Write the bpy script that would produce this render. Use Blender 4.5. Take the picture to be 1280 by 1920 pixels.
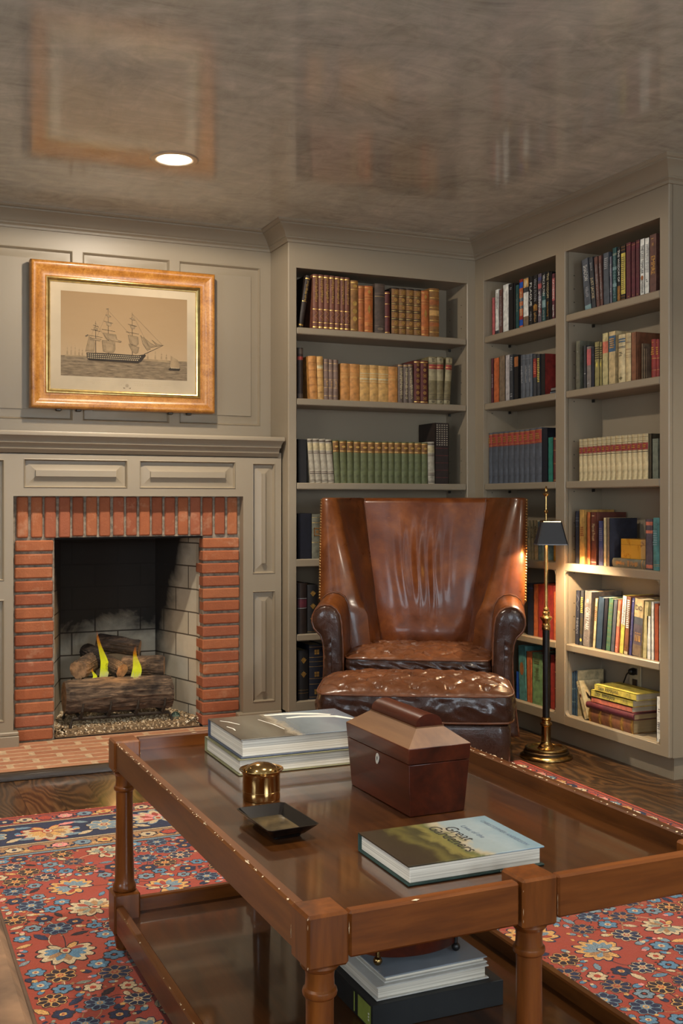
# A panelled library corner: fireplace, corner bookcases, leather wing chair, tray table.
import bpy, bmesh, math, random
from mathutils import Vector, Matrix, noise
from math import sin, cos, pi, radians, atan2, sqrt, exp

for _o in list(bpy.data.objects):
    bpy.data.objects.remove(_o, do_unlink=True)
S = bpy.context.scene
COL = S.collection

# ------------------------------------------------------------------ camera
CAM_Z = 1.092
cam_data = bpy.data.cameras.new('camera')
cam = bpy.data.objects.new('camera', cam_data)
COL.objects.link(cam)
cam.location = (0, 0, CAM_Z)
cam.rotation_euler = (radians(90), 0, radians(-23.5))
cam_data.sensor_fit = 'AUTO'
cam_data.sensor_width = 36.0
cam_data.lens = 2030.0 / 1920.0 * 36.0
cam_data.shift_y = -18.0 / 1920.0
cam_data.clip_start = 0.02
S.camera = cam

# ------------------------------------------------------------------ world, light levels, exposure
world = bpy.data.worlds.new('sky')
S.world = world
world.use_nodes = True
wb = world.node_tree.nodes['Background']
wb.inputs['Color'].default_value = (0.62, 0.80, 1.0, 1)
wb.inputs['Strength'].default_value = 3.0
VS = S.view_settings
VS.view_transform = 'Standard'
VS.look = 'None'
VS.gamma = 1.0
VS.use_curve_mapping = False
VS.exposure = 0.80
DOWNLIGHT_W = (29.0, 60.0, 42.0, 52.0, 62.0)
FLOOD_W = 52.0             # downward part of the beam of the fireplace light   # recessed downlights, all but the first unseen and added for light
DOWNLIGHT_RGB = (1.0, 0.88, 0.72)
WINDOW_W = 23.0             # daylight through each window
WINDOW_RGB = (0.84, 0.93, 1.0)
LAMP_W = 19.0                # floor lamp bulb
LAMP_RGB = (1.0, 0.79, 0.52)
FLAME_W = 0.5

H = 2.424                   # ceiling
XW0, XW1, YW0, YW1 = -2.3, 3.07, -1.9, 5.07


def area_light(name, loc, rot, sx, sy, watts, rgb):
    l = bpy.data.lights.new(name, 'AREA')
    l.shape = 'RECTANGLE'
    l.size, l.size_y = sx, sy
    l.energy = watts
    l.color = rgb
    o = bpy.data.objects.new(name, l)
    o.location = loc
    o.rotation_euler = rot
    COL.objects.link(o)
    return o


# windows: two in the wall behind the camera, one in the left wall
WINDOWS = [('front', -1.25, -0.15), ('front', 1.15, 2.25), ('left', 0.2, 1.5)]
WZ0, WZ1 = 0.75, 2.05
area_light('daylight', (-0.70, YW0 + .06, 1.4), (radians(90), 0, radians(180)), 1.04, 1.24, WINDOW_W, WINDOW_RGB).rotation_euler = (radians(90), 0, 0)
area_light('daylight', (1.70, YW0 + .06, 1.4), (radians(90), 0, 0), 1.04, 1.24, WINDOW_W, WINDOW_RGB)
area_light('daylight', (XW0 + .06, 0.85, 1.4), (0, radians(-90), 0), 1.24, 1.24, WINDOW_W, WINDOW_RGB)


# ------------------------------------------------------------------ helpers
def lin(c):
    out = []
    for v in c:
        v = v / 255.0
        out.append(v / 12.92 if v <= 0.04045 else ((v + 0.055) / 1.055) ** 2.4)
    return (out[0], out[1], out[2], 1.0)


class MB:
    """collects shapes; build() links them as ONE mesh object"""

    def __init__(self):
        self.v, self.f, self.m = [], [], []

    def add(self, verts, faces, m=0):
        n = len(self.v)
        self.v += [tuple(p) for p in verts]
        self.f += [tuple(i + n for i in f) for f in faces]
        self.m += [m] * len(faces) if isinstance(m, int) else list(m)
        return self

    def box(self, x0, x1, y0, y1, z0, z1, m=0, c=0.0, M=None):
        cx, cy, cz = (x0 + x1) / 2, (y0 + y1) / 2, (z0 + z1) / 2
        h = (abs(x1 - x0) / 2, abs(y1 - y0) / 2, abs(z1 - z0) / 2)
        if c <= 0:
            vs = [Vector((cx + sx * h[0], cy + sy * h[1], cz + sz * h[2])) for sx in (-1, 1) for sy in (-1, 1) for sz in (-1, 1)]
            fs = [(0, 1, 3, 2), (4, 6, 7, 5), (0, 4, 5, 1), (2, 3, 7, 6), (0, 2, 6, 4), (1, 5, 7, 3)]
        else:
            c = min(c, min(h) * .95)
            vs, ix = [], {}
            for sx in (-1, 1):
                for sy in (-1, 1):
                    for sz in (-1, 1):
                        s = (sx, sy, sz)
                        for a in range(3):
                            p = [s[k] * (h[k] - (0 if k == a else c)) for k in range(3)]
                            ix[(s, a)] = len(vs)
                            vs.append(Vector((cx + p[0], cy + p[1], cz + p[2])))
            fs = []
            for a in range(3):
                b, d = (a + 1) % 3, (a + 2) % 3
                for sa in (-1, 1):
                    q = []
                    for sb, sd in ((-1, -1), (1, -1), (1, 1), (-1, 1)):
                        s = [0, 0, 0]
                        s[a], s[b], s[d] = sa, sb, sd
                        q.append(ix[(tuple(s), a)])
                    fs.append(tuple(q))
                    for sb in (-1, 1):
                        s1, s2 = [0, 0, 0], [0, 0, 0]
                        s1[a], s1[b], s1[d] = sa, sb, -1
                        s2[a], s2[b], s2[d] = sa, sb, 1
                        fs.append((ix[(tuple(s1), a)], ix[(tuple(s2), a)], ix[(tuple(s2), b)], ix[(tuple(s1), b)]))
            for sx in (-1, 1):
                for sy in (-1, 1):
                    for sz in (-1, 1):
                        s = (sx, sy, sz)
                        fs.append((ix[(s, 0)], ix[(s, 1)], ix[(s, 2)]))
        if M is not None:
            vs = [M @ p for p in vs]
        return self.add(vs, fs, m)

    def loft(self, rings, m=0, closed=True, cap=True):
        n = len(rings[0])
        vs = [p for r in rings for p in r]
        fs = []
        k = n if closed else n - 1
        for i in range(len(rings) - 1):
            for j in range(k):
                a, b = i * n + j, i * n + (j + 1) % n
                fs.append((a, b, b + n, a + n))
        if cap:
            fs.append(tuple(range(n - 1, -1, -1)))
            fs.append(tuple(range((len(rings) - 1) * n, len(rings) * n)))
        return self.add(vs, fs, m)

    def lathe(self, prof, n=32, c=(0, 0, 0), m=0, cap=True, sx=1.0, sy=1.0):
        rings = [[(c[0] + r * cos(2 * pi * k / n) * sx, c[1] + r * sin(2 * pi * k / n) * sy, c[2] + z) for k in range(n)] for r, z in prof]
        return self.loft(rings, m, True, cap)

    def tube(self, pts, r, n=8, m=0, closed=False):
        pts = [Vector(p) for p in pts]
        N = len(pts)
        rad = r if isinstance(r, (list, tuple)) else [r] * N
        rings, up = [], None
        for i, p in enumerate(pts):
            if closed:
                t = pts[(i + 1) % N] - pts[i - 1]
            else:
                t = pts[min(i + 1, N - 1)] - pts[max(i - 1, 0)]
            t.normalize()
            if up is None:
                up = Vector((0, 0, 1)) if abs(t.z) < .9 else Vector((1, 0, 0))
            a = t.cross(up)
            if a.length < 1e-6:
                a = t.orthogonal()
            a.normalize()
            b = a.cross(t).normalized()
            up = b
            rings.append([p + a * (rad[i] * cos(2 * pi * k / n)) + b * (rad[i] * sin(2 * pi * k / n)) for k in range(n)])
        if closed:
            rings.append(rings[0])
            return self.loft(rings, m, True, False)
        return self.loft(rings, m, True, True)

    def grid(self, fn, nu, nv, m=0):
        vs = [fn(i / nu, j / nv) for j in range(nv + 1) for i in range(nu + 1)]
        fs = [(j * (nu + 1) + i, j * (nu + 1) + i + 1, (j + 1) * (nu + 1) + i + 1, (j + 1) * (nu + 1) + i) for j in range(nv) for i in range(nu)]
        return self.add(vs, fs, m)

    def prism(self, poly, fn, d0, d1, m=0):
        """poly of (a,b); fn(a,b,d) -> point"""
        return self.loft([[fn(a, b, d0) for a, b in poly], [fn(a, b, d1) for a, b in poly]], m)

    def ball(self, c, r, m=0, nu=10, nv=6, s=(1, 1, 1)):
        prof = [(max(1e-4, sin(pi * k / nv)), -cos(pi * k / nv)) for k in range(nv + 1)]
        rings = [[(c[0] + r * q * cos(2 * pi * j / nu) * s[0], c[1] + r * q * sin(2 * pi * j / nu) * s[1], c[2] + r * z * s[2]) for j in range(nu)] for q, z in prof]
        return self.loft(rings, m, True, False)

    def build(self, name, mats, parent=None, world=False, smooth=32, xform=None, bevel=0.0, subd=0):
        me = bpy.data.meshes.new(name)
        me.from_pydata(self.v, [], self.f)
        if xform is not None:
            me.transform(xform)
        bm = bmesh.new()
        bm.from_mesh(me)
        bmesh.ops.recalc_face_normals(bm, faces=bm.faces)
        bm.to_mesh(me)
        bm.free()
        if not isinstance(mats, (list, tuple)):
            mats = [mats]
        for x in mats:
            me.materials.append(getattr(x, 'mat', x))
        if len(mats) > 1:
            me.polygons.foreach_set('material_index', self.m)
        if smooth:
            me.polygons.foreach_set('use_smooth', [True] * len(me.polygons))
            me.set_sharp_from_angle(angle=radians(smooth))
        o = bpy.data.objects.new(name, me)
        COL.objects.link(o)
        if parent is not None:
            o.parent = parent
            if world:
                o.matrix_parent_inverse = (Matrix.Translation(parent.location) @ parent.rotation_euler.to_matrix().to_4x4()).inverted()
        if bevel:
            b = o.modifiers.new('edge', 'BEVEL')
            b.width = bevel
            b.segments = 2
            b.limit_method = 'ANGLE'
            b.angle_limit = radians(40)
        if subd:
            s = o.modifiers.new('smooth', 'SUBSURF')
            s.levels = s.render_levels = subd
        return o


def tag(o, label, cat, group=None):
    o['label'] = label
    o['category'] = cat
    if group:
        o['group'] = group
    return o


def struct(o, label=None):
    o['kind'] = 'structure'
    return o


def thing(name, label, cat, loc=(0, 0, 0), rotz=0.0, group=None):
    o = bpy.data.objects.new(name, None)
    o.empty_display_size = .05
    o.location = loc
    o.rotation_euler = (0, 0, rotz)
    COL.objects.link(o)
    return tag(o, label, cat, group)


def text_mesh(name, body, size, mat, parent, M, align='CENTER', squeeze=1.0, bold=0.0):
    cu = bpy.data.curves.new(name, 'FONT')
    cu.body = body
    cu.size = size
    cu.align_x = align
    cu.align_y = 'CENTER'
    cu.resolution_u = 2
    cu.offset = bold
    tmp = bpy.data.objects.new(name, cu)
    COL.objects.link(tmp)
    me = bpy.data.meshes.new_from_object(tmp)
    bpy.data.objects.remove(tmp, do_unlink=True)
    me.transform(M @ Matrix.Diagonal((squeeze, 1, 1, 1)))
    me.materials.clear()
    me.materials.append(mat)
    o = bpy.data.objects.new(name, me)
    COL.objects.link(o)
    o.parent = parent
    return o


def sweep(mb, path, prof, m=0, side=1):
    """moulding: prof (offset, z) swept along an open 2D path, mitred; offset to the right of the path for side=1"""
    P = [Vector(p) for p in path]
    rings = []
    for i, p in enumerate(P):
        ds = []
        if i > 0:
            ds.append((P[i] - P[i - 1]).normalized())
        if i < len(P) - 1:
            ds.append((P[i + 1] - P[i]).normalized())
        ns = [Vector((d.y, -d.x)) * side for d in ds]
        if len(ns) == 1:
            n = ns[0]
        else:
            n = ns[0] + ns[1]
            n = n / max(1e-6, n.dot(ns[0]))
        rings.append([(p.x + n.x * o, p.y + n.y * o, z) for o, z in prof])
    return mb.loft(rings, m, True, True)


# ------------------------------------------------------------------ materials
class NT:
    def __init__(self, name):
        self.mat = bpy.data.materials.new(name)
        self.mat.use_nodes = True
        self.t = self.mat.node_tree
        self.b = self.t.nodes['Principled BSDF']
        self.coord = None

    def n(self, typ, **kw):
        x = self.t.nodes.new(typ)
        for k, v in kw.items():
            setattr(x, k, v)
        return x

    def l(self, a, b):
        self.t.links.new(a, b)

    def obj(self):
        if self.coord is None:
            self.coord = self.n('ShaderNodeTexCoord')
        return self.coord.outputs['Object']

    def mapped(self, scale=(1, 1, 1), rot=(0, 0, 0), loc=(0, 0, 0)):
        mp = self.n('ShaderNodeMapping')
        mp.inputs['Scale'].default_value = scale
        mp.inputs['Rotation'].default_value = rot
        mp.inputs['Location'].default_value = loc
        self.l(self.obj(), mp.inputs['Vector'])
        return mp.outputs['Vector']

    def noise(self, vec, scale=5, detail=4, rough=.5, dist=0.0):
        x = self.n('ShaderNodeTexNoise')
        x.inputs['Scale'].default_value = scale
        x.inputs['Detail'].default_value = detail
        x.inputs['Roughness'].default_value = rough
        x.inputs['Distortion'].default_value = dist
        self.l(vec, x.inputs['Vector'])
        return x.outputs['Fac']

    def ramp(self, fac, stops, const=False):
        x = self.n('ShaderNodeValToRGB')
        cr = x.color_ramp
        if const:
            cr.interpolation = 'CONSTANT'
        while len(cr.elements) < len(stops):
            cr.elements.new(.5)
        for e, (p, c) in zip(cr.elements, stops):
            e.position = p
            e.color = c if len(c) == 4 else lin(c)
        self.l(fac, x.inputs['Fac'])
        return x.outputs['Color']

    def math(self, op, a, b=None, clamp=False):
        x = self.n('ShaderNodeMath', operation=op, use_clamp=clamp)
        for i, v in enumerate((a, b)):
            if v is None:
                continue
            if isinstance(v, (int, float)):
                x.inputs[i].default_value = v
            else:
                self.l(v, x.inputs[i])
        return x.outputs[0]

    def mix(self, fac, a, b, blend='MIX'):
        x = self.n('ShaderNodeMix', data_type='RGBA', blend_type=blend)
        for s, v in ((x.inputs[0], fac), (x.inputs[6], a), (x.inputs[7], b)):
            if isinstance(v, (int, float)):
                s.default_value = v
            elif isinstance(v, (tuple, list)):
                s.default_value = v if len(v) == 4 else lin(v)
            else:
                self.l(v, s)
        return x.outputs[2]

    def bump(self, height, strength=.2, dist=.01):
        x = self.n('ShaderNodeBump')
        x.inputs['Strength'].default_value = strength
        x.inputs['Distance'].default_value = dist
        self.l(height, x.inputs['Height'])
        self.l(x.outputs['Normal'], self.b.inputs['Normal'])
        return x

    def set(self, color=None, rough=None, metal=None, coat=None, coat_rough=None, ior=None, spec=None, sheen=None):
        b = self.b
        for key, v in (('Base Color', color), ('Roughness', rough), ('Metallic', metal), ('Coat Weight', coat), ('Coat Roughness', coat_rough), ('IOR', ior), ('Specular IOR Level', spec), ('Sheen Weight', sheen)):
            if v is None:
                continue
            if isinstance(v, (int, float)):
                b.inputs[key].default_value = v
            elif isinstance(v, (tuple, list)):
                b.inputs[key].default_value = v if len(v) == 4 else lin(v)
            else:
                self.l(v, b.inputs[key])
        return self.mat


def simple(name, rgb, rough=.5, metal=0.0, var=.12, scale=25, bump=0.0, bscale=200, coat=0.0, spec=None):
    t = NT(name)
    f = t.noise(t.obj(), scale, 3)
    c = t.ramp(f, [(.3, tuple(v * (1 - var) for v in rgb)), (.7, tuple(min(255, v * (1 + var)) for v in rgb))])
    if bump:
        t.bump(t.noise(t.obj(), bscale, 2), bump, .002)
    return t.set(color=c, rough=rough, metal=metal, coat=coat, coat_rough=.1, spec=spec)


def wood(name, dark, mid, light, axis='y', rough=.3, coat=.5, scale=1.0, coat_rough=.12, bump=.04, spec=None):
    t = NT(name)
    k = 14 * scale
    sc = {'x': (1.2 * scale, k, k), 'y': (k, 1.2 * scale, k), 'z': (k, k, 1.2 * scale)}[axis]
    v = t.mapped(sc)
    n1 = t.noise(v, 1.0, 6, .6, .6)
    sc2 = tuple(s * 6 for s in sc)
    n2 = t.noise(t.mapped(sc2), 1.0, 3, .6)
    f = t.math('ADD', t.math('MULTIPLY', n1, .75), t.math('MULTIPLY', n2, .25))
    c = t.ramp(f, [(.32, dark), (.5, mid), (.68, light)])
    big = t.noise(t.obj(), 3.0, 2)
    c = t.mix(t.math('MULTIPLY', big, .3), c, dark)
    t.bump(n2, bump, .002)
    return t.set(color=c, rough=rough, coat=coat, coat_rough=coat_rough, spec=spec)


# painted joinery
def mk_paint():
    t = NT('taupe_paint')
    n = t.noise(t.mapped((3, 3, 60)), 6, 3)
    n2 = t.noise(t.obj(), 1.5, 2)
    c = t.ramp(n2, [(.3, (142, 128, 107)), (.7, (150, 136, 114))])
    t.bump(n, .05, .002)
    return t.set(color=c, rough=.42)


PAINT = mk_paint()


def mk_ceiling():
    t = NT('lacquered_plaster')
    v = t.mapped((1, 1, 1))
    a = t.noise(v, 1.3, 5, .58, 1.6)
    b = t.noise(t.mapped((1.6, 3.4, 1), (0, 0, .5)), 1.7, 5, .62, 3.2)
    d = t.noise(t.mapped((3.4, 1.4, 1), (0, 0, -.4)), 2.6, 6, .68, 2.0)
    f = t.math('ADD', t.math('MULTIPLY', a, .42), t.math('ADD', t.math('MULTIPLY', b, .34), t.math('MULTIPLY', d, .24)))
    c = t.ramp(f, [(.36, (160, 158, 146)), (.46, (183, 181, 168)), (.54, (198, 195, 182)), (.64, (218, 214, 199))])
    rr = t.n('ShaderNodeMapRange')
    t.l(f, rr.inputs['Value'])
    rr.inputs['From Min'].default_value, rr.inputs['From Max'].default_value = .35, .65
    rr.inputs['To Min'].default_value, rr.inputs['To Max'].default_value = .08, .15
    t.bump(t.noise(t.mapped((3, 3, 1)), 3, 3), .05, .01)
    return t.set(color=c, rough=rr.outputs[0], ior=1.6, spec=.6)


CEIL = mk_ceiling()


def mk_floor():
    t = NT('dark_oak_planks')
    sep = t.n('ShaderNodeSeparateXYZ')
    t.l(t.obj(), sep.inputs[0])
    W = .128
    xs = t.math('DIVIDE', sep.outputs['X'], W)
    row = t.math('FLOOR', xs)
    wn = t.n('ShaderNodeTexWhiteNoise', noise_dimensions='1D')
    t.l(row, wn.inputs['W'])
    ys = t.math('ADD', t.math('DIVIDE', sep.outputs['Y'], 1.15), t.math('MULTIPLY', wn.outputs['Value'], 7.3))
    seg = t.math('FLOOR', ys)
    pid = t.math('ADD', t.math('MULTIPLY', row, 13.7), t.math('MULTIPLY', seg, 5.31))
    wn2 = t.n('ShaderNodeTexWhiteNoise', noise_dimensions='1D')
    t.l(pid, wn2.inputs['W'])
    cmb = t.n('ShaderNodeCombineXYZ')
    t.l(t.math('ADD', t.math('MULTIPLY', sep.outputs['X'], 5.5), t.math('MULTIPLY', wn2.outputs['Value'], 40)), cmb.inputs['X'])
    t.l(t.math('MULTIPLY', sep.outputs['Y'], 1.5), cmb.inputs['Y'])
    t.l(t.math('MULTIPLY', pid, .37), cmb.inputs['Z'])
    nz = t.noise(cmb.outputs[0], 1.0, 2, .4, .3)
    rings = t.math('SINE', t.math('MULTIPLY', nz, 105))
    fine = t.noise(t.mapped((160, 6, 1)), 1.0, 3)
    g = t.math('ADD', t.math('MULTIPLY', rings, .2), t.math('ADD', t.math('MULTIPLY', fine, .55), .22))
    c = t.ramp(g, [(.2, (34, 21, 11)), (.45, (66, 43, 24)), (.75, (104, 71, 40))])
    c = t.mix(t.math('MULTIPLY', wn2.outputs['Value'], .5), c, (52, 36, 21))
    fx = t.math('FRACT', xs)
    fy = t.math('FRACT', ys)
    gap = t.math('MAXIMUM', t.math('LESS_THAN', fx, .014), t.math('LESS_THAN', fy, .0022))
    c = t.mix(gap, c, (18, 11, 6))
    t.bump(t.math('SUBTRACT', g, t.math('MULTIPLY', gap, .8)), .12, .003)
    return t.set(color=c, rough=.3, coat=.25, coat_rough=.12)


FLOOR = mk_floor()


def mk_brick(name, cols, rough=.85):
    t = NT(name)
    g = t.n('ShaderNodeNewGeometry')
    r = g.outputs['Random Per Island']
    c = t.ramp(r, [(i / max(1, len(cols) - 1), k) for i, k in enumerate(cols)])
    n = t.noise(t.obj(), 30, 5, .65)
    c = t.mix(t.math('MULTIPLY', n, .5), c, (96, 48, 30))
    n2 = t.noise(t.obj(), 9, 4, .7)
    w = t.ramp(n2, [(.56, (0, 0, 0)), (.74, (255, 255, 255))])
    c = t.mix(t.math('MULTIPLY', w, .4), c, (205, 165, 132))
    t.bump(t.noise(t.obj(), 120, 4, .7), .5, .004)
    return t.set(color=c, rough=rough)


BRICK = mk_brick('red_brick', [(150, 82, 50), (174, 98, 58), (182, 110, 68), (158, 86, 54), (178, 106, 74)])
HEARTHBRICK = mk_brick('hearth_brick', [(170, 112, 80), (184, 128, 94), (176, 118, 84), (190, 138, 102)], .7)
MORTAR = simple('mortar', (132, 120, 104), .95, var=.2, scale=60, bump=.4)


def mk_firebrick(name, u):
    """pale firebrick courses, blackened by soot towards the throat and at the back"""
    t = NT(name)
    sep = t.n('ShaderNodeSeparateXYZ')
    t.l(t.obj(), sep.inputs[0])
    cmb = t.n('ShaderNodeCombineXYZ')
    t.l(sep.outputs[u], cmb.inputs['X'])
    t.l(sep.outputs['Z'], cmb.inputs['Y'])
    br = t.n('ShaderNodeTexBrick')
    br.inputs['Scale'].default_value = 1.0
    br.inputs['Brick Width'].default_value = .228
    br.inputs['Row Height'].default_value = .112
    br.inputs['Mortar Size'].default_value = .0035
    br.inputs['Color1'].default_value = lin((204, 194, 172))
    br.inputs['Color2'].default_value = lin((188, 178, 156))
    br.inputs['Mortar'].default_value = lin((70, 62, 52))
    t.l(cmb.outputs[0], br.inputs['Vector'])
    n = t.noise(t.obj(), 4.5, 5, .6, .6)
    n2 = t.noise(t.obj(), 26, 3, .6)
    if u == 'X':
        h = t.math('ADD', sep.outputs['Z'], t.math('MULTIPLY', t.math('SUBTRACT', n, .5), .30))
        # cleaner patch low in the middle, black towards the sides and the top
        dx = t.math('ABSOLUTE', t.math('SUBTRACT', sep.outputs['X'], 1.10))
        h = t.math('ADD', h, t.math('MULTIPLY', dx, .25))
        soot = t.ramp(h, [(.28, (14, 14, 14)), (.42, (120, 120, 120)), (.54, (254, 254, 254))])
    else:
        yy = t.math('MULTIPLY', t.math('SUBTRACT', sep.outputs['Y'], 5.02), 1.5)
        h = t.math('ADD', t.math('MULTIPLY', sep.outputs['Z'], .62), t.math('ADD', yy, t.math('MULTIPLY', t.math('SUBTRACT', n, .5), .34)))
        soot = t.ramp(h, [(.44, (10, 10, 10)), (.66, (110, 110, 110)), (.86, (255, 255, 255))])
    c = t.mix(t.math('MULTIPLY', n2, .3), br.outputs['Color'], (126, 108, 84))
    c = t.mix(soot, c, (16, 13, 11))
    t.bump(t.math('ADD', t.math('MULTIPLY', br.outputs['Fac'], -1.0), t.math('MULTIPLY', n2, .4)), .5, .004)
    return t.set(color=c, rough=.9)


FIREBACK = mk_firebrick('firebrick_back', 'X')
FIRESIDE = mk_firebrick('firebrick_side', 'Y')
SOOT = simple('soot', (20, 17, 15), .95, var=.3)

TABLEWOOD_Y = wood('walnut_along', (42, 21, 6), (68, 37, 12), (88, 50, 19), 'y', .30, 1.0, 1.0, .06, .02, .2)
RAILWOOD_Y = wood('walnut_rail', (58, 29, 9), (98, 54, 19), (124, 73, 30), 'y', .34, .15, 1.0, .16, .04, .36)
TABLEWOOD_X = wood('walnut_across', (60, 29, 8), (108, 57, 17), (138, 78, 29), 'x', .34, .15, 1.0, .16, .04, .36)
TABLEWOOD_Z = wood('walnut_upright', (62, 30, 8), (112, 60, 18), (144, 82, 31), 'z', .32, .2, 1.0, .16, .04, .36)
DARKWOOD = wood('dark_leg_wood', (24, 13, 8), (40, 22, 13), (56, 32, 19), 'z', .35, .3)
WORN = simple('worn_edge', (206, 184, 150), .6, var=.2, scale=80)
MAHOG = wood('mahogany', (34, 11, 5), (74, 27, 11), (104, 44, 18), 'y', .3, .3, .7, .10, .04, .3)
MAHOGTOP = wood('mahogany_tan', (70, 42, 24), (104, 68, 40), (126, 88, 54), 'y', .4, .25, .8, .2)  # lighter, browner mahogany for the lid slope
MAPLE = None


def mk_maple():
    t = NT('bird_eye_maple')
    a = t.noise(t.mapped((4, 4, 4)), 3, 4, .6, .8)
    b = t.noise(t.mapped((30, 8, 30)), 2.5, 3, .6, 1.5)
    f = t.math('ADD', t.math('MULTIPLY', a, .5), t.math('MULTIPLY', b, .5))
    c = t.ramp(f, [(.30, (128, 76, 24)), (.5, (178, 116, 46)), (.68, (208, 150, 74))])
    return t.set(color=c, rough=.34, coat=.22, coat_rough=.12)


MAPLE = mk_maple()


def mk_burl():
    t = NT('yellow_burl')
    a = t.noise(t.obj(), 55, 5, .7, 2.0)
    b = t.noise(t.obj(), 22, 3, .6, 1.0)
    spots = t.ramp(b, [(.54, (0, 0, 0)), (.62, (255, 255, 255))])
    c = t.ramp(a, [(.3, (84, 44, 10)), (.46, (164, 106, 26)), (.6, (196, 138, 42))])
    c = t.mix(spots, (196, 140, 46), c)
    return t.set(color=c, rough=.25, coat=.5, coat_rough=.08)


BURL = mk_burl()
GILT = simple('gilt_frame_slip', (198, 172, 112), .3, 1.0, var=.1, scale=40)
GOLDLEAF = simple('gold_tooling', (206, 164, 88), .38, .75, var=.15, scale=90)
BRASS = simple('aged_brass', (168, 136, 84), .24, 1.0, var=.14, scale=14)
BRIGHTBRASS = simple('polished_brass', (196, 162, 106), .13, 1.0, var=.05, scale=14)
BLACKENAMEL = simple('black_enamel', (20, 18, 17), .35, 0, var=.2)
IRON = simple('wrought_iron', (58, 50, 42), .7, .5, var=.25, scale=60, bump=.3)
SHADECARD = simple('black_shade_card', (22, 24, 30), .6, 0, var=.1)
GOLDLINING = simple('gold_shade_lining', (190, 150, 80), .5, .3, var=.1)
LACQUER = simple('black_lacquer', (16, 13, 12), .14, 0, var=.2, coat=.6)
PAGES = None


def mk_pages(name, rgb):
    t = NT(name)
    n = t.noise(t.mapped((3, 3, 420)), 1.0, 2)
    n2 = t.noise(t.mapped((420, 3, 3)), 1.0, 2)
    f = t.math('ADD', t.math('MULTIPLY', n, .5), t.math('MULTIPLY', n2, .5))
    c = t.ramp(f, [(.38, tuple(v * .84 for v in rgb)), (.58, rgb)])
    return t.set(color=c, rough=.8)


PAGES = mk_pages('page_edges', (206, 192, 164))
PAGESOLD = mk_pages('old_page_edges', (164, 140, 100))


def mk_whitepages():
    t = NT('white_page_edges')
    n = t.noise(t.mapped((2, 2, 700)), 1.0, 2)
    c = t.ramp(n, [(.38, (186, 176, 158)), (.58, (226, 217, 200))])
    return t.set(color=c, rough=.75)


WHITEPAGES = mk_whitepages()


def mk_leather(name, dark, mid, light, rough=.32, wr=.35, zones=None):
    t = NT(name)
    a = t.noise(t.obj(), 4.0, 5, .62, .7)
    b = t.noise(t.obj(), 17, 4, .65, .4)
    f = t.math('ADD', t.math('MULTIPLY', a, .72), t.math('MULTIPLY', b, .28))
    c = t.ramp(f, [(.26, dark), (.5, mid), (.72, light)])
    # fine scratches from wear
    s = t.noise(t.mapped((18, 60, 60), (.2, .3, .5)), 2.0, 3, .6, 1.0)
    sc = t.ramp(s, [(.70, (0, 0, 0)), (.76, (255, 255, 255))])
    c = t.mix(t.math('MULTIPLY', sc, .35), c, tuple(min(255, v * 1.35) for v in light))
    v = t.n('ShaderNodeTexVoronoi')
    v.inputs['Scale'].default_value = 260
    t.l(t.obj(), v.inputs['Vector'])
    w = t.noise(t.mapped((1, 1, 1)), 13, 4, .6, 1.6)
    hgt = t.math('ADD', t.math('MULTIPLY', v.outputs['Distance'], .12), t.math('MULTIPLY', w, 1.0))
    t.bump(hgt, wr, .008)
    rr = t.n('ShaderNodeMapRange')
    t.l(b, rr.inputs['Value'])
    rr.inputs['From Min'].default_value, rr.inputs['From Max'].default_value = .3, .7
    rr.inputs['To Min'].default_value, rr.inputs['To Max'].default_value = rough - .05, rough + .12
    return t.set(color=c, rough=rr.outputs[0], coat=.26, coat_rough=.14, spec=.30)


LEATHER = mk_leather('chestnut_leather', (50, 24, 9), (88, 45, 16), (126, 70, 27), .31, .10)
LEATHERRED = mk_leather('russet_leather', (58, 24, 9), (98, 48, 17), (134, 74, 29), .34, .10)
LEATHERLIT = mk_leather('worn_lit_top_leather', (60, 32, 18), (98, 58, 34), (134, 84, 52), .30, .25)  # lighter copy for cushion tops, the light on them put into the colour
LEATHERDARK = mk_leather('dark_shaded_leather', (36, 20, 14), (52, 31, 22), (74, 46, 33), .26, .28)  # darker leather; on cushion sides and ottoman base the shade is in the colour
PIPING = simple('leather_piping', (92, 52, 28), .38, var=.2, scale=30)
NAIL = simple('brass_nailhead', (168, 134, 86), .3, 1.0, var=.1)


def mk_wool(name, rgb, rgb2=None, var=.26):
    t = NT(name)
    f = t.noise(t.obj(), 300, 3, .7)
    big = t.noise(t.mapped((1.1, 3.4, 1)), 1.6, 3)
    if rgb2 is None:
        c = t.ramp(f, [(.3, tuple(v * (1 - var) for v in rgb)), (.7, tuple(min(255, v * (1 + var)) for v in rgb))])
    else:
        c0 = t.ramp(big, [(.36, rgb), (.62, rgb2)])
        wear = t.noise(t.obj(), 38, 4, .7)
        c = t.mix(t.math('MULTIPLY', f, .5), c0, tuple(v * .55 for v in rgb))
        c = t.mix(t.math('MULTIPLY', wear, .35), c, (140, 72, 56))
    t.bump(f, .7, .003)
    return t.set(color=c, rough=.95, spec=.15, sheen=.15)


RUGC = {k: mk_wool('wool_' + k, *v) for k, v in dict(
    coral=((172, 70, 56), (168, 68, 42)), navy=((38, 42, 66),), blue=((84, 118, 142),), cream=((184, 162, 128),),
    gold=((190, 144, 84),), pink=((204, 128, 120),), sage=((128, 130, 116),), rust=((160, 62, 40),), dark=((46, 32, 34),), steel=((110, 128, 138),), tan=((150, 112, 76),)).items()}
UPHOLSTERY = simple('brown_velvet', (110, 84, 62), .85, var=.3, scale=14, bump=.2)
MAUVEVELVET = simple('mauve_brown_velvet', (98, 76, 70), .85, var=.2, scale=14)
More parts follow.
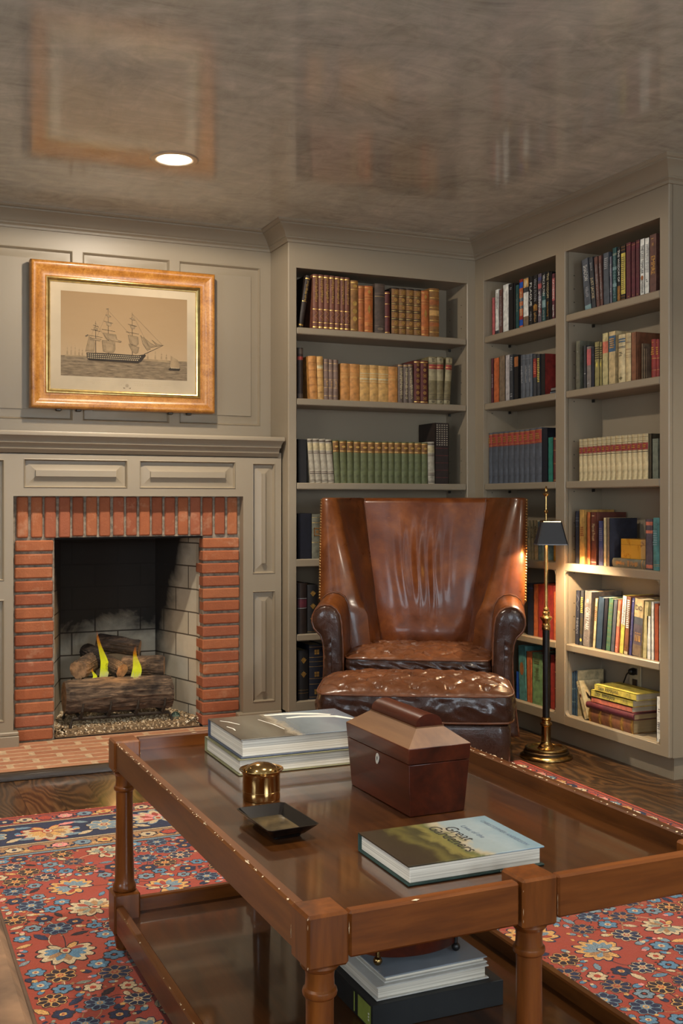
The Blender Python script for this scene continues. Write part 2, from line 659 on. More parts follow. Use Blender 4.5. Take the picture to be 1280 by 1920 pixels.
# ================================================================== SETTING
# floor
struct(MB().box(XW0 - .1, XW1 + .2, YW0 - .1, YW1 + .12, -.08, 0).build('floor', FLOOR, smooth=0))

# ceiling with holes for the recessed lights
HOLES = [(1.08, 4.11), (-.35, 4.11), (-.35, 1.75), (1.08, 1.75), (2.42, 1.70)]
HR = .072


def ceiling_mesh():
    mb = MB()
    xs = [XW0 - .1, -1.1, .35, 1.75, XW1 + .2]
    ys = [YW0 - .1, 3.0, YW1 + .12]
    holes = {(1, 1): HOLES[1], (2, 1): HOLES[0], (1, 0): HOLES[2], (2, 0): HOLES[3], (3, 0): HOLES[4]}
    for i in range(4):
        for j in range(2):
            x0, x1, y0, y1 = xs[i], xs[i + 1], ys[j], ys[j + 1]
            if (i, j) not in holes:
                mb.add([(x0, y0, H), (x1, y0, H), (x1, y1, H), (x0, y1, H)], [(0, 1, 2, 3)])
                continue
            cx, cy = holes[(i, j)]
            n = 40
            inner = [(cx + HR * cos(2 * pi * k / n), cy + HR * sin(2 * pi * k / n), H) for k in range(n)]
            outer = []
            for k in range(n):
                a = 2 * pi * k / n
                d = Vector((cos(a), sin(a)))
                ts = []
                if abs(d.x) > 1e-6:
                    ts.append(((x1 if d.x > 0 else x0) - cx) / d.x)
                if abs(d.y) > 1e-6:
                    ts.append(((y1 if d.y > 0 else y0) - cy) / d.y)
                tt = min(ts)
                outer.append((cx + d.x * tt, cy + d.y * tt, H))
            vs = inner + outer
            fs = []
            for k in range(n):
                k2 = (k + 1) % n
                fs.append((k, k2, n + k2, n + k))
            # corners
            base = len(vs)
            cs = [(x0, y0, H), (x1, y0, H), (x1, y1, H), (x0, y1, H)]
            vs += cs
            for ci, (px, py, _) in enumerate(cs):
                ac = atan2(py - cy, px - cx) % (2 * pi)
                k = int(ac / (2 * pi / n)) % n
                fs.append((n + k, n + (k + 1) % n, base + ci))
            mb.add(vs, fs)
    return mb


o = ceiling_mesh().build('ceiling', CEIL, smooth=0)
struct(o)
struct(MB().box(XW0 - .1, XW1 + .2, YW0 - .1, YW1 + .12, H + .16, H + .2).build('ceiling_deck', PAINT, smooth=0))

# walls (back wall keeps an opening for the firebox)
FBX0, FBX1, FBZ = .75, 1.438, .93
YB = 5.086
mb = MB()
mb.box(XW0 - .1, FBX0 - .03, YB, YB + .1, 0, H)
mb.box(FBX1 + .03, XW1 + .2, YB, YB + .1, 0, H)
mb.box(FBX0 - .03, FBX1 + .03, YB, YB + .1, FBZ + .05, H)
struct(mb.build('wall_back', PAINT, smooth=0))
struct(MB().box(XW1, XW1 + .1, YW0 - .1, YB, 0, H).build('wall_right', PAINT, smooth=0))


def wall_with_windows(name, horiz, a0, a1, fixed, thick, holes):
    mb = MB()

    def bx(u0, u1, z0, z1):
        if horiz:
            mb.box(u0, u1, fixed - thick, fixed, z0, z1)
        else:
            mb.box(fixed - thick, fixed, u0, u1, z0, z1)
    u = a0
    for h0, h1 in holes:
        bx(u, h0, 0, H)
        bx(h0, h1, 0, WZ0)
        bx(h0, h1, WZ1, H)
        u = h1
    bx(u, a1, 0, H)
    return struct(mb.build(name, PAINT, smooth=0))


wall_with_windows('wall_front', True, XW0 - .1, XW1, YW0, .12, [(-1.25, -.15), (1.15, 2.25)])
wall_with_windows('wall_left', False, YW0 - .12, YB, XW0, .12, [(.2, 1.5)])
GLASS = NT('window_glass')
GLASS.b.inputs['Transmission Weight'].default_value = 1.0
GLASS.b.inputs['IOR'].default_value = 1.45
GLASS.set(color=(1, 1, 1, 1), rough=0.0)
for i, (wall, u0, u1) in enumerate(WINDOWS):
    mb = MB()
    fw = .05
    um, zm = (u0 + u1) / 2, (WZ0 + WZ1) / 2
    parts = [(u0, u0 + fw, WZ0, WZ1), (u1 - fw, u1, WZ0, WZ1), (u0, u1, WZ0, WZ0 + fw), (u0, u1, WZ1 - fw, WZ1), (um - .015, um + .015, WZ0, WZ1), (u0, u1, zm - .02, zm + .02)]
    for a, b, c, d in parts:
        if wall == 'front':
            mb.box(a, b, YW0 - .07, YW0 - .02, c, d)
        else:
            mb.box(XW0 - .07, XW0 - .02, a, b, c, d)
    if wall == 'front':
        mb.box(u0 + .02, u1 - .02, YW0 - .048, YW0 - .042, WZ0 + .02, WZ1 - .02, 1)
    else:
        mb.box(XW0 - .048, XW0 - .042, u0 + .02, u1 - .02, WZ0 + .02, WZ1 - .02, 1)
    w = struct(mb.build('window_%d' % (i + 1), [PAINT, GLASS], smooth=0))

# wall panelling above the mantel: stiles and rails proud of the wall
PX = [(.442, .854), (.899, 1.309), (1.355, 1.766)]
PZ0, PZ1 = 1.469, 2.25
SX0, SX1 = .386, 1.822
mb = MB()
YP = YW1
mb.box(SX0, SX1, YP, YB, 1.30, PZ0)
mb.box(SX0, SX1, YP, YB, PZ1, 2.36)
ed = [SX0, PX[0][0], PX[0][1], PX[1][0], PX[1][1], PX[2][0], PX[2][1], SX1]
for i in range(0, 8, 2):
    mb.box(ed[i], ed[i + 1], YP, YB, PZ0, PZ1)


def raised_panel(mb, x0, x1, z0, z1, y, bevel=.045, depth=.014, field=.001, lip=.010):
    """frame moulding, sunk margin, bevel and raised field; faces -Y"""
    seq = [(0, y - .001), (.003, y - .003), (lip * .7, y + depth * .35), (lip, y + depth), (lip + .003, y + depth), (lip + .003 + bevel, y + .004), (lip + .004 + bevel, y - field)]
    rings = []
    for ins, yy in seq:
        rings.append([(x0 + ins, yy, z0 + ins), (x1 - ins, yy, z0 + ins), (x1 - ins, yy, z1 - ins), (x0 + ins, yy, z1 - ins)])
    return mb.loft(rings, 0, True, False).add(rings[-1], [(0, 1, 2, 3)])


for x0, x1 in PX:
    raised_panel(mb, x0, x1, PZ0, PZ1, YP, .034, .013, .0, .010)
struct(mb.build('trim_1', PAINT, smooth=25))

# crown moulding
CROWN = [(0, H), (0, H - .092), (.007, H - .092), (.009, H - .086), (.009, H - .082), (.014, H - .076), (.019, H - .074), (.019, H - .068), (.022, H - .066),
         (.026, H - .058), (.034, H - .046), (.045, H - .034), (.057, H - .024), (.064, H - .020), (.064, H - .014), (.070, H - .012), (.074, H - .008), (.078, H - .004), (.078, H)]
BCY, BCX = 4.825, 2.846       # front planes of the two bookcases
REND = 3.353
mb = MB()
sweep(mb, [(XW0, YP), (SX1, YP), (SX1, BCY), (BCX, BCY), (BCX, REND), (XW1, REND), (XW1, YW0), (XW0, YW0), (XW0, YP - .001)], CROWN)
struct(mb.build('trim_2', PAINT, smooth=30))
# baseboards
BASEP = [(0, 0), (.016, 0), (.016, .09), (.012, .1), (.006, .112), (0, .115)]
mb = MB()
sweep(mb, [(XW1, REND), (XW1, YW0), (XW0, YW0), (XW0, YB), (.386, YB)], BASEP)
struct(mb.build('baseboard_right', PAINT, smooth=30))

# ================================================================== RECESSED LIGHTS
LENS = NT('lit_lens')
LENS.b.inputs['Emission Color'].default_value = (1.0, .90, .74, 1)
LENS.b.inputs['Emission Strength'].default_value = 26
LENS.set(color=(240, 236, 226), rough=.4)
TRIMM = simple('nickel_trim_ring', (196, 186, 170), .3, .6, var=.04)
CONE = simple('satin_reflector', (224, 216, 202), .28, .5, var=.03)
places = ['over the fireplace', 'unseen, ahead of left wall', 'unseen, behind the sofa', 'unseen, above the table', 'unseen, near the right wall']
for (x, y), w, watts in zip(HOLES, places, DOWNLIGHT_W):
    t = thing('recessed_ceiling_light', 'lit round recessed downlight with metal trim ring, in the ceiling ' + w, 'ceiling light', (x, y, H), 0, 'recessed ceiling lights')
    MB().lathe([(.066, .004), (.066, -.002), (.074, -.005), (.090, -.004), (.095, 0), (.095, .001)], 40, cap=False).build('trim_ring', TRIMM, t)
    MB().lathe([(.066, -.002), (.062, .02), (.054, .06), (.050, .085)], 40, cap=False).build('reflector', CONE, t)
    MB().lathe([(.0505, .084), (.046, .072), (.036, .060), (.02, .053), (.001, .05)], 32, cap=False).build('lens', LENS, t)
    l = bpy.data.lights.new('downlight_bulb', 'SPOT')
    l.energy = watts
    l.color = DOWNLIGHT_RGB
    l.spot_size = radians(178)
    l.spot_blend = .12
    l.shadow_soft_size = .035
    lo = bpy.data.objects.new('downlight_bulb', l)
    lo.location = (x, y, H - .012)
    if (x, y) != HOLES[0]:          # added unseen lights, beams narrowed to stay off the bookcases
        l.spot_size = radians(150 if x > 2 else 104)
        l.spot_blend = .8
    else:
        f_ = bpy.data.lights.new('downlight_flood', 'SPOT')
        f_.energy = FLOOD_W
        f_.color = DOWNLIGHT_RGB
        f_.spot_size = radians(104)
        f_.spot_blend = .6
        f_.shadow_soft_size = .035
        fo = bpy.data.objects.new('downlight_flood', f_)
        fo.location = (x, y, H - .012)
        COL.objects.link(fo)
    COL.objects.link(lo)

# ================================================================== FIREPLACE
YS, YBR = 4.90, 4.945
fp = thing('fireplace', 'painted panelled fireplace with red brick facing and open firebox', 'fireplace', (1.10, YS, 0))
XL, XR, OX0, OX1 = .386, 1.814, .571, 1.622
# surround: pilasters and frieze board
PILX = [(.4185, .533), (1.6677, 1.7824)]
PILZ = [(.138, .669), (.751, 1.279)]
FRX = [(.6145, 1.0706), (1.1258, 1.584)]
FRZ = (1.156, 1.2846)
mb = MB()


def board_with_holes(mb, x0, x1, z0, z1, holes, y0, y1):
    xs = sorted({x0, x1, *[h[0] for h in holes], *[h[1] for h in holes]})
    zs = sorted({z0, z1, *[h[2] for h in holes], *[h[3] for h in holes]})
    for i in range(len(xs) - 1):
        for j in range(len(zs) - 1):
            cx, cz = (xs[i] + xs[i + 1]) / 2, (zs[j] + zs[j + 1]) / 2
            if any(h[0] < cx < h[1] and h[2] < cz < h[3] for h in holes):
                continue
            a, b, c, d = xs[i], xs[i + 1], zs[j], zs[j + 1]
            mb.add([(a, y0, c), (b, y0, c), (b, y0, d), (a, y0, d)], [(0, 1, 2, 3)])


pil_h = [(a, b, c, d) for a, b in PILX for c, d in PILZ]
fr_h = [(a, b, FRZ[0], FRZ[1]) for a, b in FRX]
board_with_holes(mb, XL, OX0, 0, 1.33, [h for h in pil_h if h[0] < 1], YS, YS)
board_with_holes(mb, OX1, XR, 0, 1.33, [h for h in pil_h if h[0] > 1], YS, YS)
board_with_holes(mb, OX0, OX1, 1.12, 1.33, fr_h, YS, YS)
# returns of the opening and the outer ends
for x in (OX0, OX1):
    mb.add([(x, YS, 0), (x, YB, 0), (x, YB, 1.12), (x, YS, 1.12)], [(0, 1, 2, 3)])
mb.add([(OX0, YS, 1.12), (OX1, YS, 1.12), (OX1, YB, 1.12), (OX0, YB, 1.12)], [(0, 1, 2, 3)])
for x in (XL, XR):
    mb.add([(x, YS, 0), (x, YB, 0), (x, YB, 1.33), (x, YS, 1.33)], [(0, 1, 2, 3)])
mb.build('surround', PAINT, fp, True, smooth=0)
for a, b, c, d in pil_h:
    raised_panel(MB(), a, b, c, d, YS, .036, .016, .002, .009).build('pilaster_panel', PAINT, fp, True, smooth=20)
for a, b, c, d in fr_h:
    raised_panel(MB(), a, b, c, d, YS, .038, .016, .004, .009).build('frieze_panel', PAINT, fp, True, smooth=20)
for a, b in ((XL - .004, OX0 + .022), (OX1 - .026, XR)):
    mb = MB()
    mb.box(a, b, YS - .022, YS + .04, 0, .075, 0, .002)
    mb.box(a, b, YS - .014, YS + .04, .075, .092, 0, .004)
    mb.build('plinth', PAINT, fp, True)
# mantel shelf: stepped mouldings
MZ = 1.403
prof = [(YB, MZ), (4.735, MZ), (4.730, MZ - .003), (4.728, MZ - .010), (4.730, MZ - .018), (4.736, MZ - .020), (4.752, MZ - .022), (4.775, MZ - .031), (4.790, MZ - .040),
        (4.792, MZ - .043), (4.796, MZ - .050), (4.802, MZ - .052), (4.822, MZ - .057), (4.838, MZ - .066), (4.842, MZ - .070), (4.846, MZ - .076), (4.852, MZ - .078), (4.872, MZ - .086), (4.90, MZ - .094), (4.90, MZ - .097), (YB, MZ - .097)]
mb = MB()
rings = []
prof = [(y if y > 4.9 else 4.90 - (4.90 - y) * .32, z) for y, z in prof]
for sgn, xe in ((-1, .392), (1, 1.812)):
    rings.append([(xe - sgn * min(.03, max(0, y - 4.845)) * .5, y, z) for y, z in prof])
mb.loft(rings, 0, True, True)
mb.build('mantel_shelf', PAINT, fp, True, smooth=28)

# brick facing
random.seed(4)
mb = MB()
jit = lambda s: random.uniform(-s, s)


def brick(x0, x1, y0, y1, z0, z1):
    M = Matrix.Translation((jit(.0015), jit(.002), jit(.001)))
    mb.box(x0, x1, y0, y1, z0, z1, 0, .005, M)


pitch = .0598
for k in range(15):
    z0 = .032 + k * pitch
    brick(.583, FBX0 - .001 + jit(.003), YBR, 5.06, z0 + .006, z0 + pitch - .006)
    brick(FBX1 + jit(.003), 1.618, YBR, 5.06, z0 + .006, z0 + pitch - .006)
n = 17
wv = (1.615 - .585) / n
for k in range(n):
    x0 = .585 + k * wv
    brick(x0 + .006, x0 + wv - .006, YBR, 5.06, .937 + jit(.003), 1.118)
# mortar bed behind
mb.box(.576, FBX0 + .004, YBR + .012, 5.08, .03, 1.12, 1)
mb.box(FBX1 + .004, OX1, YBR + .012, 5.08, .03, 1.12, 1)
mb.box(FBX0, FBX1 + .01, YBR + .012, 5.08, .934, 1.12, 1)
mb.build('brick_facing', [BRICK, MORTAR], fp, True)
# steel lintel
MB().box(FBX0, FBX1, YBR + .02, 5.08, .925, .933).build('lintel', SOOT, fp, True)

# firebox shell
YF0, YF1 = 5.06, 5.44
BX0, BX1 = .86, 1.328
mb = MB()
mb.box(BX0 - .1, BX1 + .1, YF1, YF1 + .05, 0, 1.25)
mb.build('firebox_back', FIREBACK, fp, True, smooth=0)
for x0, x1 in ((FBX0, BX0), (FBX1, BX1)):
    s = -1 if x0 < 1 else 1
    ps = [(x0, YBR + .07), (x0, YF0), (x1, YF1 + .01), (x1 + s * .05, YF1 + .01), (x0 + s * .05, YF0), (x0 + s * .02, YBR + .07)]
    MB().prism(ps, lambda a, b, d: (a, b, d), .03, 1.25).build('firebox_side', FIRESIDE, fp, True, smooth=0)
MB().box(FBX0 - .05, FBX1 + .05, YBR + .07, YF1 + .05, 1.22, 1.26).build('firebox_throat', SOOT, fp, True, smooth=0)
MB().box(FBX0 - .05, FBX1 + .05, YBR + .02, YF1 + .05, -.02, .034).build('firebox_floor', SOOT, fp, True, smooth=0)

# brick hearth, flush bricks with a dark wood edging
mb = MB()
HX0, HX1, HY0, HY1 = .20, 1.812, 4.425, YBR + .07
z = .03
rowh = (HY1 - HY0) / 9
for r in range(9):
    y0 = HY0 + r * rowh
    x = HX0 - (.11 if r % 2 else 0)
    while x < HX1:
        a, b = max(x, HX0), min(x + .205, HX1)
        if b - a > .02:
            M = Matrix.Translation((0, jit(.001), jit(.0006)))
            mb.box(a + .006, b - .006, y0 + .005, y0 + rowh - .005, .008, z, 0, .003, M)
        x += .215
mb.box(HX0, HX1, HY0, HY1, .001, z - .0007, 1)
HMORTAR = simple('pale_hearth_mortar', (178, 150, 118), .9, var=.12, scale=50)
h_o = mb.build('hearth', [HEARTHBRICK, HMORTAR], fp, True)
EDGE = wood('edging_wood', (34, 24, 15), (58, 42, 26), (84, 62, 40), 'x', .35, .3)
mb = MB()
mb.prism([(HY0, .002), (HY0, .031), (HY0 - .006, .034), (HY0 - .018, .031), (HY0 - .028, .018), (HY0 - .03, .002)], lambda a, b, d: (d, a, b), HX0 - .03, HX1)
mb.build('hearth_edging', EDGE, fp, True)

# lava gravel on the firebox floor
random.seed(11)
mb = MB()
for k in range(5200):
    u, v = random.random(), random.random() ** .8
    y = YBR + .018 + v * .44
    xl, xr = FBX0 + max(0, y - YF0) * .28 + .008, FBX1 - max(0, y - YF0) * .28 - .008
    x = xl + (xr - xl) * u
    zz = .040 + .024 * min(1, (y - 4.97) / .05 if y > 4.97 else 0) + random.random() * .006
    r = random.uniform(.0035, .0075)
    q = Matrix.Translation((x, y, zz)) @ Matrix.Rotation(random.random() * 6, 4, 'X') @ Matrix.Rotation(random.random() * 6, 4, 'Z')
    vs = [q @ Vector(p) for p in ((r, r * .3, -r * .4), (-r, r * .5, -r * .2), (.1 * r, -r, -r * .3), (0, r * .1, r * .8))]
    mb.add(vs, [(0, 1, 2), (0, 1, 3), (1, 2, 3), (0, 2, 3)])
mb.box(FBX0 + .01, FBX1 - .01, YBR + .022, 5.06, .0345, .040)
mb.box(BX0 - .05, BX1 + .05, 5.0, 5.38, .0345, .062)
t = NT('vermiculite')
g = t.n('ShaderNodeNewGeometry')
c = t.ramp(g.outputs['Random Per Island'], [(0, (104, 80, 54)), (.4, (172, 144, 106)), (.8, (212, 186, 146)), (1, (240, 224, 194))])
GRAV = t.set(color=c, rough=.7)
o = mb.build('gravel', GRAV, smooth=0)
o['kind'] = 'stuff'
tag(o, 'tan lava gravel spread over the firebox floor', 'gravel')

# grate
gr = thing('fire_grate', 'black wrought iron grate holding the logs in the firebox', 'fire grate', (1.07, 5.12, .04))
GY0, GY1, GZ = -.11, .13, .060
mb = MB()
for y in (GY0 + .02, GY1 - .02):
    mb.tube([(-.235, y - .02, -.005), (-.235, y - .015, .03), (-.225, y, GZ), (.225, y, GZ), (.235, y - .015, .03), (.237, y - .02, -.005)], .0075, 8)
mb.build('rail', IRON, gr)
for k in range(4):
    x = -.19 + k * .127
    MB().tube([(x, GY1, GZ + .01), (x, GY0 + .03, GZ + .008), (x, GY0 - .005, GZ + .012), (x + .004, GY0 - .02, GZ + .04), (x + .010, GY0 - .018, GZ + .075)], [.008, .008, .008, .007, .005], 8).build('grate_bar', IRON, gr)


def mk_bark(name, cols):
    t = NT(name)
    a = t.noise(t.mapped((7, 40, 40)), 1.3, 5, .7, 1.0)
    b = t.noise(t.obj(), 9, 3, .6)
    c = t.ramp(a, [(.32, cols[0]), (.5, cols[1]), (.66, cols[2])])
    ch = t.ramp(b, [(.5, (0, 0, 0)), (.68, (255, 255, 255))])
    c = t.mix(t.math('MULTIPLY', ch, .75), c, (26, 21, 19))
    t.bump(a, .8, .012)
    return t.set(color=c, rough=.9)


BARK = mk_bark('bark', [(40, 32, 26), (92, 74, 58), (136, 112, 88)])
CHAR = mk_bark('charred_bark', [(18, 15, 14), (44, 36, 32), (84, 68, 56)])
CUT = simple('sawn_log_end', (150, 116, 82), .9, var=.3, scale=40, bump=.3)


def log(name_label, p0, p1, r, mat, seed, group='gas fire logs'):
    p0, p1 = Vector(p0), Vector(p1)
    mid = (p0 + p1) / 2
    L = (p1 - p0).length
    d = (p1 - p0).normalized()
    o = thing('log', name_label, 'log', mid, 0, group)
    mb = MB()
    N, K = 64, 56
    rings = []
    for i in range(K + 1):
        u = i / K
        ring = []
        for k in range(N):
            a = 2 * pi * k / N
            q = Vector((u * L * 5 + seed * 3, cos(a) * 4.2, sin(a) * 4.2))
            n1 = noise.noise(Vector((q.x * .5, q.y * 2.2, q.z * 2.2)))
            n2 = noise.noise(Vector((q.x * 2.0, q.y * 6, q.z * 6)))
            n3 = noise.noise(Vector((u * 3 + seed, cos(a) * .8, sin(a) * .8)))
            n4 = abs(noise.noise(Vector((q.x * 1.2, q.y * 3.2 + 9, q.z * 3.2))))
            rr = r * (1.03 + .08 * n1 + .07 * n2 + .12 * n3 - .22 * max(0, .28 - n4))
            if u < .03 or u > .97:
                rr *= .94
            ring.append((u * L - L / 2, rr * cos(a), rr * sin(a)))
        rings.append(ring)
    mb.loft(rings, 0, True, False)
    R = Vector((1, 0, 0)).rotation_difference(d).to_matrix().to_4x4()
    mb.build('bark', mat, o, smooth=60, xform=R)
    for s in (-1, 1):
        ring = rings[0 if s < 0 else -1]
        MB().loft([[(p[0] + 0, p[1] * f, p[2] * f) for p in ring] for f in (1, .97, .5, .02)], 0, True, False).build('cut_end', CUT, o, xform=R)
    return o


log('thick bark-covered log lying lowest across the front of the grate', (.815, 5.075, .198), (1.315, 5.08, .190), .075, BARK, 1)
log('short log with pale sawn end resting at left above the front log', (.885, 5.10, .312), (.99, 5.26, .335), .043, BARK, 2)
log('log with pale bark resting at right above the front log', (1.11, 5.20, .305), (1.30, 5.135, .305), .046, BARK, 3)
log('charred log lying across the top at the back', (1.01, 5.30, .415), (1.20, 5.22, .385), .040, CHAR, 4)
log('charred log leaning from the back onto the middle of the front log', (.955, 5.31, .375), (1.085, 5.08, .300), .036, CHAR, 5)

# flames
FL = NT('gas_flame')
FL.t.nodes.remove(FL.b)
sep = FL.n('ShaderNodeSeparateXYZ')
tc = FL.n('ShaderNodeTexCoord')
FL.l(tc.outputs['Generated'], sep.inputs[0])
nz = FL.n('ShaderNodeTexNoise')
nz.inputs['Scale'].default_value = 6
FL.l(tc.outputs['Generated'], nz.inputs['Vector'])
hh = FL.math('ADD', sep.outputs['Z'], FL.math('MULTIPLY', FL.math('SUBTRACT', nz.outputs['Fac'], .5), .4))
col = FL.ramp(hh, [(.0, (236, 226, 150)), (.18, (206, 206, 40)), (.55, (196, 186, 20)), (.78, (214, 120, 24)), (1, (150, 60, 14))])
em = FL.n('ShaderNodeEmission')
FL.l(col, em.inputs['Color'])
em.inputs['Strength'].default_value = .85
tr = FL.n('ShaderNodeBsdfTransparent')
mxs = FL.n('ShaderNodeMixShader')
al = FL.ramp(hh, [(.0, (110, 110, 110)), (.3, (176, 176, 176)), (.7, (130, 130, 130)), (1, (10, 10, 10))])
FL.l(al, mxs.inputs['Fac'])
FL.l(tr.outputs[0], mxs.inputs[1])
FL.l(em.outputs[0], mxs.inputs[2])
FL.l(mxs.outputs[0], FL.t.nodes['Material Output'].inputs['Surface'])


def flame(label, x, y, z, h, w, lean, group='gas flames'):
    mb = MB()
    n, K = 14, 18
    rings = []
    for i in range(K + 1):
        u = i / K
        r = w * (1 - u) ** .8 * (.75 + .25 * sin(pi * min(1, u * 1.6))) + .0006
        cx = lean * u * u + .006 * sin(u * 6)
        rings.append([(cx + r * cos(2 * pi * k / n) * (1 + .2 * sin(3 * 2 * pi * k / n + u * 5)), .5 * r * sin(2 * pi * k / n), u * h) for k in range(n)])
    mb.loft(rings, 0, True, False)
    o = mb.build('gas_flame', FL.mat, smooth=60)
    o.location = (x, y, z)
    tag(o, label, 'flame', group)


flame('tall yellow flame rising between the logs at left', 1.005, 5.12, .262, .235, .023, -.030)
flame('small flame licking beside the short left log', .955, 5.10, .262, .06, .011, 0)
flame('broad yellow flame rising in front of the right log', 1.145, 5.075, .258, .165, .026, .008)
l = bpy.data.lights.new('fire_glow', 'POINT')
l.energy = FLAME_W
l.color = (1, .55, .18)
l.shadow_soft_size = .04
lo = bpy.data.objects.new('fire_glow', l)
lo.location = (1.06, 5.05, .36)
COL.objects.link(lo)
# gas valve cap
t = thing('gas_valve_cap', 'small dark green round valve cap on the gravel at right', 'valve', (1.332, 5.05, .072))
GREENV = simple('green_enamel', (40, 62, 46), .4, .2)
MB().lathe([(.001, 0), (.020, 0), (.022, .003), (.022, .008), (.017, .009), (.016, .006), (.001, .006)], 24).build('cap_ring', GREENV, t, xform=Matrix.Rotation(radians(68), 4, 'X'))
mb = MB()
mb.box(-.016, .016, -.002, .002, .006, .010)
mb.box(-.002, .002, -.016, .016, .006, .010)
mb.build('cap_cross', simple('pale_green_enamel', (96, 112, 90), .5), t, xform=Matrix.Rotation(radians(68), 4, 'X'))

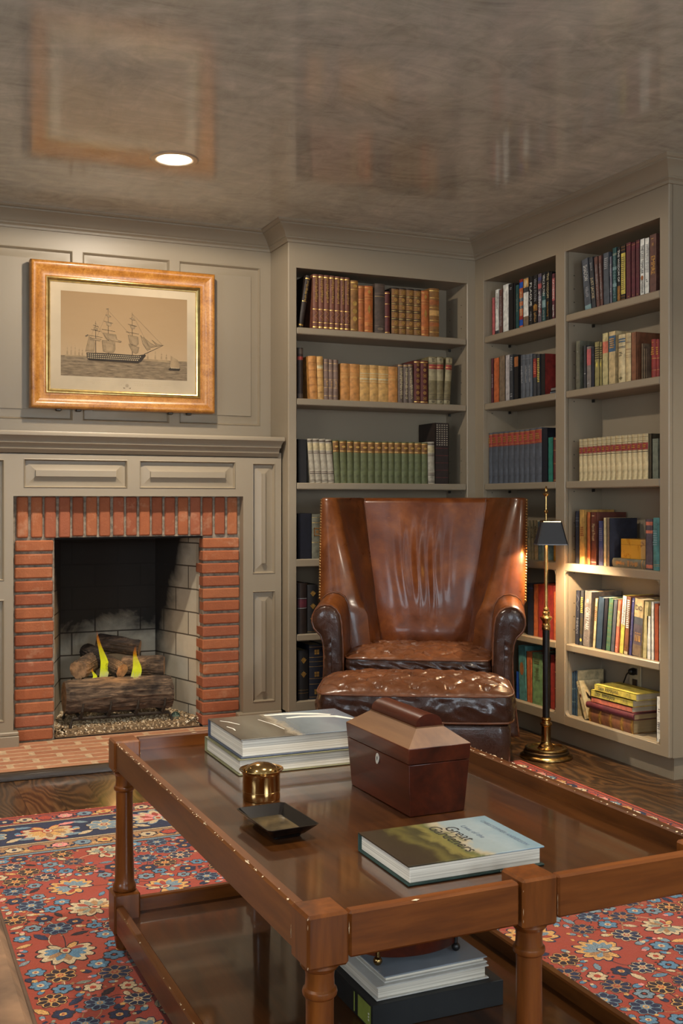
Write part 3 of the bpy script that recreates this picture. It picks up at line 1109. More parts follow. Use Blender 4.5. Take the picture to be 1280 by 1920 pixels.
BOOKS = [
 ('L', 0, 1.8954, 0.0241, 0.257, 0.16, 'redgilt_d', "dark brown leather book leaning right at the left end, left bookcase's top shelf", ''),
 ('L', 0, 1.9753, 0.0297, 0.2652, 0.0, 'redgilt', "first of seven tall gilt red-brown leather volumes from the left, left bookcase's top shelf", 'gilt red-brown leather set'),
 ('L', 0, 2.0046, 0.0277, 0.2655, 0.0, 'redgilt', "second of seven tall gilt red-brown leather volumes from the left, left bookcase's top shelf", 'gilt red-brown leather set'),
 ('L', 0, 2.0335, 0.0284, 0.2651, 0.0, 'redgilt', "third of seven tall gilt red-brown leather volumes from the left, left bookcase's top shelf", 'gilt red-brown leather set'),
 ('L', 0, 2.0624, 0.0278, 0.2646, 0.0, 'redgilt', "fourth of seven tall gilt red-brown leather volumes from the left, left bookcase's top shelf", 'gilt red-brown leather set'),
 ('L', 0, 2.091, 0.0279, 0.2642, 0.0, 'redgilt', "fifth of seven tall gilt red-brown leather volumes from the left, left bookcase's top shelf", 'gilt red-brown leather set'),
 ('L', 0, 2.1174, 0.0234, 0.2628, 0.0, 'redgilt', "sixth of seven tall gilt red-brown leather volumes from the left, left bookcase's top shelf", 'gilt red-brown leather set'),
 ('L', 0, 2.1427, 0.0258, 0.2628, 0.0, 'redgilt', "last of seven tall gilt red-brown leather volumes from the left, left bookcase's top shelf", 'gilt red-brown leather set'),
 ('L', 0, 2.1796, 0.0401, 0.2515, 0.0, 'goldbrown', "golden brown book with gilt ovals down its spine, left bookcase's top shelf", ''),
 ('L', 0, 2.2178, 0.0316, 0.2294, 0.0, 'tan', "narrower tan leather book with fine gilt lines, left bookcase's top shelf", ''),
 ('L', 0, 2.2574, 0.0445, 0.2312, 0.0, 'tanorn', "tan leather book with gilt diamond ornaments, beside grey-brown book, left bookcase's top shelf", ''),
 ('L', 0, 2.3181, 0.0545, 0.2469, 0.0, 'greybrown', "thick grey-brown book with a framed spine, left bookcase's top shelf", ''),
 ('L', 0, 2.3607, 0.0274, 0.2118, 0.0, 'darkred', "small dark red book beside thick grey-brown book, left bookcase's top shelf", ''),
 ('L', 0, 2.4033, 0.0414, 0.234, 0.0, 'band4', "first of four gilt-panelled brown volumes from the left, left bookcase's top shelf", 'gilt-panelled set'),
 ('L', 0, 2.4444, 0.0392, 0.2344, 0.0, 'band4', "second of four gilt-panelled brown volumes from the left, left bookcase's top shelf", 'gilt-panelled set'),
 ('L', 0, 2.487, 0.0428, 0.2348, 0.0, 'band4', "third of four gilt-panelled brown volumes from the left, left bookcase's top shelf", 'gilt-panelled set'),
 ('L', 0, 2.5291, 0.0397, 0.2344, 0.0, 'band4', "last of four gilt-panelled brown volumes from the left, left bookcase's top shelf", 'gilt-panelled set'),
 ('L', 0, 2.5719, 0.0425, 0.2304, 0.0, 'tanorn', "orange-tan book second from the right end, left bookcase's top shelf", ''),
 ('L', 0, 2.6241, 0.0554, 0.2478, 0.0, 'goldtan', "gold-tan leather book with two lined labels, right end, left bookcase's top shelf", ''),
 ('L', 1, 1.8947, 0.0286, 0.2452, 0.0, 'lattice_d', "dark book with red label and lattice bands, left end, left bookcase's second shelf", ''),
 ('L', 1, 1.9654, 0.0403, 0.2083, -0.051, 'orangeband', "orange tan leather book with raised bands, left bookcase's second shelf", ''),
 ('L', 1, 2.002, 0.0315, 0.2088, -0.029, 'paleband', "pale tan leather book with raised bands, left bookcase's second shelf", ''),
 ('L', 1, 2.0312, 0.0254, 0.1983, 0.0, 'mauve', "first of three slim grey-mauve leather volumes from the left, left bookcase's second shelf", 'grey-mauve volumes'),
 ('L', 1, 2.0561, 0.0233, 0.1968, 0.0, 'mauve', "second of three slim grey-mauve leather volumes from the left, left bookcase's second shelf", 'grey-mauve volumes'),
 ('L', 1, 2.0809, 0.0248, 0.1967, 0.0, 'mauve', "last of three slim grey-mauve leather volumes from the left, left bookcase's second shelf", 'grey-mauve volumes'),
 ('L', 1, 2.1311, 0.046, 0.1815, 0.0, 'orange', "first of six plain orange-tan leather volumes from the left, left bookcase's second shelf", 'orange-tan leather set'),
 ('L', 1, 2.1808, 0.0503, 0.1812, 0.0, 'orange', "second of six plain orange-tan leather volumes from the left, left bookcase's second shelf", 'orange-tan leather set'),
 ('L', 1, 2.2356, 0.0531, 0.1796, 0.0, 'yellowtan', "third of six plain orange-tan leather volumes from the left, left bookcase's second shelf", 'orange-tan leather set'),
 ('L', 1, 2.2865, 0.0471, 0.1808, 0.0, 'yellowtan', "fourth of six plain orange-tan leather volumes from the left, left bookcase's second shelf", 'orange-tan leather set'),
 ('L', 1, 2.3378, 0.0539, 0.1797, 0.0, 'yellowtan', "fifth of six plain orange-tan leather volumes from the left, left bookcase's second shelf", 'orange-tan leather set'),
 ('L', 1, 2.3907, 0.0503, 0.1787, 0.0, 'orange', "last of six plain orange-tan leather volumes from the left, left bookcase's second shelf", 'orange-tan leather set'),
 ('L', 1, 2.4342, 0.0302, 0.1941, 0.0, 'greymauve', "first of three slim grey-brown dotted volumes from the left, left bookcase's second shelf", 'grey-brown dotted volumes'),
 ('L', 1, 2.464, 0.0279, 0.1941, 0.0, 'greymauve', "second of three slim grey-brown dotted volumes from the left, left bookcase's second shelf", 'grey-brown dotted volumes'),
 ('L', 1, 2.4936, 0.0296, 0.1963, -0.034, 'greymauve', "last of three slim grey-brown dotted volumes from the left, left bookcase's second shelf", 'grey-brown dotted volumes'),
 ('L', 1, 2.5274, 0.0364, 0.2172, 0.0, 'redorn', "first of two dark red heavily gilt volumes from the left, left bookcase's second shelf", 'dark red gilt pair'),
 ('L', 1, 2.5669, 0.0408, 0.2178, 0.0, 'redorn', "last of two dark red heavily gilt volumes from the left, left bookcase's second shelf", 'dark red gilt pair'),
 ('L', 1, 2.6161, 0.0461, 0.2403, 0.0, 'lattice', "first of three olive volumes with red labels from the left, left bookcase's second shelf", 'olive lattice volumes'),
 ('L', 1, 2.6586, 0.0371, 0.2419, 0.0, 'lattice', "second of three olive volumes with red labels from the left, left bookcase's second shelf", 'olive lattice volumes'),
 ('L', 1, 2.6966, 0.0356, 0.2409, 0.063, 'lattice', "last of three olive volumes with red labels from the left, left bookcase's second shelf", 'olive lattice volumes'),
 ('L', 2, 1.9068, 0.0467, 0.2096, -0.007, 'black', "black book in shadow at the left end, left bookcase's third shelf", ''),
 ('L', 2, 1.9616, 0.0266, 0.2137, -0.085, 'whiteband', "first of four grey-white banded volumes leaning left from the left, left bookcase's third shelf", 'grey-white banded volumes'),
 ('L', 2, 1.9917, 0.0321, 0.2144, -0.082, 'whiteband', "second of four grey-white banded volumes leaning left from the left, left bookcase's third shelf", 'grey-white banded volumes'),
 ('L', 2, 2.0254, 0.0322, 0.2138, -0.082, 'whiteband', "third of four grey-white banded volumes leaning left from the left, left bookcase's third shelf", 'grey-white banded volumes'),
 ('L', 2, 2.0577, 0.0309, 0.2124, -0.08, 'whiteband', "last of four grey-white banded volumes leaning left from the left, left bookcase's third shelf", 'grey-white banded volumes'),
 ('L', 2, 2.091, 0.031, 0.2096, -0.059, 'green', "first of fourteen green cloth volumes with tan tops from the left, left bookcase's third shelf", 'green cloth set'),
 ('L', 2, 2.1244, 0.0343, 0.209, -0.03, 'green', "second of fourteen green cloth volumes with tan tops from the left, left bookcase's third shelf", 'green cloth set'),
 ('L', 2, 2.1588, 0.0329, 0.209, -0.011, 'green', "third of fourteen green cloth volumes with tan tops from the left, left bookcase's third shelf", 'green cloth set'),
 ('L', 2, 2.1945, 0.0354, 0.2084, 0.0, 'green', "fourth of fourteen green cloth volumes with tan tops from the left, left bookcase's third shelf", 'green cloth set'),
 ('L', 2, 2.2336, 0.0396, 0.2071, 0.0, 'green', "fifth of fourteen green cloth volumes with tan tops from the left, left bookcase's third shelf", 'green cloth set'),
 ('L', 2, 2.2725, 0.0366, 0.2073, 0.0, 'green', "sixth of fourteen green cloth volumes with tan tops from the left, left bookcase's third shelf", 'green cloth set'),
 ('L', 2, 2.3105, 0.0377, 0.2074, 0.0, 'green', "seventh of fourteen green cloth volumes with tan tops from the left, left bookcase's third shelf", 'green cloth set'),
 ('L', 2, 2.3487, 0.0355, 0.2083, 0.0, 'green', "eighth of fourteen green cloth volumes with tan tops from the left, left bookcase's third shelf", 'green cloth set'),
 ('L', 2, 2.3834, 0.0324, 0.2083, 0.0, 'green', "ninth of fourteen green cloth volumes with tan tops from the left, left bookcase's third shelf", 'green cloth set'),
 ('L', 2, 2.4195, 0.0383, 0.2084, 0.0, 'green', "tenth of fourteen green cloth volumes with tan tops from the left, left bookcase's third shelf", 'green cloth set'),
 ('L', 2, 2.4587, 0.0385, 0.2085, 0.0, 'green', "eleventh of fourteen green cloth volumes with tan tops from the left, left bookcase's third shelf", 'green cloth set'),
 ('L', 2, 2.4957, 0.0338, 0.2086, 0.0, 'green', "twelfth of fourteen green cloth volumes with tan tops from the left, left bookcase's third shelf", 'green cloth set'),
 ('L', 2, 2.5324, 0.0381, 0.2087, 0.0, 'green', "thirteenth of fourteen green cloth volumes with tan tops from the left, left bookcase's third shelf", 'green cloth set'),
 ('L', 2, 2.5698, 0.0333, 0.208, 0.0, 'green', "last of fourteen green cloth volumes with tan tops from the left, left bookcase's third shelf", 'green cloth set'),
 ('L', 2, 2.6086, 0.0377, 0.2126, -0.016, 'whiteband', "single grey-white banded book right of the green set, left bookcase's third shelf", ''),
 ('L', 2, 2.6688, 0.0777, 0.3105, 0.0, 'dotted', "tall dark brown book with rows of pale dots, left bookcase's third shelf", ''),
 ('L', 3, 1.9174, 0.0723, 0.2187, 0.0, 'navyblack', "thick navy-black book at the left end, left bookcase's fourth shelf", ''),
 ('L', 3, 1.9813, 0.0532, 0.2153, 0.0, 'greygilt', "grey-green book with gilt panel, half behind armchair, left bookcase's fourth shelf", ''),
 ('L', 4, 1.9045, 0.0464, 0.2436, 0.0, 'brownpanel', "dark brown book with framed red-brown panel, left end, left bookcase's fifth shelf", ''),
 ('L', 4, 1.9587, 0.053, 0.2341, 0.0, 'emblem2', "dark green book with gilt shield emblems, behind chair arm, left bookcase's fifth shelf", ''),
 ('L', 5, 1.9101, 0.0521, 0.2401, 0.0, 'emblem2b', "shorter black book with gilt shield emblems, left bookcase's bottom shelf", ''),
 ('L', 5, 1.978, 0.0736, 0.2626, 0.0, 'navygilt', "tall navy book with gilt square ornaments, behind armchair, left bookcase's bottom shelf", ''),
 ('R', 0, -4.6952, 0.0272, 0.1929, -0.0, 'pink', "small pink paperback at the left end, middle bay's top shelf", ''),
 ('R', 0, -4.6617, 0.034, 0.2273, -0.0, 'whitespot', "thin white book with speckled grey spine, middle bay's top shelf", ''),
 ('R', 0, -4.6252, 0.0322, 0.2218, -0.0, 'darktext', "dark brown book between two white books, middle bay's top shelf", ''),
 ('R', 0, -4.5794, 0.0523, 0.2383, -0.0, 'white', "thick plain white book, middle bay's top shelf", ''),
 ('R', 0, -4.5326, 0.04, 0.2327, -0.0, 'blacktext', "black book right of thick white book, middle bay's top shelf", ''),
 ('R', 0, -4.5012, 0.0174, 0.2287, -0.0, 'black', "narrow plain black book beside dark teal book, middle bay's top shelf", ''),
 ('R', 0, -4.4762, 0.0312, 0.2168, -0.0, 'darkteal', "dark teal book with faint lettering, middle bay's top shelf", ''),
 ('R', 0, -4.4426, 0.0348, 0.2377, -0.0, 'redblue', "red and blue striped novel, middle bay's top shelf", ''),
 ('R', 0, -4.4009, 0.0472, 0.2388, -0.0, 'photolabel', "book with photograph above a cream script label, middle bay's top shelf", ''),
 ('R', 0, -4.3585, 0.0338, 0.2343, -0.0, 'blackplague', "black novel with spaced white capitals, middle bay's top shelf", ''),
 ('R', 0, -4.3218, 0.0384, 0.2343, -0.0, 'vflynn1', "black novel with white capitals over a gold burst, middle bay's top shelf", ''),
 ('R', 0, -4.2843, 0.0329, 0.2341, -0.0, 'purplemix', "purple and pink patterned novel between two black novels, middle bay's top shelf", ''),
 ('R', 0, -4.2507, 0.0331, 0.2329, -0.0, 'vflynn2', "teal-black novel with tall white capitals, middle bay's top shelf", ''),
 ('R', 0, -4.2183, 0.0303, 0.2301, -0.0, 'blackwis', "black novel with white and gold capitals, middle bay's top shelf", ''),
 ('R', 0, -4.1939, 0.015, 0.2253, -0.0, 'black', "thin black book beside the mauve novel, middle bay's top shelf", ''),
 ('R', 0, -4.1733, 0.0238, 0.2127, -0.0, 'mauvetext', "mauve novel with white capitals at the right end, middle bay's top shelf", ''),
 ('R', 1, -4.7052, 0.023, 0.2282, -0.0, 'plumtext', "thin plum book at the left end, middle bay's second shelf", ''),
 ('R', 1, -4.6675, 0.0497, 0.2255, -0.0, 'orangecloth', "bright orange cloth book, middle bay's second shelf", ''),
 ('R', 1, -4.6141, 0.0529, 0.2301, -0.0, 'taupe', "taupe book between orange and pale grey books, middle bay's second shelf", ''),
 ('R', 1, -4.5636, 0.0383, 0.2275, -0.0, 'palegrey', "pale grey book, middle bay's second shelf", ''),
 ('R', 1, -4.5285, 0.0291, 0.225, -0.0, 'slatewhite', "charcoal book with large white letters, middle bay's second shelf", ''),
 ('R', 1, -4.4866, 0.0387, 0.2179, -0.0, 'blackorange', "black book with brown-orange label, middle bay's second shelf", ''),
 ('R', 1, -4.4278, 0.0353, 0.2106, -0.0, 'slate', "first of three plain slate blue cloth books from the left, middle bay's second shelf", 'slate cloth books'),
 ('R', 1, -4.3921, 0.0348, 0.2079, -0.0, 'slate', "second of three plain slate blue cloth books from the left, middle bay's second shelf", 'slate cloth books'),
 ('R', 1, -4.3604, 0.0261, 0.2075, -0.0, 'slate', "last of three plain slate blue cloth books from the left, middle bay's second shelf", 'slate cloth books'),
 ('R', 1, -4.3249, 0.0321, 0.2013, -0.0, 'charred', "charcoal book with red label, middle bay's second shelf", ''),
 ('R', 1, -4.2948, 0.0268, 0.1982, -0.0, 'yellowtext', "charcoal book with cream-yellow lettering, middle bay's second shelf", ''),
 ('R', 1, -4.2574, 0.0356, 0.1946, -0.0, 'blackred', "large red book with black spine, right end, middle bay's second shelf", ''),
 ('R', 2, -4.7234, 0.0301, 0.2557, -0.0, 'bluered', "first of ten slate blue volumes with red labels from the left, middle bay's third shelf", 'slate blue red-label set'),
 ('R', 2, -4.6809, 0.052, 0.2568, -0.0, 'bluered', "second of ten slate blue volumes with red labels from the left, middle bay's third shelf", 'slate blue red-label set'),
 ('R', 2, -4.63, 0.0469, 0.256, -0.0, 'bluered', "third of ten slate blue volumes with red labels from the left, middle bay's third shelf", 'slate blue red-label set'),
 ('R', 2, -4.5828, 0.0447, 0.2555, -0.0, 'bluered', "fourth of ten slate blue volumes with red labels from the left, middle bay's third shelf", 'slate blue red-label set'),
 ('R', 2, -4.5336, 0.0508, 0.2555, -0.0, 'bluered', "fifth of ten slate blue volumes with red labels from the left, middle bay's third shelf", 'slate blue red-label set'),
 ('R', 2, -4.4845, 0.0446, 0.2548, -0.0, 'bluered', "sixth of ten slate blue volumes with red labels from the left, middle bay's third shelf", 'slate blue red-label set'),
 ('R', 2, -4.4396, 0.0426, 0.2542, -0.0, 'bluered', "seventh of ten slate blue volumes with red labels from the left, middle bay's third shelf", 'slate blue red-label set'),
 ('R', 2, -4.3954, 0.0432, 0.2544, -0.0, 'bluered', "eighth of ten slate blue volumes with red labels from the left, middle bay's third shelf", 'slate blue red-label set'),
 ('R', 2, -4.348, 0.0489, 0.2551, -0.0, 'bluered', "ninth of ten slate blue volumes with red labels from the left, middle bay's third shelf", 'slate blue red-label set'),
 ('R', 2, -4.2951, 0.0543, 0.2568, -0.0, 'bluered', "last of ten slate blue volumes with red labels from the left, middle bay's third shelf", 'slate blue red-label set'),
 ('R', 2, -4.2419, 0.0446, 0.252, -0.0, 'navyblack', "tall navy book right of the slate blue set, middle bay's third shelf", ''),
 ('R', 2, -4.1964, 0.039, 0.2057, -0.0, 'tealgreen', "bright teal green book, middle bay's third shelf", ''),
 ('R', 2, -4.1607, 0.0253, 0.2051, -0.0, 'darkred', "dark red book beside bright teal green book, middle bay's third shelf", ''),
 ('R', 3, -4.3717, 0.0285, 0.185, -0.046, 'creamold', "first of three old cream books from the left, middle bay's fourth shelf", 'old cream books'),
 ('R', 3, -4.3434, 0.0254, 0.1854, -0.03, 'creamold', "second of three old cream books from the left, middle bay's fourth shelf", 'old cream books'),
 ('R', 3, -4.314, 0.0307, 0.1883, -0.03, 'creamold', "last of three old cream books from the left, middle bay's fourth shelf", 'old cream books'),
 ('R', 3, -4.2787, 0.0344, 0.181, -0.023, 'paleblue', "pale blue book partly behind the lamp shade, middle bay's fourth shelf", ''),
 ('R', 4, -4.3618, 0.051, 0.2465, -0.0, 'navy', "navy book with dark spine beside chair arm, middle bay's fifth shelf", ''),
 ('R', 4, -4.3168, 0.0363, 0.2456, -0.0, 'orangecloth', "orange cloth book left of red books, middle bay's fifth shelf", ''),
 ('R', 4, -4.2685, 0.0576, 0.2474, -0.0, 'red', "wider red book left of the lamp pole, middle bay's fifth shelf", ''),
 ('R', 4, -4.2, 0.0522, 0.246, -0.0, 'red', "red book right of the lamp pole, middle bay's fifth shelf", ''),
 ('R', 4, -4.1588, 0.025, 0.2222, -0.0, 'orangecloth', "thin orange book at the right end, middle bay's fifth shelf", ''),
 ('R', 5, -4.4738, 0.0251, 0.1305, -0.0, 'brightblue', "small bright blue book beside ottoman, middle bay's bottom shelf", ''),
 ('R', 5, -4.4286, 0.0595, 0.2596, -0.045, 'tealoval', "teal book with orange oval, middle bay's bottom shelf", ''),
 ('R', 5, -4.3717, 0.0398, 0.2404, -0.018, 'orangecloth', "narrow orange cloth book, middle bay's bottom shelf", ''),
 ('R', 5, -4.3066, 0.0792, 0.2408, -0.0, 'greengraph', "green book with darker green lettering, middle bay's bottom shelf", ''),
 ('R', 5, -4.2222, 0.0431, 0.2477, -0.0, 'black', "black book behind the lamp pole, middle bay's bottom shelf", ''),
 ('R', 5, -4.1813, 0.0332, 0.2491, -0.0, 'red', "bright red book, middle bay's bottom shelf", ''),
 ('R', 5, -4.1529, 0.0184, 0.249, -0.0, 'darkred', "dark red book at the right end, middle bay's bottom shelf", ''),
 ('R', 0, -3.9104, 0.0486, 0.2296, -0.115, 'shadow', "dark grey novel with bold white word, leaning left, left end, right bay's top shelf", ''),
 ('R', 0, -3.869, 0.0307, 0.2283, -0.109, 'jackie', "charcoal book with pale serif capitals leaning left, right bay's top shelf", ''),
 ('R', 0, -3.8393, 0.0262, 0.224, -0.083, 'darktext', "dark leaning book with small spaced lettering, right bay's top shelf", ''),
 ('R', 0, -3.8146, 0.0219, 0.2224, -0.062, 'darktext', "dark leaning book against the grey cloth book, right bay's top shelf", ''),
 ('R', 0, -3.7814, 0.041, 0.2261, -0.02, 'slategrey', "plain slate grey cloth book with silver lettering, right bay's top shelf", ''),
 ('R', 0, -3.7513, 0.0158, 0.2038, -0.014, 'lilactext', "short grey-lilac book, right bay's top shelf", ''),
 ('R', 0, -3.7275, 0.0296, 0.2358, -0.0, 'tealpat', "teal patterned novel, right bay's top shelf", ''),
 ('R', 0, -3.6998, 0.0237, 0.2315, -0.0, 'wisdom', "black novel with white capitals beside teal patterned novel, right bay's top shelf", ''),
 ('R', 0, -3.6707, 0.0311, 0.2339, -0.0, 'blackyellow', "black lattice book with yellow panel, right bay's top shelf", ''),
 ('R', 0, -3.6369, 0.0323, 0.2369, -0.0, 'burgundy', "first of three burgundy novels from the left, right bay's top shelf", 'burgundy novels'),
 ('R', 0, -3.6056, 0.0281, 0.23, -0.0, 'burgundy', "second of three burgundy novels from the left, right bay's top shelf", 'burgundy novels'),
 ('R', 0, -3.5782, 0.0256, 0.2342, -0.0, 'burgundy', "last of three burgundy novels from the left, right bay's top shelf", 'burgundy novels'),
 ('R', 0, -3.5492, 0.029, 0.2329, -0.0, 'templar', "white novel with black capitals and red seal, right bay's top shelf", ''),
 ('R', 0, -3.5201, 0.0281, 0.2304, -0.0, 'afterempire', "white book with faint grey capitals, right bay's top shelf", ''),
 ('R', 0, -3.4833, 0.0434, 0.2366, -0.0, 'empire', "tall brown book with large gold capitals, right bay's top shelf", ''),
 ('R', 1, -3.9854, 0.0333, 0.2174, -0.0, 'greydots', "grey book at the left end, right bay's second shelf", ''),
 ('R', 1, -3.9341, 0.0206, 0.1903, -0.0, 'darkslate', "short dark grey book, right bay's second shelf", ''),
 ('R', 1, -3.9055, 0.0341, 0.1829, -0.0, 'greyred', "short grey book with red label, right bay's second shelf", ''),
 ('R', 1, -3.8769, 0.0195, 0.1755, -0.0, 'darkblue', "short dark blue book, right bay's second shelf", ''),
 ('R', 1, -3.8481, 0.0334, 0.1951, -0.0, 'olivestripe', "first of two olive books with dark striped tops from the left, right bay's second shelf", 'olive striped pair'),
 ('R', 1, -3.8213, 0.018, 0.1914, -0.0, 'olivestripe', "last of two olive books with dark striped tops from the left, right bay's second shelf", 'olive striped pair'),
 ('R', 1, -3.7909, 0.0406, 0.2247, -0.0, 'oliveorange', "tall pale olive book with orange label, right bay's second shelf", ''),
 ('R', 1, -3.7441, 0.0483, 0.225, -0.0, 'beigeblue', "tall beige book with blue label, right bay's second shelf", ''),
 ('R', 1, -3.6793, 0.0438, 0.2017, -0.0, 'creamblue', "cream book with blue bands, right bay's second shelf", ''),
 ('R', 1, -3.6375, 0.0333, 0.2027, -0.0, 'creamtan', "cream-tan book with brown lines, right bay's second shelf", ''),
 ('R', 1, -3.6025, 0.0323, 0.2011, -0.0, 'brown', "tall brown book right of the cream books, right bay's second shelf", ''),
 ('R', 1, -3.5495, 0.0109, 0.1477, -0.0, 'taupe', "first of three thin taupe books from the left, right bay's second shelf", 'thin taupe books'),
 ('R', 1, -3.5365, 0.0108, 0.1257, -0.0, 'taupe', "second of three thin taupe books from the left, right bay's second shelf", 'thin taupe books'),
 ('R', 1, -3.525, 0.0082, 0.1242, -0.0, 'taupe', "last of three thin taupe books from the left, right bay's second shelf", 'thin taupe books'),
 ('R', 1, -3.479, 0.0267, 0.1549, -0.0, 'redset', "first of two red books with gilt titles from the left, right bay's second shelf", 'red gilt books'),
 ('R', 1, -3.4547, 0.0179, 0.1516, -0.0, 'redset', "last of two red books with gilt titles from the left, right bay's second shelf", 'red gilt books'),
 ('R', 2, -3.9628, 0.0251, 0.1841, -0.0, 'creamred', "first of fourteen cream law volumes with red labels from the left, right bay's third shelf", 'cream law set'),
 ('R', 2, -3.9329, 0.0315, 0.1845, -0.0, 'creamred', "second of fourteen cream law volumes with red labels from the left, right bay's third shelf", 'cream law set'),
 ('R', 2, -3.8972, 0.0365, 0.1845, -0.0, 'creamred', "third of fourteen cream law volumes with red labels from the left, right bay's third shelf", 'cream law set'),
 ('R', 2, -3.8632, 0.0285, 0.1846, -0.0, 'creamred', "fourth of fourteen cream law volumes with red labels from the left, right bay's third shelf", 'cream law set'),
 ('R', 2, -3.8327, 0.0292, 0.1848, -0.0, 'creamred', "fifth of fourteen cream law volumes with red labels from the left, right bay's third shelf", 'cream law set'),
 ('R', 2, -3.8016, 0.0299, 0.185, -0.0, 'creamred', "sixth of fourteen cream law volumes with red labels from the left, right bay's third shelf", 'cream law set'),
 ('R', 2, -3.7704, 0.0295, 0.1852, -0.0, 'creamred', "seventh of fourteen cream law volumes with red labels from the left, right bay's third shelf", 'cream law set'),
 ('R', 2, -3.7385, 0.0312, 0.1853, -0.0, 'creamred', "eighth of fourteen cream law volumes with red labels from the left, right bay's third shelf", 'cream law set'),
 ('R', 2, -3.7019, 0.0388, 0.1851, -0.0, 'creamred', "ninth of fourteen cream law volumes with red labels from the left, right bay's third shelf", 'cream law set'),
 ('R', 2, -3.662, 0.0382, 0.1847, -0.0, 'creamred', "tenth of fourteen cream law volumes with red labels from the left, right bay's third shelf", 'cream law set'),
 ('R', 2, -3.6289, 0.0249, 0.1847, -0.0, 'creamred', "eleventh of fourteen cream law volumes with red labels from the left, right bay's third shelf", 'cream law set'),
 ('R', 2, -3.5974, 0.0352, 0.1847, -0.0, 'creamred', "twelfth of fourteen cream law volumes with red labels from the left, right bay's third shelf", 'cream law set'),
 ('R', 2, -3.5638, 0.029, 0.1846, -0.0, 'creamred', "thirteenth of fourteen cream law volumes with red labels from the left, right bay's third shelf", 'cream law set'),
 ('R', 2, -3.5307, 0.0343, 0.1845, -0.0, 'creamred', "last of fourteen cream law volumes with red labels from the left, right bay's third shelf", 'cream law set'),
 ('R', 2, -3.5001, 0.0185, 0.1827, -0.0, 'darkolive', "tall dark olive book right of the cream set, right bay's third shelf", ''),
 ('R', 2, -3.4689, 0.0384, 0.1608, -0.0, 'greygreen', "grey-green book at the right end, right bay's third shelf", ''),
 ('R', 3, -3.991, 0.0272, 0.2331, -0.0, 'navyband', "navy book at the left end, right bay's fourth shelf", ''),
 ('R', 3, -3.9557, 0.0397, 0.2396, -0.0, 'tanyellow', "tall yellow-tan book, right bay's fourth shelf", ''),
 ('R', 3, -3.9064, 0.0251, 0.229, -0.0, 'orangebrown', "orange-brown book left of the white-titled brown book, right bay's fourth shelf", ''),
 ('R', 3, -3.8725, 0.0402, 0.2293, -0.0, 'proust', "brown book with small white serif title, right bay's fourth shelf", ''),
 ('R', 3, -3.821, 0.0336, 0.1921, -0.0, 'blue', "short blue book, right bay's fourth shelf", ''),
 ('R', 3, -3.7922, 0.0218, 0.2061, -0.0, 'creamtall', "cream book left of the burl box, right bay's fourth shelf", ''),
 ('R', 3, -3.7703, 0.0199, 0.2053, -0.0, 'navytaupe', "navy book with taupe spine beside the burl box, right bay's fourth shelf", ''),
 ('R', 3, -3.5061, 0.0448, 0.2038, -0.0, 'navyorange', "navy book with orange bands, right of burl box, right bay's fourth shelf", ''),
 ('R', 3, -3.463, 0.0375, 0.2104, -0.0, 'teal', "teal book at the right end, right bay's fourth shelf", ''),
 ('R', 4, -3.9928, 0.0294, 0.2399, 0.037, 'navyscript', "navy book with silver script at the left end, right bay's fifth shelf", ''),
 ('R', 4, -3.965, 0.025, 0.242, 0.048, 'yellowdark', "dark book with yellow capitals, right bay's fifth shelf", ''),
 ('R', 4, -3.9259, 0.051, 0.2425, 0.071, 'gorky', "thick grey book with white title, right bay's fifth shelf", ''),
 ('R', 4, -3.8705, 0.0191, 0.2158, 0.093, 'creamtext', "narrow cream book with brown lettering, right bay's fifth shelf", ''),
 ('R', 4, -3.8374, 0.0404, 0.2236, 0.098, 'deepblue', "deep blue cloth book, right bay's fifth shelf", ''),
 ('R', 4, -3.803, 0.0262, 0.2213, 0.103, 'darknavy', "dark navy book with pale edges, right bay's fifth shelf", ''),
 ('R', 4, -3.7729, 0.0318, 0.2237, 0.105, 'greencloth', "green cloth book with ribbed spine, right bay's fifth shelf", ''),
 ('R', 4, -3.7431, 0.0256, 0.2211, 0.11, 'bluecloth', "blue cloth book right of ribbed green book, right bay's fifth shelf", ''),
 ('R', 4, -3.7176, 0.0222, 0.2215, 0.109, 'coral', "coral pink book with dark ornament, right bay's fifth shelf", ''),
 ('R', 4, -3.6843, 0.0276, 0.2425, 0.102, 'whiteyellow', "white book with yellow lower half, right bay's fifth shelf", ''),
 ('R', 4, -3.6556, 0.0278, 0.2415, 0.097, 'brownwhite', "brown book with white capitals, right bay's fifth shelf", ''),
 ('R', 4, -3.6262, 0.0188, 0.2373, 0.094, 'royalblue', "royal blue book beside the photo-jacket book, right bay's fifth shelf", ''),
 ('R', 4, -3.5857, 0.059, 0.2357, 0.084, 'doart', "thick grey book with people photograph on spine, right bay's fifth shelf", ''),
 ('R', 4, -3.5354, 0.0269, 0.2302, 0.064, 'olivecream', "olive-cream book right of the photo-jacket book, right bay's fifth shelf", ''),
 ('R', 4, -3.5083, 0.0232, 0.1734, -0.0, 'white', "short white booklet, right bay's fifth shelf", ''),
 ('R', 4, -3.4856, 0.0182, 0.2328, -0.0, 'white', "tall white book beside rust book, right bay's fifth shelf", ''),
 ('R', 4, -3.4618, 0.0256, 0.2269, -0.0, 'rust', "rust red book, right bay's fifth shelf", ''),
 ('R', 4, -3.4403, 0.0136, 0.2209, -0.0, 'white', "thin white book at the right end, right bay's fifth shelf", ''),
]
# ================================================================== BOOKCASES
SHZ = [1.93, 1.59, 1.186, .82, .46, .14]
TOPZ = 2.213
KICK = .094
PIN = simple('steel_shelf_pin', (70, 66, 60), .4, .8)


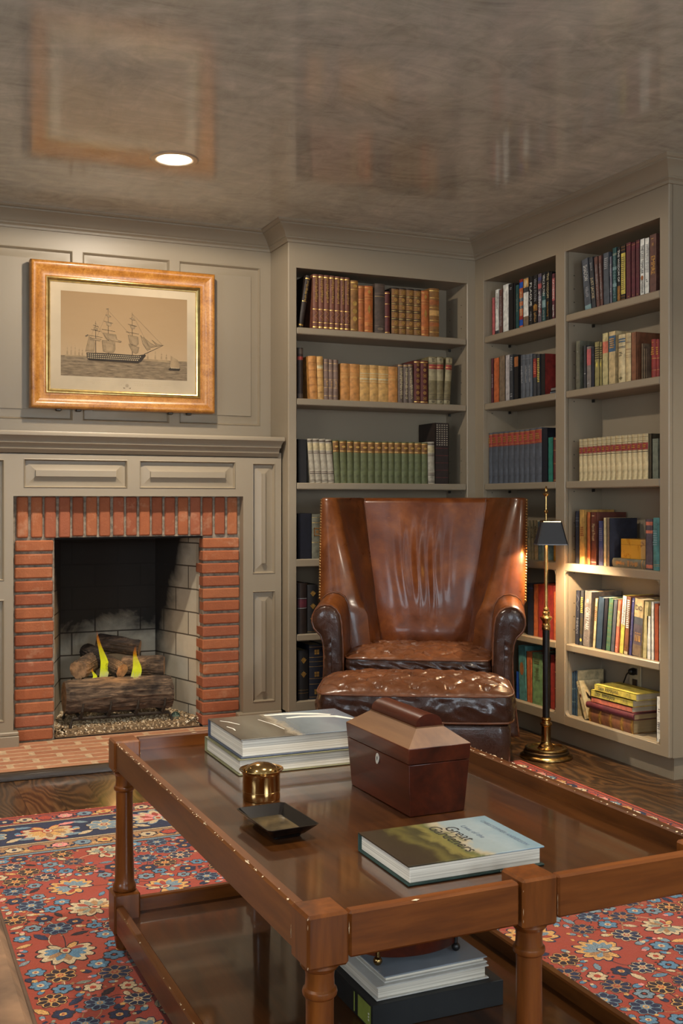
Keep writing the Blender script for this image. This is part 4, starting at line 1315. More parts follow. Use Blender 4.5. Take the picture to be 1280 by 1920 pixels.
def shelf_pins(mb, plane, axis, front, back, zs):
    for z in zs:
        for d in (front, back):
            if axis == 'x':      # side panel normal along x, depth along y
                mb.box(plane - .001, plane + .001, d - .0022, d + .0022, z - .0022, z + .0022)
            else:
                mb.box(d - .0022, d + .0022, plane - .001, plane + .001, z - .0022, z + .0022)


# left bookcase (faces -Y)
bl = thing('bookcase', 'tall taupe built-in bookcase behind the armchair, beside the fireplace', 'bookcase', (2.334, BCY, 0))
LX0, LX1, LYB = 1.866, 2.799, 5.045
mb = MB()
mb.box(SX1, LX0, BCY, BCY + .02, KICK, H - .01, 0, .004)
mb.box(LX1, BCX + .012, BCY, BCY + .02, KICK, H - .01, 0, .004)
mb.box(LX0 - .01, LX1 + .01, BCY + .0005, BCY + .02, TOPZ, H - .01)
mb.box(LX0 - .01, LX1 + .01, BCY + .0005, BCY + .02, KICK, SHZ[5], 0, .003)
mb.box(LX0 - .01, LX1 + .01, BCY + .0005, BCY + .02, SHZ[3] - .036, SHZ[3], 0, .003)
mb.build('face_frame', PAINT, bl, True)
MB().box(SX1 + .0004, SX1 + .018, BCY + .0202, YB, KICK, H - .01).build('side_panel', PAINT, bl, True)
MB().box(LX1, LX1 + .018, BCY + .02, YB, KICK, H - .01).build('inner_side', PAINT, bl, True)
MB().box(SX1 + .018, LX0, BCY + .02, YB, KICK, H - .01).build('inner_side', PAINT, bl, True)
MB().box(LX0, LX1, LYB, LYB + .012, KICK, H - .01).build('back_panel', PAINT, bl, True)
MB().box(LX0, LX1, BCY + .02, LYB, TOPZ + .002, TOPZ + .02).build('top_panel', PAINT, bl, True)
for k, z in enumerate(SHZ):
    y0 = BCY + (.0205 if k in (3, 5) else .003)
    MB().box(LX0 + .002, LX1 - .002, y0, LYB, z - (.032 if k != 5 else .03), z, 0, .004).build('shelf', PAINT, bl, True)
mb = MB()
shelf_pins(mb, LX1, 'x', BCY + .06, LYB - .04, [z + d for z in SHZ for d in (-.045, .06, .12, .18) if .2 < z + d < 2.15])
for z in SHZ[:3]:
    mb.box(LX1 - .012, LX1, LYB - .05, LYB - .042, z - .046, z - .033)
mb.build('shelf_pin', PIN, bl, True)
MB().box(SX1 + .01, BCX + .02, BCY + .05, BCY + .065, 0, KICK + .01).build('toe_kick', PAINT, bl, True)

# corner bookcase on the right wall (faces -X), two bays
br = thing('bookcase', 'wide taupe two-bay built-in bookcase behind the brass floor lamp, along the right wall', 'bookcase', (BCX, 4.09, 0))
XB = 3.047
BAYS = [(4.116, 4.741), (3.41, 4.042)]
mb = MB()
mb.box(BCX, BCX + .02, 4.741, BCY - .0003, KICK, H - .01, 0, .0008)
mb.box(BCX, BCX + .02, 4.042, 4.116, KICK, H - .01, 0, .004)
mb.box(BCX, BCX + .02, REND, 3.41, KICK, H - .01, 0, .004)
for y0, y1 in BAYS:
    mb.box(BCX + .0005, BCX + .02, y0 - .01, y1 + .01, TOPZ, H - .01)
    mb.box(BCX + .0005, BCX + .02, y0 - .01, y1 + .01, KICK, SHZ[5], 0, .003)
    mb.box(BCX + .0005, BCX + .02, y0 - .01, y1 + .01, SHZ[3] - .036, SHZ[3], 0, .003)
# rounded inner corners of the lower openings
for y0, y1 in BAYS:
    for (zc, s) in ((SHZ[5], 1), (SHZ[3] - .036, -1)):
        for ye, t_ in ((y0, 1), (y1, -1)):
            r = .02
            poly = [(ye, zc)] + [(ye + t_ * (r - r * sin(a)), zc + s * (r - r * cos(a))) for a in [k * pi / 2 / 6 for k in range(7)]]
            mb.prism(poly, lambda a, b, d: (d, a, b), BCX + .001, BCX + .019)
mb.build('face_frame', PAINT, br, True)
MB().box(BCX + .0195, XW1 - .001, REND + .0012, REND + .018, KICK, H - .01).build('end_panel', PAINT, br, True)
for ya, yb_ in ((4.741, 4.759), (4.098, 4.116), (4.042, 4.06), (3.392, 3.41)):
    MB().box(BCX + .02, XB + .012, ya, yb_, KICK, H - .01).build('inner_side', PAINT, br, True)
for y0, y1 in BAYS:
    MB().box(XB, XB + .012, y0, y1, KICK, H - .01).build('back_panel', PAINT, br, True)
    MB().box(BCX + .02, XB, y0, y1, TOPZ + .002, TOPZ + .02).build('top_panel', PAINT, br, True)
    for k, z in enumerate(SHZ):
        x0 = BCX + (.0205 if k in (3, 5) else .003)
        MB().box(x0, XB, y0 + .002, y1 - .002, z - (.032 if k != 5 else .03), z, 0, .004).build('shelf', PAINT, br, True)
mb = MB()
for y0, y1 in BAYS:
    shelf_pins(mb, y1, 'y', BCX + .05, XB - .05, [z + d for z in SHZ for d in (-.045, .06, .12, .18) if .2 < z + d < 2.15])
    for z in SHZ[:3]:
        mb.box(XB - .055, XB - .046, y1 - .012, y1, z - .046, z - .033)
mb.build('shelf_pin', PIN, br, True)
mb = MB()
mb.box(BCX + .05, BCX + .065, REND + .0455, BCY + .06, 0, KICK + .004)
mb.box(BCX + .05, XW1 - .001, REND + .0295, REND + .045, 0, KICK + .004)
mb.box(BCX + .021, XW1 - .001, REND + .02, BCY, KICK + .0045, KICK + .012)
mb.build('toe_kick', PAINT, br, True)

# outlet on the back of the lowest right shelf, with a plug in it
t = thing('power_outlet', 'cream wall outlet low on the back panel behind the yellow books', 'outlet', (XB - .001, 3.80, .335))
IVORY = simple('ivory_plastic', (176, 160, 126), .4, var=.05)
MB().box(-.006, 0, -.038, .038, -.06, .06, 0, .003).build('cover_plate', IVORY, t)
mb = MB()
for z in (-.024, .024):
    mb.box(-.009, -.005, -.017, .017, z - .014, z + .014, 0, .004)
mb.build('socket', simple('brown_socket', (60, 44, 30), .4), t)
pl = thing('power_plug', 'black plug with a cable drooping from the cream wall outlet', 'plug', (XB - .010, 3.80, .359))
BLK = simple('black_plastic', (18, 16, 15), .45, var=.1)
MB().lathe([(.001, 0), (.015, .0), (.017, .008), (.013, .024), (.006, .03), (.001, .031)], 16, xform=None) if False else None
MB().lathe([(.001, .0), (.015, .0), (.017, .008), (.013, .024), (.006, .03), (.001, .031)], 16).build('plug_body', BLK, pl, xform=Matrix.Rotation(radians(-90), 4, 'Y'))
MB().tube([(-.028, 0, 0), (-.034, .01, -.012), (-.030, .035, -.05), (-.022, .05, -.10), (-.02, .055, -.17), (-.02, .06, -.208)], .003, 8).build('cable', BLK, pl)

# ================================================================== BOOKS
_cm = {}


def cmat(rgb, rough=.6, metal=0.0):
    k = (rgb, rough, metal)
    if k not in _cm:
        _cm[k] = simple('cover_%d_%d_%d' % rgb, rgb, rough, metal, .16, 40, .12, 500)
    return _cm[k]


K = dict(
    redbrown=(104, 60, 42), gilt=(186, 146, 82), goldbrown=(128, 88, 42), tan=(150, 84, 38), tan2=(166, 92, 40), greybrown=(74, 60, 50), darkred=(84, 34, 28), dark=(40, 28, 22), orange=(184, 126, 64),
    yellowtan=(190, 146, 82), pale=(186, 142, 80), mauve=(116, 92, 78), gmauve=(98, 82, 70), red=(136, 44, 38), redlabel=(142, 56, 44), olive=(112, 100, 68), lattice=(150, 138, 104), green=(94, 98, 62), cream=(192, 174, 132), greywhite=(160, 150, 130),
    black=(24, 22, 22), navyblack=(20, 22, 34), greyg=(100, 98, 82), navy=(38, 41, 54), white=(214, 214, 206), pink=(178, 92, 92), teal=(36, 74, 74), blue=(62, 66, 104), slate=(74, 79, 86), slatebook=(76, 80, 88), orangecloth=(178, 94, 52),
    taupe=(116, 98, 78), palegrey=(168, 162, 160), charcoal=(56, 58, 62), plum=(88, 44, 52), brownorange=(150, 92, 48), yellow=(206, 186, 84), burg=(88, 34, 44), burg2=(98, 36, 34), brownrose=(98, 66, 58), tealgreen=(40, 114, 98), paleblue=(120, 148, 150),
    bblue=(26, 74, 160), tealpale=(78, 128, 124), greenpale=(110, 142, 96), lilac=(112, 110, 122), oliveold=(140, 130, 82), beige=(184, 162, 118), bluelabel=(62, 88, 112), brown=(126, 80, 54), darkolive=(70, 62, 46), greygreen=(112, 118, 102), tanyellow=(176, 136, 72),
    obrown=(164, 92, 48), pbrown=(92, 46, 34), deepblue=(38, 58, 78), greencl=(66, 100, 78), coral=(196, 112, 88), rust=(160, 74, 42), royal=(60, 60, 112), grey=(118, 110, 104), silver=(150, 150, 150), purpleg=(86, 76, 84), ocream=(178, 166, 118))
_gold = [GOLDLEAF]


def kc(n):
    return GOLDLEAF if n == 'gilt' else cmat(K[n], .62)


GB = [(.03, .045, 'gilt', 0), (.95, .965, 'gilt', 0)]
FIVE = [(.17, .19), (.34, .36), (.51, .53), (.68, .70), (.85, .87)]


def ribs(c, extra=()):
    return [(a, b, c, .0014) for a, b in FIVE] + list(extra)


# style: cover colour, rounded spine, [(z0,z1,colour,raise)], [(text, colour, z centre, length fraction)], [(shape,z,size,colour)]
ST = {
    'redgilt_d': ('dark', 1, [(.04, .07, 'gilt', 0), (.5, .51, 'gilt', 0), (.93, .95, 'gilt', 0)], [], [('dots', .7, .4, 'gilt')]),
    'redgilt': ('redbrown', 1, [(.03, .05, 'gilt', 0), (.12, .128, 'gilt', 0), (.36, .37, 'gilt', 0), (.95, .965, 'gilt', 0)], [], [('dots', .72, .46, 'gilt'), ('scroll', .25, .2, 'gilt')]),
    'goldbrown': ('goldbrown', 1, [(.04, .05, 'gilt', 0), (.82, .83, 'gilt', 0), (.95, .97, 'gilt', 0)], [], [('oval', .25, .1, 'gilt'), ('oval', .4, .1, 'gilt'), ('oval', .55, .1, 'gilt'), ('oval', .89, .06, 'gilt')]),
    'tan': ('tan', 1, [(.3, .306, 'gilt', 0), (.64, .646, 'gilt', 0), (.7, .706, 'gilt', 0), (.96, .97, 'gilt', 0)], [], []),
    'tanorn': ('tan2', 1, [(.04, .05, 'gilt', 0), (.16, .166, 'gilt', 0), (.2, .206, 'gilt', 0), (.72, .726, 'gilt', 0), (.78, .786, 'gilt', 0), (.95, .96, 'gilt', 0)], [], [('diamond', .5, .2, 'gilt'), ('diamond', .87, .1, 'gilt')]),
    'greybrown': ('greybrown', 1, [(.03, .036, 'taupe', 0), (.15, .156, 'taupe', 0), (.74, .746, 'gilt', 0), (.8, .806, 'taupe', 0), (.95, .956, 'taupe', 0)], [], [('oval', .09, .06, 'taupe')]),
    'darkred': ('darkred', 1, GB + [(.4, .41, 'gilt', 0), (.7, .71, 'gilt', 0)], [], []),
    'band4': ('dark', 1, [(.02, .14, 'goldbrown', 0), (.18, .31, 'goldbrown', 0), (.36, .48, 'goldbrown', 0), (.53, .64, 'goldbrown', 0), (.68, .80, 'goldbrown', 0), (.84, .97, 'goldbrown', 0), (.155, .165, 'gilt', .0014), (.33, .34, 'gilt', .0014), (.5, .51, 'gilt', .0014), (.655, .665, 'gilt', .0014), (.815, .825, 'gilt', .0014)], [],
              [('square', .08, .07, 'gilt'), ('ring', .25, .07, 'gilt'), ('ring', .42, .07, 'gilt'), ('square', .585, .06, 'gilt'), ('ring', .74, .07, 'gilt'), ('square', .9, .07, 'gilt')]),
    'goldtan': ('goldbrown', 1, [(.1, .11, 'gilt', .001), (.22, .3, 'tan', 0), (.34, .35, 'gilt', .001), (.44, .55, 'pale', 0), (.6, .61, 'gilt', .001), (.66, .76, 'tan', 0), (.8, .81, 'gilt', .001), (.94, .96, 'gilt', 0)], [], []),
    'lattice_d': ('dark', 1, [(.02, .1, 'greybrown', 0), (.76, .83, 'redlabel', 0), (.88, .98, 'greybrown', 0)], [], []),
    'lattice': ('olive', 1, [(.02, .09, 'lattice', 0), (.095, .105, 'dark', 0), (.2, .206, 'dark', 0), (.5, .78, 'lattice', 0), (.74, .84, 'redlabel', 0), (.78, .79, 'gilt', 0), (.88, .98, 'lattice', 0)], [], [('dots', .05, .05, 'dark'), ('dots', .93, .08, 'dark')]),
    'orangeband': ('orange', 1, ribs('orange', [(.16, .167, 'tan', 0), (.33, .337, 'tan', 0), (.5, .507, 'tan', 0), (.67, .677, 'tan', 0), (.84, .847, 'tan', 0)]), [], []),
    'paleband': ('pale', 1, ribs('yellowtan', [(.16, .167, 'tan', 0), (.33, .337, 'tan', 0), (.5, .507, 'tan', 0), (.67, .677, 'tan', 0), (.84, .847, 'tan', 0), (.72, .79, 'cream', 0)]), [], []),
    'mauve': ('mauve', 1, [(.1, .106, 'gilt', 0), (.3, .306, 'gilt', 0), (.5, .506, 'gilt', 0), (.72, .726, 'gilt', 0), (.9, .906, 'gilt', 0)], [], [('dots', .4, .15, 'pale')]),
    'orange': ('orange', 1, [(.52, .525, 'pale', 0), (.56, .563, 'pale', 0), (.62, .64, 'pale', 0), (.66, .67, 'pale', 0), (.72, .735, 'pale', 0), (.86, .866, 'pale', 0), (.96, .965, 'pale', 0)], [], []),
    'yellowtan': ('yellowtan', 1, [(.5, .506, 'tan', 0), (.54, .55, 'cream', 0), (.60, .64, 'cream', 0), (.70, .71, 'cream', 0), (.76, .78, 'cream', 0), (.9, .906, 'tan', 0)], [], []),
    'greymauve': ('gmauve', 1, [(.95, .97, 'pale', 0)], [], [('dots', .5, .8, 'cream')]),
    'redorn': ('darkred', 1, [(.03, .05, 'gilt', 0), (.95, .97, 'gilt', 0)], [], [('square', .12, .08, 'gilt'), ('ring', .25, .08, 'gilt'), ('square', .38, .08, 'gilt'), ('ring', .52, .08, 'gilt'), ('square', .65, .08, 'gilt'), ('ring', .78, .07, 'gilt'), ('square', .9, .06, 'gilt')]),
    'black': ('black', 0, [], [], []),
    'whiteband': ('greywhite', 1, [(.03, .045, 'greybrown', 0), (.06, .07, 'gmauve', 0), (.2, .22, 'greybrown', 0), (.24, .26, 'gmauve', 0), (.66, .68, 'gmauve', 0), (.7, .71, 'greybrown', 0), (.74, .9, 'cream', 0), (.93, .96, 'greybrown', 0)], [], []),
    'green': ('green', 1, [(.72, .975, 'goldbrown', 0), (.745, .755, 'gilt', 0), (.95, .96, 'gilt', 0)], [], [('oval', .85, .05, 'gilt')]),
    'dotted': ('dark', 0, [(.1, .11, 'darkred', 0), (.22, .23, 'darkred', 0), (.34, .35, 'darkred', 0), (.46, .47, 'darkred', 0), (.58, .59, 'darkred', 0)], [], [('grid', .8, .36, 'greywhite')]),
    'navyblack': ('navyblack', 0, [], [], []),
    'greygilt': ('greyg', 1, [(.36, .37, 'gilt', 0), (.8, .81, 'gilt', 0), (.92, .925, 'gilt', 0)], [], [('square', .6, .2, 'goldbrown')]),
    'brownpanel': ('dark', 1, [(.5, .51, 'silver', 0), (.52, .68, 'burg', 0), (.69, .7, 'silver', 0)], [], []),
    'emblem2': ('black', 1, [(.03, .035, 'gilt', 0)], [], [('shield', .82, .13, 'gilt'), ('shield', .56, .13, 'gilt'), ('shield', .3, .13, 'gilt')]),
    'emblem2b': ('black', 1, [(.2, .205, 'gilt', 0), (.14, .145, 'gilt', 0)], [], [('shield', .8, .14, 'gilt'), ('shield', .52, .14, 'gilt')]),
    'navygilt': ('navyblack', 1, [(.04, .046, 'gilt', 0), (.28, .286, 'gilt', 0), (.38, .386, 'gilt', 0), (.6, .606, 'gilt', 0), (.69, .696, 'gilt', 0), (.77, .776, 'gilt', 0), (.96, .966, 'gilt', 0)], [], [('cross', .87, .1, 'gilt'), ('cross', .46, .1, 'gilt'), ('cross', .14, .1, 'gilt')]),
    'pink': ('pink', 0, [(.0, .05, 'coral', 0)], [], []),
    'whitespot': ('white', 0, [(.02, .1, 'charcoal', 0)], [], [('dots', .75, .35, 'grey')]),
    'darktext': ('brownrose', 0, [], [], [('dots', .5, .7, 'silver')]),
    'white': ('white', 0, [], [], []),
    'blacktext': ('black', 0, [], [], [('dots', .9, .06, 'silver')]),
    'darkteal': ('teal', 0, [], [], [('dots', .6, .4, 'greygreen')]),
    'redblue': ('orangecloth', 0, [(.06, .18, 'bblue', 0), (.18, .26, 'red', 0), (.4, .46, 'bluelabel', 0), (.55, .62, 'bluelabel', 0), (.82, .94, 'bblue', 0), (.94, 1, 'red', 0)], [], [('dots', .5, .5, 'cream')]),
    'photolabel': ('charcoal', 0, [(0, .22, 'taupe', 0), (.22, .7, 'white', 0), (.8, .98, 'pale', 0)], [], [('oval', .88, .14, 'cream')]),
    'blackplague': ('black', 0, [], [('PLAGUE', 'white', .64, .5)], [('dots', .2, .2, 'silver')]),
    'vflynn1': ('black', 0, [(.28, .40, 'goldbrown', 0)], [('VINCE FLYNN', 'silver', .7, .5)], [('oval', .36, .12, 'gilt'), ('dots', .15, .2, 'pale')]),
    'purplemix': ('purpleg', 0, [(.2, .3, 'plum', 0), (.45, .55, 'lilac', 0), (.7, .8, 'pink', 0), (.86, .93, 'blue', 0)], [], [('dots', .4, .5, 'white')]),
    'vflynn2': ('teal', 0, [(.6, 1, 'black', 0), (.3, .45, 'paleblue', 0)], [('VINCE FLYNN', 'white', .74, .46)], [('dots', .15, .2, 'silver')]),
    'blackwis': ('black', 0, [], [('THE WISDOM', 'cream', .72, .5)], [('dots', .25, .3, 'gilt')]),
    'mauvetext': ('plum', 0, [(.42, .9, 'pink', 0)], [('KATHERINE', 'white', .66, .44)], [('dots', .2, .26, 'white')]),
    'plumtext': ('plum', 0, [], [], [('dots', .5, .3, 'silver')]),
    'orangecloth': ('orangecloth', 0, [(.06, .066, 'rust', 0), (.94, .946, 'rust', 0)], [], []),
    'taupe': ('taupe', 0, [], [], []),
    'palegrey': ('palegrey', 0, [], [], []),
    'slatewhite': ('charcoal', 0, [], [], [('bars', .8, .3, 'silver'), ('bars', .12, .1, 'silver')]),
    'blackorange': ('black', 0, [(.74, .96, 'brownorange', 0)], [], []),
    'slate': ('slate', 1, [(.9, .904, 'silver', 0)], [], [('dots', .55, .4, 'silver')]),
    'charred': ('charcoal', 0, [(.46, .9, 'red', 0)], [], [('bars', .68, .3, 'coral')]),
    'yellowtext': ('charcoal', 0, [], [], [('bars', .62, .58, 'yellow')]),
    'blackred': ('red', 0, [(0, 1, 'black', 0)], [], []),
    'bluered': ('slatebook', 1, [(.72, .97, 'redlabel', 0), (.745, .752, 'gilt', 0), (.955, .965, 'gilt', 0)], [], [('bars', .85, .12, 'gilt')]),
    'tealgreen': ('tealgreen', 0, [], [], []),
    'creamold': ('cream', 0, [(.8, .81, 'taupe', 0)], [], [('dots', .7, .3, 'dark')]),
    'paleblue': ('paleblue', 0, [], [], []),
    'navy': ('navy', 0, [(.9, .92, 'blue', 0)], [], []),
    'red': ('red', 0, [], [], []),
    'brightblue': ('bblue', 0, [], [], []),
    'tealoval': ('tealpale', 0, [], [], [('oval', .58, .24, 'brownorange')]),
    'greengraph': ('greenpale', 0, [(.03, .04, 'green', 0)], [], [('bars', .85, .12, 'green'), ('dots', .6, .25, 'green')]),
    'shadow': ('slate', 0, [(0, .1, 'paleblue', 0)], [('SHADOW', 'white', .72, .26)], [('dots', .35, .2, 'silver')]),
    'jackie': ('charcoal', 0, [], [('JUST JACKIE', 'cream', .4, .52)], [('dots', .82, .16, 'silver')]),
    'slategrey': ('slate', 0, [], [], [('bars', .8, .22, 'silver')]),
    'lilactext': ('lilac', 0, [], [], [('bars', .72, .25, 'silver'), ('bars', .3, .1, 'silver')]),
    'tealpat': ('teal', 0, [(.3, .36, 'paleblue', 0), (.6, .66, 'paleblue', 0), (.86, .9, 'greygreen', 0)], [], [('dots', .5, .8, 'paleblue')]),
    'wisdom': ('black', 0, [(.02, .3, 'goldbrown', 0)], [('THE WISDOM OF', 'white', .66, .6)], [('dots', .15, .22, 'gilt')]),
    'blackyellow': ('black', 0, [(.13, .86, 'yellow', 0)], [], [('grid', .94, .1, 'goldbrown'), ('grid', .06, .1, 'goldbrown'), ('bars', .5, .6, 'olive')]),
    'burgundy': ('burg', 0, [(.96, .965, 'gilt', 0)], [], [('dots', .6, .5, 'brownrose'), ('dots', .06, .05, 'gilt')]),
    'templar': ('white', 0, [], [('THE LAST TEMPLAR', 'black', .64, .56), ('RAYMOND KHOURY', 'black', .17, .22)], [('oval', .32, .08, 'brownorange')]),
    'afterempire': ('white', 0, [], [('AFTER THE EMPIRE', 'silver', .64, .6)], [('dots', .25, .06, 'charcoal')]),
    'empire': ('brownrose', 0, [], [('EMPIRE', 'gilt', .48, .38)], [('square', .83, .05, 'pale'), ('dots', .93, .03, 'pale')]),
    'greydots': ('greyg', 0, [], [], [('dots', .78, .03, 'silver'), ('dots', .3, .15, 'grey')]),
    'darkslate': ('charcoal', 0, [], [], [('dots', .35, .05, 'white')]),
    'greyred': ('grey', 0, [(.55, .94, 'pink', 0)], [], [('dots', .15, .1, 'silver')]),
    'darkblue': ('navy', 0, [(.8, .82, 'slate', 0)], [], []),
    'olivestripe': ('oliveold', 0, [(.62, .64, 'dark', 0), (.67, .69, 'dark', 0), (.72, .74, 'dark', 0), (.77, .79, 'dark', 0), (.82, .84, 'dark', 0), (.87, .89, 'dark', 0)], [], [('diamond', .5, .14, 'yellow')]),
    'oliveorange': ('ocream', 0, [(.62, .84, 'coral', 0)], [], [('dots', .92, .08, 'cream')]),
    'beigeblue': ('beige', 0, [(.62, .92, 'bluelabel', 0)], [], [('bars', .78, .2, 'pale')]),
    'creamblue': ('cream', 1, [(.84, .92, 'bluelabel', 0), (.87, .89, 'cream', 0), (.72, .76, 'charcoal', 0), (.735, .745, 'cream', 0)], [], [('dots', .6, .1, 'dark'), ('shield', .1, .08, 'olive')]),
    'creamtan': ('beige', 1, [(.5, .506, 'brown', 0), (.54, .546, 'brown', 0), (.6, .606, 'brown', 0), (.66, .672, 'brown', 0), (.8, .81, 'brown', 0)], [], []),
    'brown': ('brown', 0, [], [], []),
    'redset': ('red', 1, [(.5, .51, 'gilt', 0), (.2, .205, 'gilt', 0)], [], [('bars', .7, .22, 'gilt'), ('dots', .92, .03, 'gilt')]),
    'creamred': ('cream', 1, [(.60, .615, 'dark', 0), (.64, .65, 'dark', 0), (.655, .80, 'red', 0), (.805, .815, 'dark', 0), (.84, .85, 'dark', 0), (.93, .94, 'olive', 0)], [], [('bars', .73, .08, 'gilt')]),
    'darkolive': ('darkolive', 0, [], [], []),
    'greygreen': ('greygreen', 0, [(.9, .91, 'greyg', 0)], [], []),
    'navyband': ('navy', 0, [(.7, .72, 'slate', 0), (.8, .83, 'slate', 0), (.86, .88, 'slate', 0)], [], []),
    'tanyellow': ('tanyellow', 0, [], [], [('bars', .6, .18, 'tan')]),
    'orangebrown': ('obrown', 0, [], [], []),
    'proust': ('pbrown', 0, [(.05, .06, 'cream', 0)], [('Marcel Proust', 'cream', .62, .46)], [('dots', .93, .03, 'cream')]),
    'blue': ('blue', 0, [], [], [('bars', .7, .3, 'lilac')]),
    'creamtall': ('cream', 0, [], [], []),
    'navyorange': ('purpleg', 0, [(.03, .1, 'coral', 0), (.72, .78, 'coral', 0), (.88, .95, 'coral', 0)], [], []),
    'teal': ('tealpale', 1, [(.08, .086, 'gilt', 0), (.11, .116, 'gilt', 0)], [], [('bars', .62, .3, 'paleblue'), ('scroll', .85, .12, 'silver')]),
    'navyscript': ('navy', 0, [], [], [('scroll', .78, .3, 'silver'), ('dots', .35, .3, 'silver')]),
    'yellowdark': ('charcoal', 0, [(.2, .5, 'darkolive', 0)], [], [('bars', .74, .3, 'yellow'), ('oval', .1, .06, 'yellow')]),
    'gorky': ('grey', 0, [], [('GORKY PARK', 'white', .5, .42)], [('square', .82, .07, 'white'), ('scroll', .14, .1, 'white')]),
    'creamtext': ('cream', 0, [], [], [('bars', .7, .3, 'brown')]),
    'deepblue': ('deepblue', 0, [], [], []),
    'darknavy': ('navyblack', 0, [], [], []),
    'greencloth': ('greencl', 0, [(.1 + .08 * k, .115 + .08 * k, 'green', 0) for k in range(11)], [], []),
    'bluecloth': ('slatebook', 0, [], [], []),
    'coral': ('coral', 0, [(.5, .8, 'beige', 0)], [], [('scroll', .62, .3, 'dark'), ('dots', .1, .03, 'white')]),
    'whiteyellow': ('yellow', 0, [(.5, 1, 'white', 0)], [], [('dots', .7, .5, 'grey')]),
    'brownwhite': ('brown', 0, [(0, .05, 'cream', 0)], [], [('bars', .7, .5, 'white'), ('dots', .1, .1, 'gilt')]),
    'royalblue': ('royal', 0, [], [], [('dots', .5, .5, 'lilac'), ('dots', .95, .02, 'white')]),
    'doart': ('beige', 0, [(0, .2, 'taupe', 0), (.2, .68, 'purpleg', 0), (.55, .68, 'slate', 0)], [('DO', 'charcoal', .84, -1)], [('people', .36, .2, 'pale')]),
    'navytaupe': ('navy', 0, [(0, 1, 'taupe', 0)], [], []),
    'olivecream': ('ocream', 0, [], [], []),
    'rust': ('rust', 0, [], [], []),
}
random.seed(21)


def book_mesh(t, h, D, cover, rnd, bands, bulge):
    """cover with separate spine strips; local: spine at y=0 facing -Y"""
    cols = [cover]
    zs = {0.0, 1.0}
    for a, b, c, r in bands:
        zs |= {max(0, a), min(1, b)}
        if c not in cols:
            cols.append(c)
    zs = sorted(zs)
    mb = MB()
    N = 8 if rnd else 1
    cth = .0024

    def prof(extra):
        out = []
        for k in range(N + 1):
            u = -1 + 2 * k / N
            out.append((u * t / 2, -(bulge * (1 - u * u)) - extra * (1 - .3 * abs(u))))
        return out
    for i in range(len(zs) - 1):
        a, b = zs[i], zs[i + 1]
        mid = (a + b) / 2
        c, r = cover, 0
        for A, B, cc, rr in bands:
            if A <= mid <= B:
                c, r = cc, max(r, rr)
        P = prof(r)
        lo = [(x, y, a * h) for x, y in P]
        hi = [(x, y, b * h) for x, y in P]
        mb.loft([lo, hi], cols.index(c), False, False)
        if r:
            Q = prof(0)
            for z, L in ((a * h, lo), (b * h, hi)):
                mb.loft([[(x, y, z) for x, y in Q], L], cols.index(c), False, False)
    # spine inner, ends
    P = prof(0)
    for z in (0, h):
        mb.loft([[(x, y, z) for x, y in P], [(x, .002, z) for x, y in P]], 0, False, False)
    for s in (-1, 1):
        x0, x1 = (-t / 2, -t / 2 + cth) if s < 0 else (t / 2 - cth, t / 2)
        mb.box(x0, x1, 0.0, D, 0, h, 0)
    return mb, cols


